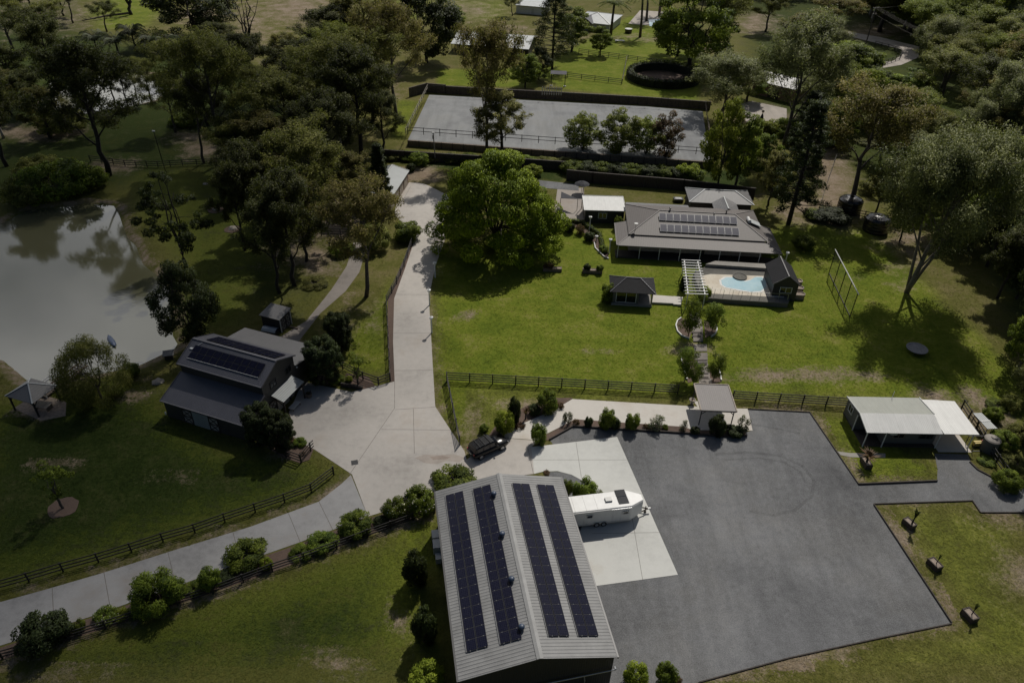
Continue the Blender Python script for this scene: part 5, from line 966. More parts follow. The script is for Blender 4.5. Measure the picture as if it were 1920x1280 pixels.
sm2 = MB(); [sm2.b2((x, .236, .62), (x + .03, .249, 2.36)) for x in (-.9, .55, 3.6, 4.5)]; sm2.b2((-2.2, .23, 2.33), (5.6, .249, 2.39)); sm2.b2((3.63, .24, 1.2), (3.75, .248, 1.35)); obj('seams', sm2, 'silver', tl)
aw2 = MB(); aw2.tube([(-1.6, .2, 2.42), (3.4, .2, 2.42)], .055, 8); obj('awning_roll', aw2, 'off_white', tl)
st2 = MB(); [st2.b2((x, .35, 2.501), (x + .03, 2.55, 2.515)) for x in (-1.6, -.4, .8, 2.0)]; obj('roof_seams', st2, 'off_white', tl)
ma = MB(); ma.tube([(1.55, .2, .42), (1.75, .2, .72), (2.4, .2, .76), (3.0, .2, .72), (3.2, .2, .42)], .035, 6); obj('mudguard', ma, 'silver', tl)
hp = MB(); hp.b2((3.55, 1.0, 2.51), (4.6, 1.75, 2.55), 1); hp.b2((3.45, .95, 2.501), (4.7, 1.8, 2.525)); obj('roof_hatch_frame', hp, ['white_paint', 'white_paint'], tl)
for y in (.75, 1.75): obj('roof_panel', MB().b2((4.35, y, 2.51), (5.45, y + .92, 2.55)), 'glass_dark', tl)
bpy.data.objects.remove([q for q in tl.children if q.name.startswith('roof_hatch')][0])
obj('roof_vent', MB().b2((3.05, 1.2, 2.503), (3.75, 1.75, 2.68)), 'off_white', tl)
dbar = MB(); dbar.beam((6.9, 1.05, .5), (8.0, 1.45, .5), .1); dbar.beam((6.9, 1.85, .5), (8.0, 1.45, .5), .1); dbar.tube([(7.7, 1.45, .1), (7.7, 1.45, .9)], .05, 8); dbar.tube([(7.7, 1.45, .0), (7.7, 1.45, .12)], .14, 10); obj('drawbar', dbar, 'timber_dark', tl); obj('coupling', MB().box((8.1, 1.45, .52), (.3, .14, .14)), 'white_paint', tl)

# ------------------------------------------------------------------ PLANTS
RNG = np.random.default_rng(11)
def leaf_mesh(name, C, R, n_, size, mat, droop=.0, upface=.0, flat=1.0, aspect=.4, shell=.45, seed=0, flowers=0.0, puff=1.0):
    """n_ leaves (diamonds) around every clump centre C (k,3) of radius R (k,)"""
    g = np.random.default_rng(seed); C = np.asarray(C, float); R = np.asarray(R, float); k = len(C)
    cnt = np.maximum(8, (n_ * (R / R.mean()) ** 2).astype(int)); ci = np.repeat(np.arange(k), cnt); N = len(ci)
    d = g.normal(size=(N, 3)); d /= np.linalg.norm(d, axis=1)[:, None]; rr = (shell + (1 - shell) * g.random(N)) ** .7
    off = d * (rr * R[ci])[:, None]; off[:, 2] *= flat; p = C[ci] + off
    ax = g.normal(size=(N, 3)); ax[:, 2] -= droop * 2; ax += d * .6; ax /= np.linalg.norm(ax, axis=1)[:, None]
    nr = g.normal(size=(N, 3)); nr = nr * (1 - upface) + (d * .7 + np.array([0, 0, .9])) * upface * 2
    sd_ = np.cross(ax, nr); sd_ /= np.linalg.norm(sd_, axis=1)[:, None] + 1e-9
    s = size * (.6 + .8 * g.random(N)); L = (ax * s[:, None]) / 2; Wd = sd_ * (s * aspect)[:, None] / 2
    cc = C.mean(0); cd = p - cc; cd /= np.linalg.norm(cd, axis=1)[:, None] + 1e-9
    no = d * .75 * puff + cd * .45 + np.array([0, 0, .35]) + g.normal(size=(N, 3)) * (.38 + .35 * (1 - puff)); no /= np.linalg.norm(no, axis=1)[:, None]
    fl_ = (np.cross(ax, sd_) * no).sum(1) > 0; Wd[fl_] *= -1
    v = np.stack([p - L, p + Wd, p + L, p - Wd], 1).reshape(-1, 3)
    tint = np.clip(.45 + .28 * g.normal(size=k)[ci] + .22 * g.normal(size=N), 0, 1)
    col = np.ones((N * 4, 4)); col[:, :3] = np.repeat(tint, 4)[:, None]
    me = bpy.data.meshes.new(name); me.vertices.add(N * 4); me.vertices.foreach_set('co', v.ravel()); me.loops.add(N * 4); me.loops.foreach_set('vertex_index', np.arange(N * 4))
    me.polygons.add(N); me.polygons.foreach_set('loop_start', np.arange(0, N * 4, 4)); me.polygons.foreach_set('loop_total', np.full(N, 4)); me.update()
    a = me.color_attributes.new('tint', 'FLOAT_COLOR', 'POINT'); a.data.foreach_set('color', col.ravel()); me.materials.append(MATS[mat])
    me.polygons.foreach_set('use_smooth', [True] * N); me.normals_split_custom_set_from_vertices(np.repeat(no, 4, axis=0).tolist())
    if flowers:
        me.materials.append(MATS['flower_white']); me.polygons.foreach_set('material_index', ((g.random(N) < flowers) & (off[:, 2] > 0)).astype(int))
    return me
def limb(mb, a, b_, r0, r1, g, n_=6, seg=4, wob=.06):
    a, b_ = Vector(a), Vector(b_); L = (b_ - a).length; pts = [a.lerp(b_, i / seg) + (Vector(g.normal(size=3)) * L * wob if 0 < i < seg else Vector()) for i in range(seg + 1)]
    mb.tube(pts, [r0 + (r1 - r0) * i / seg for i in range(seg + 1)], n_); return pts
PROTO = {}
def bounds(me):
    a = np.empty(len(me.vertices) * 3); me.vertices.foreach_get('co', a); a = a.reshape(-1, 3); q = np.percentile(a, [.4, 99.6], axis=0)
    return float(a[:, 2].max()), float((q[1][0] - q[0][0] + q[1][1] - q[0][1]) / 2)
def crown_tree(key, seed, H, Wd, base_h, n_cl, n_leaf, size, leaf, bark, cr=.12, limbs=4, droop=0, upface=0, flat=.75, aspect=.4, fork=.35, top=1.0, lean=0., shell=.4, belly=0., rad=.018, open_=.5):
    g = np.random.default_rng(seed); t = MB(); tips = []; hf = H * fork
    b0 = Vector((lean * hf * .6, 0, hf)); tr = limb(t, (0, 0, -.3), b0, H * rad * 1.25, H * rad, g, 8, 5, .015)
    mains = []
    for i in range(limbs):
        a = 2 * pi * (i + g.random() * .7) / limbs; rr = Wd * (.12 + .22 * g.random()); z = H * (.72 + .2 * g.random()) if i else H * .93
        if i == 0: rr = Wd * .06
        st_ = b0 if i % 2 == 0 else tr[-2]; mains.append(limb(t, st_, (b0.x + lean * H * .2 + rr * cos(a), rr * sin(a), z), H * rad * .62, H * rad * .14, g, 6, 5, .05))
    zc = (base_h + H) / 2; hz = (H - base_h) / 2
    C = []; R = []
    for i in range(n_cl):
        d = g.normal(size=3); d /= np.linalg.norm(d); r = (open_ + (1 - open_) * g.random()) ** .6; z = d[2] * r
        taper = 1 - .35 * max(0, z) * top + belly * max(0, -z)
        c = np.array([b0.x + lean * H * .2 + d[0] * r * Wd / 2 * taper, d[1] * r * Wd / 2 * taper, zc + z * hz]); C.append(c); R.append(Wd * cr * (.65 + .7 * g.random()))
        best = min((Vector(c) - p).length + (6 if p.z > c[2] + .3 else 0) for m_ in mains for p in m_); p = [p for m_ in mains for p in m_ if abs((Vector(c) - p).length + (6 if p.z > c[2] + .3 else 0) - best) < 1e-6][0]
        if i % 2 == 0 or leaf == 'leaf_gum_grey': limb(t, p, c, H * rad * .16, H * rad * .05, g, 4, 3, .08)
    me = leaf_mesh('crown', C, R, n_leaf, size, leaf, droop, upface, flat, aspect, shell, seed + 99); H, Wd = bounds(me); PROTO[key] = (H, Wd, t.mesh('trunk', bark, True), me)
def gum(key, seed, H, Wd, leaf, bark, fork=.3, limbs=11, n_leaf=100, size=.35, lean=0., cr=.07, puff=.45, rad=.0105, twigs=2, shape=.62, multi=0):
    """eucalypt: a tall leading trunk, steep limbs up its whole height, twigs with hanging sprays of leaves and gaps between them"""
    g = np.random.default_rng(seed); t = MB(); C = []; R = []; N_ = 9
    ax = [Vector((lean * H * (k / N_) ** 1.2 + g.normal() * .12, g.normal() * .12, -.3 + H * .93 * k / N_)) for k in range(N_ + 1)]
    t.tube(ax, [H * rad * (1.25 - 1.15 * k / N_) for k in range(N_ + 1)], 8)
    def on(u): k = min(N_ - 1, int(u * N_)); return ax[k].lerp(ax[k + 1], u * N_ - k)
    for j in range(multi):
        a = 2.1 * j + g.random(); e_ = Vector((lean * H + Wd * .28 * cos(a), Wd * .28 * sin(a), H * .86)); pts = [Vector((0, 0, .2)).lerp(e_, k / 6) + Vector((g.normal() * .1, g.normal() * .1, H * .03 * sin(pi * k / 6))) for k in range(7)]; t.tube(pts, [H * rad * (.8 - .65 * k / 6) for k in range(7)], 7)
    for i in range(limbs):
        u0 = fork + (.9 - fork) * (i / (limbs - 1)) ** .9; st = on(u0); a = i * 2.399 + g.normal() * .3; v = (u0 - fork) / (.9 - fork)
        r = Wd * .5 * (shape + (1 - shape) * sin(pi * min(1, .25 + v * .75))) * (1 - .55 * v) * (.75 + .4 * g.random()); rise_ = r * (1.05 + .9 * g.random()) + H * .04
        if st.z + rise_ > H * .95: rise_ = H * .95 - st.z
        pts = [Vector((st.x + r * cos(a) * (k / 5) ** 1.1 + g.normal() * .08, st.y + r * sin(a) * (k / 5) ** 1.1 + g.normal() * .08, st.z + rise_ * (k / 5))) for k in range(6)]
        t.tube(pts, [H * rad * .5 * (1 - v * .5) * (1 - .85 * k / 5) for k in range(6)], 5)
        for u in (.45, .65, .83, 1.0):
            k = min(4, int(u * 5)); p = pts[k].lerp(pts[k + 1], u * 5 - k)
            for q in range(twigs + (u > .6)):
                b_ = a + g.normal() * 1.4; L = Wd * .13 * (.5 + .8 * g.random()); e_ = p + Vector((cos(b_) * L, sin(b_) * L, L * (-.9 + 2.1 * g.random())))
                if q < 2: t.tube([p, p.lerp(e_, .5) + Vector((0, 0, L * .08)), e_], [H * .003, H * .002, H * .001], 4)
                for w_ in (.55, 1.0):
                    c = p.lerp(e_, w_); C.append((c.x, c.y, c.z)); R.append(Wd * cr * (.6 + .8 * g.random()))
    for k in range(8): c = on(.9 + .1 * g.random()) + Vector(g.normal(size=3)) * Wd * .07; C.append((c.x, c.y, min(c.z, H))); R.append(Wd * cr)
    me = leaf_mesh('crown', C, R, n_leaf, size, leaf, .6, .15, 1.6, .32, .1, seed + 99, puff=puff); H, Wd = bounds(me); PROTO[key] = (H, Wd, t.mesh('trunk', bark, True), me)
gum('gum_a', 1, 24, 11, 'leaf_gum', 'bark', .32, 12)
gum('gum_b', 2, 24, 10, 'leaf_gum_dark', 'bark_dark', .26, 12)
gum('gum_c', 3, 24, 11, 'leaf_gum_brown', 'bark', .34, 11)
gum('gum_d', 4, 24, 9, 'leaf_gum_mix', 'bark_dark', .22, 12)
gum('gum_e', 21, 24, 11, 'leaf_gum_dark', 'bark', .42, 8, 90, lean=.05)
gum('gum_f', 22, 24, 11, 'leaf_gum', 'bark_pale', .36, 10, 95, lean=-.04, shape=.8)
gum('grey_a', 5, 24, 13, 'leaf_gum_grey', 'bark_pale', .22, 14, 115, puff=.7, cr=.075)
gum('grey_b', 6, 24, 12, 'leaf_gum_grey', 'bark', .24, 12, 115, puff=.7, cr=.078, shape=.8)
leaf_mat('leaf_biggum', (.045, .060, .018), (.265, .28, .10), .25)
gum('biggum', 7, 27, 17, 'leaf_biggum', 'bark_grey', .2, 17, 230, .34, lean=.09, cr=.085, puff=1.0, rad=.012, twigs=3, multi=2, shape=.8)
gum('gum_g', 23, 24, 11, 'leaf_olive', 'bark', .28, 12, cr=.08, puff=.7)
gum('gum_h', 24, 24, 12, 'leaf_gum', 'bark_pale', .3, 11, cr=.078, puff=.7, shape=.75)
crown_tree('broad_a', 8, 16, 13, 2, 80, 240, .42, 'leaf_broad', 'bark_dark', .105, 5, .05, .45, .7, .5, .25, open_=.45)
crown_tree('broad_b', 9, 16, 10, 2.5, 64, 220, .42, 'leaf_broad', 'bark', .11, 4, .05, .45, .75, .5, .28, open_=.4)
crown_tree('lime', 10, 16, 14, 1.5, 76, 230, .44, 'leaf_lime', 'bark', .105, 5, .1, .4, .7, .5, .22, open_=.45)
crown_tree('darkfig', 12, 16, 14, 1.2, 90, 240, .44, 'leaf_dark', 'bark_dark', .105, 5, .0, .45, .75, .5, .2, open_=.5)
crown_tree('fig', 13, 16, 24, -1.0, 215, 560, .36, 'leaf_fig', 'bark_dark', .08, 7, .0, .6, .6, .55, .14, open_=.5, top=.45, rad=.03, shell=.65, belly=1.0)
crown_tree('young_a', 14, 9, 6, 1.0, 60, 200, .26, 'leaf_olive', 'bark', .115, 5, .2, .35, .9, .42, .2, open_=.25, top=.5)
crown_tree('young_b', 15, 9, 6, .8, 64, 210, .26, 'leaf_olive', 'bark', .115, 5, .2, .35, .9, .42, .2, open_=.25, top=.5)
crown_tree('young_red', 16, 9, 5.5, .8, 56, 180, .26, 'leaf_red', 'bark', .12, 4, .2, .3, .9, .42, .2, open_=.25, top=.9)
crown_tree('sapling', 17, 5, 3, 1.4, 22, 70, .2, 'leaf_broad', 'bark', .11, 4, .2, .2, .8, .4, .3, open_=.3)
crown_tree('sparse_dark', 18, 12, 9, 2.5, 36, 150, .36, 'leaf_dark', 'bark_dark', .09, 4, .2, .3, .5, .4, .3, open_=.5)
crown_tree('willow', 19, 8, 10, -.4, 110, 240, .26, 'leaf_gum', 'bark', .095, 5, .5, .45, .9, .32, .2, open_=.6)
crown_tree('citrus', 20, 3.4, 3.2, .7, 36, 150, .15, 'leaf_broad', 'bark', .14, 4, .0, .45, .9, .5, .25, open_=.3)
# low plants: clumps from the ground
def bush(key, seed, H, Wd, n_cl, n_leaf, size, leaf, cr=.2, upface=.35, droop=0., aspect=.45, flowers=0, flat=.9, base=.12):
    g = np.random.default_rng(seed); C = []; R = []; t = MB()
    for i in range(n_cl):
        a = g.random() * 2 * pi; z = base + (1 - base - cr * .6) * g.random() ** .8; rr = (1 - (2 * z - 1) ** 2 * .75) ** .5 * (.35 + .65 * g.random() ** .5) * (1 - cr)
        c = np.array([rr * cos(a) * Wd / 2, rr * sin(a) * Wd / 2, z * H]); C.append(c); R.append(Wd * cr * (.7 + .6 * g.random()))
        if i % 2 == 0: limb(t, (0.05 * c[0], .05 * c[1], -.05), c, .035 * H / 2, .012 * H / 2, g, 5, 3, .05)
    me = leaf_mesh('foliage', C, R, n_leaf, size, leaf, droop, upface, flat, aspect, .4, seed + 5, flowers)
    H, Wd = bounds(me); PROTO[key] = (H, Wd, t.mesh('stem', 'bark', True), me)
bush('frangipani', 31, 2.0, 3.4, 56, 170, .18, 'leaf_broad', .135, .45)
bush('frangi_flower', 32, 2.0, 3.4, 56, 170, .18, 'leaf_broad', .135, .45, flowers=.035)
bush('oleander', 33, 2.0, 3.0, 56, 190, .22, 'leaf_broad', .14, .25, .0, .22)
bush('darkbush', 34, 2.0, 2.6, 56, 180, .16, 'leaf_dark', .15, .4)
bush('greenbush', 35, 2.0, 2.6, 48, 170, .16, 'leaf_broad', .155, .4)
bush('limebush', 36, 2.0, 2.6, 48, 170, .16, 'leaf_lime', .155, .4)
bush('palebush', 37, 2.0, 2.4, 20, 70, .2, 'leaf_pale', .18, .35)
bush('redbush', 38, 1.5, 2.2, 20, 80, .2, 'leaf_red', .2, .3)
bush('conifer', 39, 6.0, 4.0, 130, 200, .22, 'leaf_dark', .095, .35, aspect=.32)
bush('conifer_b', 40, 6.0, 3.8, 120, 200, .22, 'leaf_broad', .095, .35, aspect=.32)
bush('scrub', 41, 4, 8, 80, 180, .3, 'leaf_broad', .105, .4); bush('scrub_dark', 42, 4, 8, 70, 170, .3, 'leaf_gum', .105, .35)
# hoop pine: tufts at the ends of level branches
def hoop(key, seed, H, Wd, leaf='leaf_dark'):
    g = np.random.default_rng(seed); t = MB(); t.tube([(0, 0, -.3), (.1, 0, H * .5), (0, .1, H * .98)], [.34, .22, .05], 8); C = []; R = []
    z = H * .16
    while z < H * .97:
        rad_ = Wd / 2 * (1 - (z / H) ** 1.6 * .85) * (.75 + .35 * g.random()); n_ = 5
        a0 = g.random() * 6
        for k in range(n_):
            a = a0 + k * 2 * pi / n_ + g.normal() * .15; rr = rad_ * (.75 + .4 * g.random()); e_ = np.array([rr * cos(a), rr * sin(a), z + rr * .12])
            t.tube([(0, 0, z), (e_[0] * .6, e_[1] * .6, z + .02 * rr), e_], [.08, .06, .03], 5)
            for s in (.62, .82, 1.0): C.append(e_ * np.array([s, s, 1])); R.append(.55 * (.8 + .5 * g.random()) * (Wd / 8) ** .5)
        z += H * .045
    PROTO[key] = (H, Wd, t.mesh('trunk', 'bark_dark', True), leaf_mesh('crown', C, R, 75, .34, leaf, 0, .25, .8, .3, .2, seed))
hoop('hoop', 51, 20, 8); hoop('hoop_slim', 52, 14, 4.2); hoop('bigpine', 53, 20, 13)
def palm(key, seed, H, fl, nf, lean=.5):
    g = np.random.default_rng(seed); t = MB(); top_ = Vector((lean, 0, H)); t.tube([(0, 0, -.2), (lean * .3, 0, H * .5), top_], [.3, .22, .2], 8); V_ = []; f_ = []; tn = []
    for k in range(nf):
        a = k * 2.399; el = .25 + 1.15 * ((k % 5) / 5); d = Vector((cos(a), sin(a), 0)); s = Vector((-d.y, d.x, 0)); pts = []
        for i in range(9):
            u = i / 8; pts.append(top_ + d * fl * u * (.55 + .45 * cos(el)) + Vector((0, 0, fl * (sin(el) * u * 1.15 - .75 * u * u))))
        for i in range(8):
            for q in (0, .5):
                p = pts[i].lerp(pts[i + 1], q)
                for sg in (-1, 1):
                    tip = p + s * sg * fl * .24 * (1 - .6 * (i / 8)) + d * fl * .06 + Vector((0, 0, -fl * .10)); o_ = len(V_); V_ += [p, p + d * fl * .05, tip]; f_.append((o_, o_ + 1, o_ + 2))
        t.tube(pts, .03, 4)
    me = bpy.data.meshes.new('crown'); me.from_pydata([tuple(v) for v in V_], [], f_); c = me.color_attributes.new('tint', 'FLOAT_COLOR', 'POINT'); c.data.foreach_set('color', np.repeat(g.random(len(V_) // 3), 3)[:, None].repeat(4, 1).ravel()); me.materials.append(MATS['leaf_broad' if key == 'palm' else 'leaf_dark'])
    PROTO[key] = (H + fl * .35, fl * 1.9, t.mesh('trunk', 'bark', True), me)
palm('palm', 61, 8, 3.4, 22); palm('palm_low', 62, 3.2, 4.6, 34, .2)
def dead(key, seed, H, Wd, bark):
    g = np.random.default_rng(seed); t = MB(); fk = limb(t, (0, 0, -.2), (0, 0, H * .3), H * .025, H * .02, g, 7, 4, .02); tips = []
    for k in range(6):
        a = k * 1.05 + g.random(); r = Wd * (.15 + .33 * g.random()); m_ = limb(t, fk[-1 - k % 2], (r * cos(a), r * sin(a), H * (.65 + .35 * g.random())), H * .013, H * .003, g, 5, 5, .035)
        for j in range(8):
            p = m_[2 + j % 4]; limb(t, p, p + Vector(g.normal(size=3)) * Wd * .14 + Vector((0, 0, H * .06)), H * .005, H * .0015, g, 4, 3, .1)
    PROTO[key] = (H, Wd, t.mesh('trunk', bark, True), None)
dead('dead_pale', 71, 9, 9, 'bark_pale'); dead('dead_tall', 72, 18, 8, 'bark_dark')
def spiky(key, seed, H, nl, leaf, spread=.8, up_=.6):
    g = np.random.default_rng(seed); V_ = []; f_ = []; t = MB(); t.tube([(0, 0, 0), (.05, 0, H * .35)], [.1, .08], 7)
    for k in range(nl):
        a = k * 2.399; el = up_ + .7 * g.random(); L = H * (.6 + .3 * g.random()); d = Vector((cos(a) * spread, sin(a) * spread, 0)); s = Vector((-sin(a), cos(a), 0)) * H * .05; b0 = Vector((0, 0, H * .33)); m_ = b0 + d * L * .45 * cos(el * .6) + Vector((0, 0, L * .6 * sin(el))); tip = b0 + d * L * cos(el * .6) + Vector((0, 0, L * .75 * sin(el))); o_ = len(V_)
        V_ += [b0 - s * .5, b0 + s * .5, m_ + s, m_ - s, tip]; f_ += [(o_, o_ + 1, o_ + 2, o_ + 3), (o_ + 3, o_ + 2, o_ + 4)]
    me = bpy.data.meshes.new('fronds'); me.from_pydata([tuple(v) for v in V_], [], f_); c = me.color_attributes.new('tint', 'FLOAT_COLOR', 'POINT'); c.data.foreach_set('color', np.repeat(g.random(len(V_) // 5), 5)[:, None].repeat(4, 1).ravel()); me.materials.append(MATS[leaf]); PROTO[key] = (H, H * 1.2, t.mesh('stem', 'bark_dark', True), me)
spiky('cycad', 81, 1.6, 26, 'leaf_dark', .5, 1.0); spiky('agave', 82, 1.3, 30, 'leaf_red', .9, .3); spiky('yucca', 83, 3.2, 40, 'leaf_dark', .45, 1.1); spiky('croton', 84, 1.2, 30, 'leaf_red', .7, .6)
NAMES = {'gum': 'gum_tree', 'grey': 'gum_tree', 'biggum': 'gum_tree', 'broad': 'broadleaf_tree', 'lime': 'broadleaf_tree', 'darkfig': 'broadleaf_tree', 'fig': 'shade_tree', 'young': 'young_tree', 'sapling': 'sapling', 'sparse': 'dark_tree', 'willow': 'rounded_tree', 'citrus': 'citrus_tree',
         'hoop': 'hoop_pine', 'bigpine': 'pine_tree', 'palm': 'palm_tree', 'dead': 'dead_tree', 'cycad': 'cycad', 'agave': 'agave', 'yucca': 'yucca', 'croton': 'croton', 'conifer': 'conifer', 'scrub': 'scrub_bush'}
HZ = {}
def hzf(key):
    if key not in HZ:
        me = PROTO[key][3] or PROTO[key][2]; a = np.empty(len(me.vertices) * 3); me.vertices.foreach_get('co', a); z = a[2::3]; HZ[key] = float((z.max() - np.percentile(z, 4)) / z.max() / 2)
    return HZ[key]
def plant(key, base, top_y, wpx, label, group=None, rot=None, loc=None, h=None, wd=None):
    pr = PROTO[key]; name = NAMES.get(key.split('_')[0], 'shrub'); isb = name in ('shrub', 'cycad', 'agave', 'yucca', 'croton', 'scrub_bush', 'conifer')
    if loc is not None: b0, hgt, wm_ = loc, h, wd
    else:
        wm_ = metres(base, wpx); g0 = P(*base); D_ = float((np.array(g0) - np.array([0, 0, CAM_H])) @ fw); el = atan2(CAM_H, hypot(g0.x, g0.y)); k_ = F_PX / D_
        if isb:                      # rounded from the ground up: the outline seen is the ellipsoid's
            a_ = (base[1] - top_y) / k_; hgt = sqrt(max(a_ * a_ - (wm_ * sin(el)) ** 2, (.3 * a_) ** 2)) / cos(el); b0 = P(base[0], (base[1] + top_y) / 2, hgt / 2); b0.z = 0
        else:
            lo, hi = .5, 45
            for _ in range(30):
                H_ = (lo + hi) / 2; hz = H_ * hzf(key); c_ = proj((g0.x, g0.y, H_ - hz)); yt = c_[1] - k_ * sqrt((hz * cos(el)) ** 2 + (wm_ * .36 * sin(el)) ** 2)
                if yt > top_y: lo = H_
                else: hi = H_
            b0, hgt = g0, lo
    t = thing(name, label, 'shrub' if isb else 'tree', b0, rnd.uniform(0, 6.28) if rot is None else rot, group); t.scale = (wm_ / pr[1], wm_ / pr[1], hgt / pr[0])
    obj('stem' if isb else 'trunk', pr[2], None, t)
    if pr[3]: obj('foliage' if isb else 'crown', pr[3], None, t)
    return t
T = plant
# --- left woods and pond
T('gum_b', (205, 330), 75, 165, 'dark gum leaning over the far bank of the brown pond', rot=3.4)
T('gum_b', (14, 312), 120, 120, 'dark gum at the left edge beyond the pond')
T('gum_a', (330, 248), 128, 82, 'gum with short dark trunk on the slope above the paddock fence')
T('gum_e', (383, 307), 140, 95, 'slender forked gum just behind the paddock fence, left of a taller one', rot=.5)
T('gum_a', (420, 306), 52, 150, 'tall gum with dark trunk at the middle of the paddock fence')
T('broad_b', (15, 142), 84, 80, 'small rounded green tree at the left edge')
for a, tp_, w_, k_ in [((60, 215), 130, 90, 'gum_b'), ((95, 60), 0, 80, 'gum_f'), ((40, 40), -30, 80, 'gum_e'), ((20, 215), 120, 90, 'gum_d'), ((60, 20), -40, 70, 'gum_a'), ((95, 260), 160, 80, 'gum_d'), ((30, 175), 80, 90, 'gum_b'), ((180, 255), 170, 60, 'gum_b'), ((5, 260), 150, 90, 'gum_f'), ((120, 30), -40, 60, 'gum_b'), ((400, 150), 60, 90, 'gum_b'), ((440, 210), 110, 90, 'gum_a'), ((390, 235), 140, 80, 'gum_b'), ((340, 150), 70, 80, 'gum_f'), ((410, 110), 40, 80, 'gum_b'), ((200, 60), 0, 60, 'gum_e')]: T(k_, a, tp_, w_, 'gum in the scattered wood round the far pond at upper left', 'gums round the far pond')
for a, tp_, w_, k_ in [((580, 330), 190, 100, 'gum_b'), ((500, 250), 120, 90, 'gum_f'), ((560, 230), 110, 90, 'gum_b'), ((640, 290), 130, 90, 'gum_f'), ((520, 420), 300, 80, 'gum_d'), ((620, 470), 380, 60, 'gum_e'), ((640, 220), 90, 100, 'gum_a'), ((570, 180), 70, 100, 'gum_b'), ((700, 170), 40, 100, 'gum_d'), ((720, 290), 170, 80, 'gum_b'), ((640, 160), 40, 100, 'gum_g'), ((540, 150), 60, 80, 'gum_d'), ((450, 380), 270, 80, 'gum_b')]: T(k_, a, tp_, w_, 'gum in the thick of the wood left of the garage', 'gums in the left wood')
T('gum_a', (24, 95), -20, 90, 'gum in the top left corner'); T('gum_e', (78, 120), 8, 100, 'thin gum beside the far pond at upper left'); T('gum_b', (112, 175), 30, 90, 'dark gum on the left bank of the far pond'); T('gum_e', (138, 44), -40, 60, 'thin-crowned gum standing on pale grass at the top left')
T('dead_tall', (246, 28), -45, 60, 'bare multi-stemmed tree at the root of the fallen tree'); T('darkfig', (370, 72), -55, 150, 'very dark dense broad tree at the top left of centre')
for i, (a, tp_, w_, s_) in enumerate([((256, 96), 46, 60, 'feathery dark palm rising behind the far pond'), ((290, 98), 60, 70, 'spreading dark palm right of the feathery one behind the far pond'), ((222, 100), 64, 66, 'low dark palm left of the feathery one behind the far pond'), ((182, 98), 60, 60, 'leftmost low palm behind the far pond'), ((318, 104), 66, 60, 'rightmost low palm behind the far pond')]): T('palm_low', a, tp_, w_, s_)
for i, (a, tp_, w_) in enumerate([((185, 186), 108, 50), ((215, 192), 112, 52), ((240, 202), 118, 50), ((258, 186), 106, 46), ((284, 190), 104, 56), ((150, 200), 96, 60), ((172, 220), 120, 60)]): T(('gum_e', 'gum_a', 'gum_b')[i % 3], a, tp_, w_, 'slim tree in the row along the near bank of the far pond', 'slim trees along the far pond')
T('dead_tall', (473, 112), -20, 60, 'tall bare forked tree on the dry slope at top left'); T('dead_pale', (588, 86), 44, 66, 'pale dead tree with tangled bare branches')
T('gum_b', (480, 190), 60, 115, 'dark gum below the tall bare tree'); T('gum_a', (545, 292), 128, 150, 'broad olive gum in the middle of the left wood'); T('gum_d', (520, 335), 205, 150, 'wide olive gum above the narrow concrete track')
T('gum_a', (455, 322), 210, 110, 'gum at the right end of the paddock fence'); T('gum_b', (622, 335), 170, 130, 'dark gum left of the black retaining wall'); T('gum_a', (600, 215), 80, 110, 'gum deep in the left wood, behind the wide olive one')
T('gum_a', (657, 258), 52, 160, 'tall gum with bright yellow-green highlights left of the arena'); T('gum_b', (677, 292), 88, 135, 'tall dark gum at the left end of the retaining wall'); T('gum_d', (700, 226), 96, 84, 'straight gum left of the arena corner'); T('gum_c', (742, 224), 0, 130, 'tall brownish gum nearest the arena left corner'); T('gum_b', (620, 120), 10, 120, 'gum by the dry slope at the top'); T('gum_d', (690, 110), -30, 130, 'brown gum at the top left of the stable lawn')
T('darkfig', (800, 118), -40, 125, 'dense dark green tree left of the long stable block'); T('broad_a', (850, 60), 10, 50, 'small dark bush-like tree behind the left end of the stable block')
T('gum_b', (553, 534), 320, 130, 'dark gum with thick trunk on the bare slope left of the track'); T('gum_b', (525, 549), 360, 110, 'dark gum leaning left on the slope below the others'); T('gum_b', (494, 446), 262, 115, 'dark gum beside the lower mulch ring'); T('gum_a', (586, 434), 225, 150, 'gum with pale trunk in front of the track fence'); T('gum_d', (575, 490), 330, 80, 'slim gum on the bare brown slope'); T('gum_b', (460, 470), 300, 80, 'dark slim gum on the shaded grass')
T('gum_c', (692, 555), 335, 160, 'airy brownish gum between the track and the upper drive'); T('hoop_slim', (717, 398), 268, 46, 'slender dark hoop pine beside the garage'); T('gum_d', (668, 400), 285, 90, 'brown-green gum left of the garage'); T('greenbush', (762, 452), 414, 50, 'rounded shrub at the bend of the upper drive')
T('sparse_dark', (350, 505), 326, 110, 'dark open-branched tree on the grass right of the pond'); T('darkfig', (365, 642), 488, 112, 'dense dark tree on the pond bank behind the barn'); T('willow', (190, 746), 628, 126, 'rounded drooping tree beside the jetty'); T('greenbush', (240, 708), 680, 38, 'small bush right of the rounded tree by the jetty')
T('conifer', (488, 838), 756, 62, 'tall dark conifer at the near corner of the barn', rot=.3); T('conifer', (524, 848), 774, 52, 'shorter dark conifer right of the tall one at the barn corner', rot=2); T('conifer', (634, 662), 584, 50, 'dark columnar conifer behind the barn'); T('conifer', (605, 722), 632, 66, 'bushy conifer beside the barn back wall'); T('sapling', (672, 720), 664, 44, 'small open tree in the bed by the barn apron'); T('greenbush', (630, 722), 700, 30, 'low shrub at the foot of the bushy conifer')
T('sapling', (118, 952), 868, 58, 'thin sapling in a mulch ring on the lower left lawn')
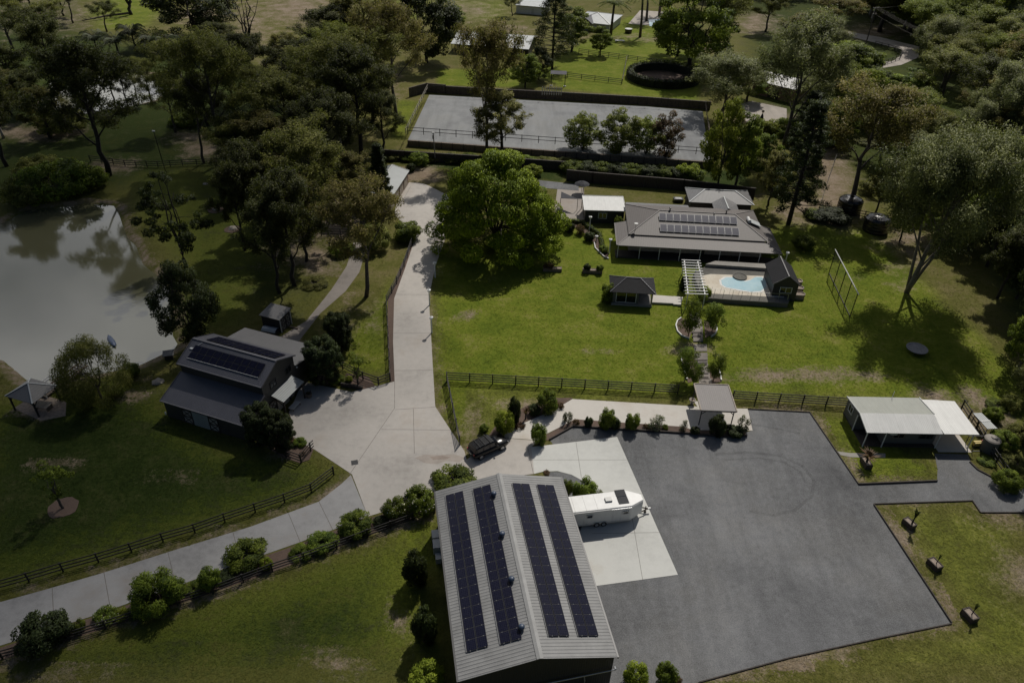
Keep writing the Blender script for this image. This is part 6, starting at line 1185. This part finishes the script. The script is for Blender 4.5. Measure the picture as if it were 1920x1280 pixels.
for i, (a, tp_, w_, k_, s_) in enumerate([((105, 372), 300, 130, 'scrub', 'broad green scrub bush on the far bank of the pond'), ((45, 385), 330, 80, 'scrub_dark', 'dark scrub at the left corner of the pond bank'), ((165, 352), 312, 70, 'scrub', 'green scrub between the pond and the leaning gum'), ((70, 330), 290, 80, 'scrub_dark', 'dark scrub behind the green bank scrub'), ((110, 250), 205, 90, 'scrub_dark', 'low scrub left of the paddock slope'), ((600, 105), 70, 70, 'scrub', 'bright scrub below the pale dead tree'), ((350, 235), 210, 60, 'scrub', 'low green scrub on the paddock slope'), ((700, 470), 420, 60, 'scrub_dark', 'low scrub beside the head of the track'), ((640, 480), 452, 46, 'scrub', 'green scrub on the bare slope left of the track'), ((590, 540), 520, 50, 'scrub_dark', 'low scrub on the left edge of the track'), ((440, 250), 220, 60, 'scrub', 'green scrub behind the paddock fence right end'), ((505, 270), 235, 60, 'scrub_dark', 'scrub under the left wood gums')]): T(k_, a, tp_, w_, s_)
# --- centre
T('fig', None, 0, 0, 'huge bright green spreading tree shading the central lawn', rot=1.0, loc=P(928, 462), h=17, wd=metres((928, 462), 242))
T('gum_c', (912, 300), 40, 125, 'tall brownish gum in front of the arena, left of its leaning neighbour', rot=2.0); T('gum_d', (940, 304), 170, 105, 'shorter leaning gum in front of the arena'); 
T('young_a', (1092, 292), 210, 66, 'leftmost rounded young tree at the arena fence'); T('young_b', (1160, 296), 205, 76, 'fullest rounded young tree at the arena fence'); T('young_a', (1210, 300), 218, 62, 'third young tree at the arena fence'); T('young_red', (1243, 304), 208, 58, 'reddish young tree at the right of the arena row')
for i, px in enumerate(range(1075, 1300, 28)): T(('greenbush', 'darkbush')[i % 2], (px, 326 + i * 1.6), 300 + i * 1.6, 44, 'dark hedge shrub on the terrace between the arena and the black wall', 'hedge shrubs below the arena')
T('limebush', (1290, 338), 306, 44, 'bright green shrub at the right end of the terrace hedge'); T('greenbush', (785, 312), 285, 34, 'shrub at the foot of the slim power pole'); T('darkbush', (770, 322), 306, 16, 'little dark shrub beyond the garage'); T('limebush', (1000, 330), 308, 34, 'shrub behind the big spreading tree')
T('lime', (1345, 350), 188, 84, 'bright green tree at the right end of the arena'); T('broad_b', (1378, 352), 215, 66, 'green tree right of the bright one at the arena end'); T('broad_b', (1425, 338), 250, 60, 'thin green tree between the arena and the sandy track'); T('gum_d', (1440, 385), 280, 60, 'thin brown tree behind the house right end')
T('bigpine', (1035, 130), -45, 100, 'large dark pine at the top centre'); T('broad_b', (1072, 98), 15, 66, 'green tree right of the large dark pine'); T('broad_b', (1125, 104), 50, 40, 'small round tree alone on the paddock fence line'); T('broad_a', (985, 165), 100, 60, 'dark tree between the stable block and the panel stand'); T('darkfig', (1010, 150), 90, 50, 'dark bushy tree by the panel stand'); T('gum_e', (960, 30), -10, 40, 'small tree in front of the white shed')
T('palm', (1145, 66), -2, 66, 'palm with thick trunk right of the white house', rot=1.2); T('palm', (1200, 70), -14, 60, 'palm at the left edge of the neighbour pool', rot=2.2); T('palm', (1212, 40), -30, 60, 'palm behind the neighbour pool'); T('palm', (1236, 30), -36, 60, 'rightmost palm by the neighbour pool')
T('broad_a', (1290, 135), -40, 150, 'large dark tree overhanging the round yard'); T('gum_a', (1340, 110), -50, 120, 'tall gum behind the round yard'); T('broad_a', (1270, 105), 20, 90, 'leafy tree left of the round yard back edge'); T('grey_b', (1352, 222), 92, 150, 'grey-green gum at the far right corner of the arena'); T('broad_b', (1400, 190), 130, 66, 'tree in front of the brown barn')
T('gum_a', (1435, 60), -20, 70, 'gum with dark trunk at the top right of centre'); T('grey_b', (1470, 280), 20, 150, 'tall grey-green gum with a stout dark trunk right of the brown barn', rot=.6); T('hoop', (1478, 420), 190, 105, 'tall dark hoop pine behind the house right end'); T('hoop', (1500, 300), 170, 90, 'second dark hoop pine, farther back by the sandy ground')
T('dead_tall', (1512, 290), 220, 40, 'bare grey stick of a tree by the hoop pines'); T('gum_c', (1592, 388), 148, 190, 'big brown-crowned gum on the sandy track', rot=.4); T('gum_d', (1642, 398), 292, 50, 'slim sapling gum behind the tanks'); T('biggum', (1700, 548), 240, 212, 'huge grey-green gum with several trunks on the right lawn', rot=.0)
T('broad_a', (1686, 452), 345, 62, 'dark tree right of the black tanks'); T('darkbush', (1560, 420), 388, 70, 'dark shrub in front of the left tank'); T('greenbush', (1530, 412), 392, 40, 'green shrub left of the tanks'); T('lime', (1880, 480), 232, 140, 'bright lime-green tree at the right edge'); T('broad_a', (1850, 440), 300, 90, 'green tree left of the bright lime one'); T('darkfig', (1905, 560), 360, 110, 'dark dense tree on the right edge of the lawn'); T('darkfig', (1940, 640), 430, 130, 'dark tree at the right edge shading the lawn slope'); T('broad_a', (1965, 720), 540, 120, 'tree at the right edge below the dark ones')
T('gum_b', (1912, 812), 640, 90, 'leaning gum at the right edge above the gravel lane'); T('gum_e', (1975, 905), 730, 130, 'gum beyond the right edge shading the gravel lane'); T('gum_e', (2010, 880), 700, 120, 'second gum beyond the right edge by the lane')
for a, tp_, w_, k_, s_ in [((1862, 790), 762, 34, 'scrub', 'green scrub behind the beige tank'), ((1872, 770), 748, 40, 'scrub', 'scrub patch uphill of the beige tank'), ((1915, 830), 795, 50, 'scrub_dark', 'dark scrub at the right edge behind the tank fence'), ((1890, 920), 880, 50, 'scrub', 'scrub on the bank beside the gravel lane'), ((1885, 840), 806, 50, 'scrub', 'scrub along the dark fence by the tank'), ((1905, 880), 850, 50, 'scrub_dark', 'scrub at the right edge by the lane'), ((1850, 872), 855, 30, 'greenbush', 'low shrub inside the black edging'), ((1900, 770), 740, 40, 'scrub_dark', 'dark scrub below the right edge trees')]: T(k_, a, tp_, w_, s_)
T('gum_a', (1756, 206), 86, 120, 'green-crowned gum with stout trunk on the right clearing'); T('gum_e', (1803, 248), 100, 120, 'leaning gum with pale trunk on the right clearing', rot=0); T('gum_a', (1765, 165), 60, 100, 'gum behind the right clearing'); T('grey_a', (1860, 300), 120, 140, 'grey gum above the lime tree'); T('gum_c', (1800, 330), 250, 90, 'brown low gum left of the lime tree'); T('grey_b', (1700, 330), 240, 110, 'grey gum behind the huge one'); T('gum_c', (1900, 200), 60, 130, 'brown gum at the right edge of the wood'); T('lime', (1570, 150), 76, 120, 'lime-green tree beside the forest road'); T('lime', (1600, 235), 130, 100, 'yellow-green tree below the forest road bend'); T('broad_b', (1645, 190), 130, 80, 'green tree at the inside of the road bend'); T('gum_c', (1560, 70), -10, 100, 'brown gum at the top beside the power pole'); T('grey_b', (1530, 240), 110, 100, 'grey gum left of the yellow-green tree'); T('lime', (1610, 20), -30, 60, 'lime-green tree at the top edge')
g_ = random.Random(5)
for i in range(70):
    px = g_.uniform(1630, 1990); py = g_.uniform(-30, 150 if px > 1740 else 62); T(g_.choice(['gum_a', 'gum_g', 'gum_g', 'gum_c', 'grey_a', 'gum_h', 'gum_h', 'grey_b', 'gum_d', 'broad_b', 'lime']), (px, py), py - g_.uniform(70, 125), g_.uniform(90, 140), 'gum tree in the dense wood filling the top right corner', 'gums in the top right wood')
for a, tp_, w_, k_, s_ in [((1762, 445), 350, 80, 'broad_b', 'dark green tree behind the huge grey-green gum'), ((1815, 470), 360, 90, 'broad_a', 'leafy tree right of the huge grey-green gum, nearest the lawn'), ((1850, 500), 380, 90, 'gum_b', 'dark gum between the leafy tree and the right edge'), ((1870, 560), 420, 90, 'gum_b', 'dark gum low on the right edge of the lawn'), ((1925, 505), 330, 110, 'broad_a', 'tree at the right edge beside the lime one'), ((1735, 395), 300, 80, 'gum_d', 'slim gum behind the huge one, left of the dark green tree'), ((1905, 700), 560, 80, 'broad_b', 'green tree at the right edge halfway down the lawn'), ((1830, 400), 290, 100, 'gum_a', 'gum in front of the right-edge wood'), ((1720, 255), 170, 80, 'gum_f', 'pale-trunked gum left of the right clearing'), ((1830, 265), 165, 80, 'gum_f', 'pale-trunked gum right of the clearing')]: T(k_, a, tp_, w_, s_)
for i in range(14):
    px = g_.uniform(1835, 1990); py = g_.uniform(330, 470); T(g_.choice(['gum_b', 'broad_a', 'broad_b', 'gum_a']), (px, py), py - g_.uniform(90, 130), g_.uniform(70, 110), 'tree in the green belt along the right edge of the lawn', 'trees in the right-hand belt')
for i in range(22):
    px = g_.uniform(1820, 1990); py = g_.uniform(140, 330); T(g_.choice(['gum_g', 'gum_h', 'gum_c', 'grey_a', 'broad_b']), (px, py), py - g_.uniform(90, 140), g_.uniform(90, 130), 'gum tree in the wood along the right edge', 'gums along the right edge')
for i in range(8):
    px = g_.uniform(1330, 1640); py = g_.uniform(-40, 15); T(g_.choice(['gum_g', 'gum_h', 'gum_c', 'grey_b', 'broad_b']), (px, py), py - g_.uniform(60, 90), g_.uniform(80, 120), 'gum tree in the wood along the top edge', 'gums along the top edge')
for a, tp_, w_, k_ in [((1500, 150), 60, 110, 'grey_b'), ((1545, 200), 100, 100, 'gum_g'), ((1480, 110), 25, 100, 'gum_d'), ((1690, 260), 160, 110, 'gum_g'), ((1650, 300), 205, 100, 'gum_h'), ((1720, 300), 205, 100, 'gum_h'), ((1770, 350), 262, 100, 'gum_g'), ((1560, 270), 190, 80, 'broad_b'), ((1600, 165), 85, 90, 'broad_b'), ((1640, 240), 160, 90, 'gum_d'), ((1530, 110), 30, 90, 'grey_b'), ((1700, 200), 130, 80, 'broad_b')]: T(k_, a, tp_, w_, 'gum tree in the belt between the sandy track and the forest road', 'gums below the forest road')
for i in range(10):
    px = g_.uniform(1480, 1760); py = g_.uniform(255, 400)
    if 1500 < px < 1640 and py > 280: px += 150
    T(g_.choice(['scrub', 'scrub_dark']), (px, py), py - g_.uniform(22, 40), g_.uniform(50, 80), 'low scrub under the gums right of the sandy track', 'scrub under the right-hand gums')
for i in range(9):
    px, py = g_.uniform(1390, 1520), g_.uniform(235, 330); T(g_.choice(['greenbush', 'scrub', 'limebush']), (px, py), py - g_.uniform(16, 30), g_.uniform(30, 50), 'green undergrowth bush between the arena and the hoop pines', 'undergrowth by the hoop pines')
for i, px in enumerate(range(735, 1060, 36)): T(('scrub_dark', 'scrub')[i % 3 == 1], (px, 300 + (px - 735) * .045), 280 + (px - 735) * .045, 46, 'ragged shrub in front of the black wall below the sand arena', 'shrubs below the sand arena')
# --- shrub bed along the lower drive
for a, tp_, w_, k_, s_ in [((80, 1226), 1143, 94, 'darkbush', 'large dark rounded shrub at the left end of the roadside bed'), ((293, 1152), 1066, 92, 'oleander', 'large airy long-leaved shrub in the roadside bed'), ((462, 1070), 1010, 78, 'frangipani', 'flat-topped rounded shrub overhanging the lower drive'), ((668, 1008), 956, 64, 'frangipani', 'dense shrub where the drive meets the apron'), ((740, 974), 930, 48, 'frangi_flower', 'small pale-flowered shrub right of the dense one'), ((788, 966), 910, 62, 'frangi_flower', 'shrub covered in cream flowers left of the big shed'), ((852, 922), 874, 80, 'frangipani', 'broad shrub behind the back left corner of the big shed'), ((605, 1036), 996, 54, 'greenbush', 'rounded green shrub left of the dense one by the apron'), ((393, 1106), 1060, 40, 'greenbush', 'narrow shrub between two large ones in the roadside bed'),
                       ((565, 1048), 1022, 44, 'oleander', 'low spiky-leaved shrub in the roadside bed'), ((198, 1170), 1136, 44, 'frangi_flower', 'low flowering shrub right of the large dark one'), ((228, 1164), 1140, 30, 'limebush', 'small bright shrub next to the low flowering one'), ((147, 1184), 1160, 24, 'greenbush', 'tiny shrub beside the large dark one'), ((364, 1114), 1092, 36, 'greenbush', 'low shrub right of the airy one'), ((255, 1160), 1134, 30, 'darkbush', 'dark shrub tucked left of the airy one'), ((425, 1092), 1066, 34, 'darkbush', 'dark low shrub left of the flat-topped one'), ((500, 1068), 1044, 24, 'limebush', 'small lime shrub right of the flat-topped one'), ((715, 988), 964, 30, 'darkbush', 'dark low shrub under the pale-flowered one'),
                       ((778, 1098), 1032, 46, 'darkbush', 'rounded shrub on the lawn left of the big shed, upper one'), ((795, 1206), 1138, 46, 'darkbush', 'rounded shrub on the lawn left of the big shed, middle one'), ((800, 1300), 1240, 64, 'limebush', 'bright shrub at the bottom edge left of the big shed'), ((1195, 1292), 1242, 46, 'limebush', 'bright shrub at the bottom edge right of the big shed'), ((1250, 1290), 1242, 40, 'greenbush', 'second shrub at the bottom edge on the gravel'), ((1272, 1288), 1266, 16, 'redbush', 'tiny brownish shrub at the bottom edge'),
                       ((1096, 940), 894, 44, 'greenbush', 'shrub in the gravel island behind the trailer'), ((1063, 930), 898, 20, 'greenbush', 'narrow shrub by the wall in the gravel island'), ((1118, 938), 915, 22, 'palebush', 'pale shrub at the tip of the gravel island'), ((1025, 890), 880, 14, 'redbush', 'tiny reddish shrub behind the shed ridge'),
                       ((948, 814), 770, 38, 'limebush', 'bright lime shrub in the bed above the parked car'), ((908, 812), 794, 18, 'greenbush', 'small shrub right beside the parked car'), ((964, 794), 742, 24, 'darkbush', 'tall narrow dark plant in the border bed'), ((986, 788), 762, 22, 'croton', 'orange-red croton in the border bed'), ((1002, 778), 756, 24, 'darkbush', 'dark shrub in the border bed'), ((1026, 774), 730, 38, 'greenbush', 'open green shrub at the top of the border bed'), ((1050, 766), 752, 16, 'redbush', 'low reddish shrub in the border bed'), ((975, 805), 790, 20, 'redbush', 'low reddish shrub at the path edge of the border bed'),
                       ((1010, 834), 793, 28, 'greenbush', 'upright shrub at the corner of the white pad'), ((1064, 792), 768, 18, 'palebush', 'pale shrub at the left end of the path bed'), ((1081, 797), 784, 12, 'redbush', 'tiny reddish shrub in the path bed'), ((1104, 801), 780, 16, 'darkbush', 'small dark shrub in the path bed'), ((1138, 803), 764, 28, 'greenbush', 'tallest pointed shrub in the path bed'), ((1153, 804), 781, 20, 'darkbush', 'dark shrub touching the tallest in the path bed'), ((1187, 806), 772, 26, 'greenbush', 'top-heavy shrub in the middle of the path bed'), ((1230, 806), 777, 30, 'palebush', 'thin pale shrub in the path bed'), ((1212, 804), 793, 12, 'redbush', 'tiny shrub left of the thin pale one'), ((1247, 806), 795, 12, 'greenbush', 'tiny green shrub right of the thin pale one'), ((1282, 808), 787, 14, 'palebush', 'spindly shrub left of the garden shelter'), ((1346, 818), 775, 32, 'darkbush', 'large dark shrub in front of the garden shelter'), ((1378, 820), 795, 34, 'darkbush', 'dark shrub right of the shelter front post'), ((1395, 812), 780, 22, 'palebush', 'thin pale shrub right of the garden shelter'), ((1304, 814), 798, 18, 'darkbush', 'dark shrub at the left front post of the garden shelter'),
                       ((1140, 566), 530, 26, 'greenbush', 'dark green shrub at the left wall of the summer house'), ((1160, 430), 405, 16, 'greenbush', 'climbing shrub between the outbuilding and the house'), ((1322, 560), 535, 22, 'limebush', 'green shrub at the foot of the pergola right side'), ((1283, 545), 515, 16, 'darkbush', 'dark climber on the left side of the pergola'), ((1088, 440), 420, 18, 'redbush', 'dark red shrub in the bed below the curved hedge'), ((1068, 436), 416, 20, 'darkbush', 'dark shrub in the bed left of the red one'), ((1106, 452), 434, 20, 'darkbush', 'dark shrub in the bed right of the red one'), ((1046, 430), 412, 22, 'darkbush', 'dark shrub at the left end of the curved hedge'), ((1132, 474), 460, 18, 'greenbush', 'shrub at the verandah corner bed'),
                       ((545, 836), 818, 26, 'redbush', 'brownish shrub in the bed at the barn corner'), ((562, 838), 820, 24, 'greenbush', 'small round shrub next to the brownish one at the barn corner'), ((566, 856), 846, 14, 'redbush', 'little red shrub at the end of the barn corner bed'), ((655, 716), 704, 14, 'limebush', 'tiny bright shrub in the barn apron bed'), ((1510, 470), 440, 40, 'greenbush', 'shrub right of the house verandah')]: T(k_, a, tp_, w_, s_)
for a, tp_, w_, s_ in [((1290, 632), 560, 44, 'citrus tree left of the upper garden stair'), ((1335, 620), 566, 46, 'citrus tree right of the upper garden stair'), ((1284, 712), 648, 46, 'citrus tree left of the lower garden stair'), ((1337, 715), 662, 38, 'citrus tree right of the lower garden stair'), ((1300, 722), 680, 30, 'small citrus tree nearest the garden shelter'), ((1312, 575), 548, 24, 'small leafy tree at the foot of the pergola')]: T('citrus', a, tp_, w_, s_)
for t_, k_, hh, ww, off, s_ in [(TR[0], 'cycad', 2.3, 1.9, .25, 'leafy dark cycad in the planter nearest the gravel corner'), (TR[1], 'cycad', 1.5, .9, .1, 'thin spiky plant in the middle lawn planter'), (TR[2], 'cycad', 1.8, 1.0, .1, 'upright dark plant in the lowest lawn planter'), (TR[3], 'agave', 1.9, 2.3, .0, 'reddish star-shaped agave in the planter on the cabin lawn'), (TR[4], 'redbush', 1.1, 1.6, -.6, 'dry shrub in the trough by the tree shade'), (TR[5], 'darkbush', 1.1, 1.2, -.9, 'dark shrub at the left end of the house lawn trough')]:
    m_ = Matrix.Rotation(t_.rotation_euler.z, 3, 'Z'); l_ = t_.location + m_ @ Vector((off, 0, 0)) + Vector((0, 0, .5)); T(k_, None, 0, 0, s_, loc=l_, h=hh, wd=ww)
m_ = Matrix.Rotation(TR[5].rotation_euler.z, 3, 'Z'); T('greenbush', None, 0, 0, 'green shrub at the right end of the house lawn trough', loc=TR[5].location + m_ @ Vector((1.2, 0, .5)), h=1.0, wd=1.2)
# clipped hedge
hq = PP([(1048, 420), (1075, 417), (1092, 421), (1110, 432), (1124, 442), (1128, 456), (1128, 470)]); C = []; R = []
for a, b_ in zip(hq[:-1], hq[1:]):
    for i in range(max(2, int((b_ - a).length / .45))): c = a.lerp(b_, i / max(2, int((b_ - a).length / .45))) - hq[0]; C.append((c.x, c.y, .45)); R.append(.55)
hd = thing('curved_hedge', 'low clipped curved hedge left of the house', 'hedge', hq[0]); obj('foliage', leaf_mesh('foliage', C, R, 90, .18, 'leaf_broad', 0, .4, .9, .5, .3, 3), None, hd); sm_ = MB(); [sm_.box((c[0], c[1], .3), (.5, .5, .6)) for c in C]; obj('hedge_body', sm_, 'hedge_core', hd)
C = [((ra - .8) * cos(a), (ra - .8) * sin(a), z) for a in np.linspace(0, 2 * pi, 70) for z in (.8, 1.7)]; obj('foliage', leaf_mesh('foliage', C, [1.1] * len(C), 70, .5, 'leaf_dark', 0, .4, .9, .5, .5, 4), None, rp)

# ------------------------------------------------------------------ grass tufts over the lawns (uncountable: one object)
gt = np.random.default_rng(77); NT = 150000; pxs = gt.uniform(-30, 1950, NT * 2); pys = 290 + 1000 * gt.random(NT * 2) ** .8
dd_ = fw[None] + rt[None] * ((pxs - 960) / F_PX)[:, None] - up[None] * ((pys - 640) / F_PX)[:, None]; tt_ = -CAM_H / dd_[:, 2]; GX, GY = dd_[:, 0] * tt_, dd_[:, 1] * tt_
keep = (sdist(POND, GX, GY) > 1.5)
for q in OUTL:
    x0, x1 = min(v.x for v in q), max(v.x for v in q); y0, y1 = min(v.y for v in q), max(v.y for v in q); m_ = (GX > x0 - 1) & (GX < x1 + 1) & (GY > y0 - 1) & (GY < y1 + 1)
    if m_.any(): i_ = np.where(m_)[0]; keep[i_[sdist(q, GX[i_], GY[i_]) < .12]] = False
GX, GY = GX[keep], GY[keep]; N = len(GX); a = gt.random(N) * 6.28; w_ = .07 + .10 * gt.random(N); h_ = .02 + .04 * gt.random(N)
V_ = np.empty((N, 3, 3)); V_[:, 0] = np.stack([GX - w_ * np.cos(a), GY - w_ * np.sin(a), np.full(N, .004)], 1); V_[:, 1] = np.stack([GX + w_ * np.cos(a), GY + w_ * np.sin(a), np.full(N, .004)], 1); ln2 = .12 + .16 * gt.random(N); V_[:, 2] = np.stack([GX - ln2 * np.sin(a), GY + ln2 * np.cos(a), h_], 1)
me = bpy.data.meshes.new('grass_tufts'); me.vertices.add(N * 3); me.vertices.foreach_set('co', V_.ravel()); me.loops.add(N * 3); me.loops.foreach_set('vertex_index', np.arange(N * 3)); me.polygons.add(N); me.polygons.foreach_set('loop_start', np.arange(0, N * 3, 3)); me.polygons.foreach_set('loop_total', np.full(N, 3)); me.update()
tn_ = np.ones((N * 3, 4)); tn_[:, :3] = np.repeat(gt.random(N), 3)[:, None]; c_ = me.color_attributes.new('tint', 'FLOAT_COLOR', 'POINT'); c_.data.foreach_set('color', tn_.ravel())
# every tuft takes the cover of the ground it grows on
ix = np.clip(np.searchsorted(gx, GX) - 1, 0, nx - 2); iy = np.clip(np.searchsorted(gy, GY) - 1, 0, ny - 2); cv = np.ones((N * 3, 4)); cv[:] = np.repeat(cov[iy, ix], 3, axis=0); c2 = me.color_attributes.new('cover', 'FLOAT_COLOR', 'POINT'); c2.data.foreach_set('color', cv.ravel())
gmat = MATS['ground'].copy(); MATS['grass'] = gmat; n = gmat.node_tree; b = n.nodes['Principled BSDF']; src = b.inputs['Base Color'].links[0].from_socket
at = n.nodes.new('ShaderNodeVertexColor'); at.layer_name = 'tint'; s_ = n.nodes.new('ShaderNodeSeparateColor'); n.links.new(at.outputs[0], s_.inputs[0])
n.links.new(mixc(n, 1.0, src, ramp(n, s_.outputs[0], [(0, (.78, .82, .76)), (.5, (1, 1, 1)), (1, (1.0, .98, .85))]), 'MULTIPLY'), b.inputs['Base Color'])
me.materials.append(gmat); me.polygons.foreach_set('use_smooth', [True] * N); nn_ = np.tile(np.array([0, 0, 1.]), (N * 3, 1)) + gt.normal(size=(N * 3, 3)) * .18; nn_ /= np.linalg.norm(nn_, axis=1)[:, None]; me.normals_split_custom_set_from_vertices(nn_.tolist())
tag(obj('grass', me, None), 'short tufted grass over the lawns', 'grass', kind='stuff')
# ------------------------------------------------------------------ unseen CLOUDS, added out of view to dim the sun over the left side
def shade_cloud_mat(name, dens):
    m = bpy.data.materials.new(name); m.use_nodes = True; n = m.node_tree; n.nodes.clear(); MATS[name] = m
    out = n.nodes.new('ShaderNodeOutputMaterial'); tr_ = n.nodes.new('ShaderNodeBsdfTransparent'); tl_ = n.nodes.new('ShaderNodeBsdfTranslucent'); tl_.inputs[0].default_value = (.9, .9, .92, 1); df = n.nodes.new('ShaderNodeBsdfDiffuse'); df.inputs[0].default_value = (.9, .9, .92, 1)
    ad = n.nodes.new('ShaderNodeMixShader'); ad.inputs[0].default_value = .5; n.links.new(tl_.outputs[0], ad.inputs[1]); n.links.new(df.outputs[0], ad.inputs[2])
    tc = n.nodes.new('ShaderNodeTexCoord'); ln_ = n.nodes.new('ShaderNodeVectorMath'); ln_.operation = 'LENGTH'; mp = n.nodes.new('ShaderNodeMapping'); mp.inputs['Scale'].default_value = (1, 1, 0); n.links.new(tc.outputs['Object'], mp.inputs[0]); n.links.new(mp.outputs[0], ln_.inputs[0])
    e_ = math_(n, 'SUBTRACT', 1.0, ln_.outputs['Value']); q = math_(n, 'ADD', math_(n, 'MULTIPLY', e_, 1.7), math_(n, 'MULTIPLY', math_(n, 'SUBTRACT', noise(n, 2.2, 5, .6), .5), .9)); f = math_(n, 'MULTIPLY', math_(n, 'MAXIMUM', math_(n, 'MINIMUM', q, 1.0), 0.0), dens)
    mx = n.nodes.new('ShaderNodeMixShader'); n.links.new(f, mx.inputs[0]); n.links.new(tr_.outputs[0], mx.inputs[1]); n.links.new(ad.outputs[0], mx.inputs[2]); n.links.new(mx.outputs[0], out.inputs[0])
shade_cloud_mat('shade_cloud_thin', .55)
def cloud(c, rx, ry, rz_, mat, rot=0):
    bmh = bmesh.new(); bmesh.ops.create_icosphere(bmh, subdivisions=4, radius=1); me = bpy.data.meshes.new('cloud'); bmh.to_mesh(me); bmh.free(); me.materials.append(MATS[mat]); o = obj('cloud', me, None, loc=c, rz=rot); o.scale = (rx, ry, rz_); return tag(o, kind='structure')
hA = 190; off = SD * (hA / SD.z)
shade_cloud_mat('shade_cloud_faint', .46)
cloud(Vector((-84, 132, 0)) + off, 66, 62, 8, 'shade_cloud_faint', .2)
cloud(Vector((-86, 40, 0)) + off, 92, 62, 8, 'shade_cloud_thin', .5)
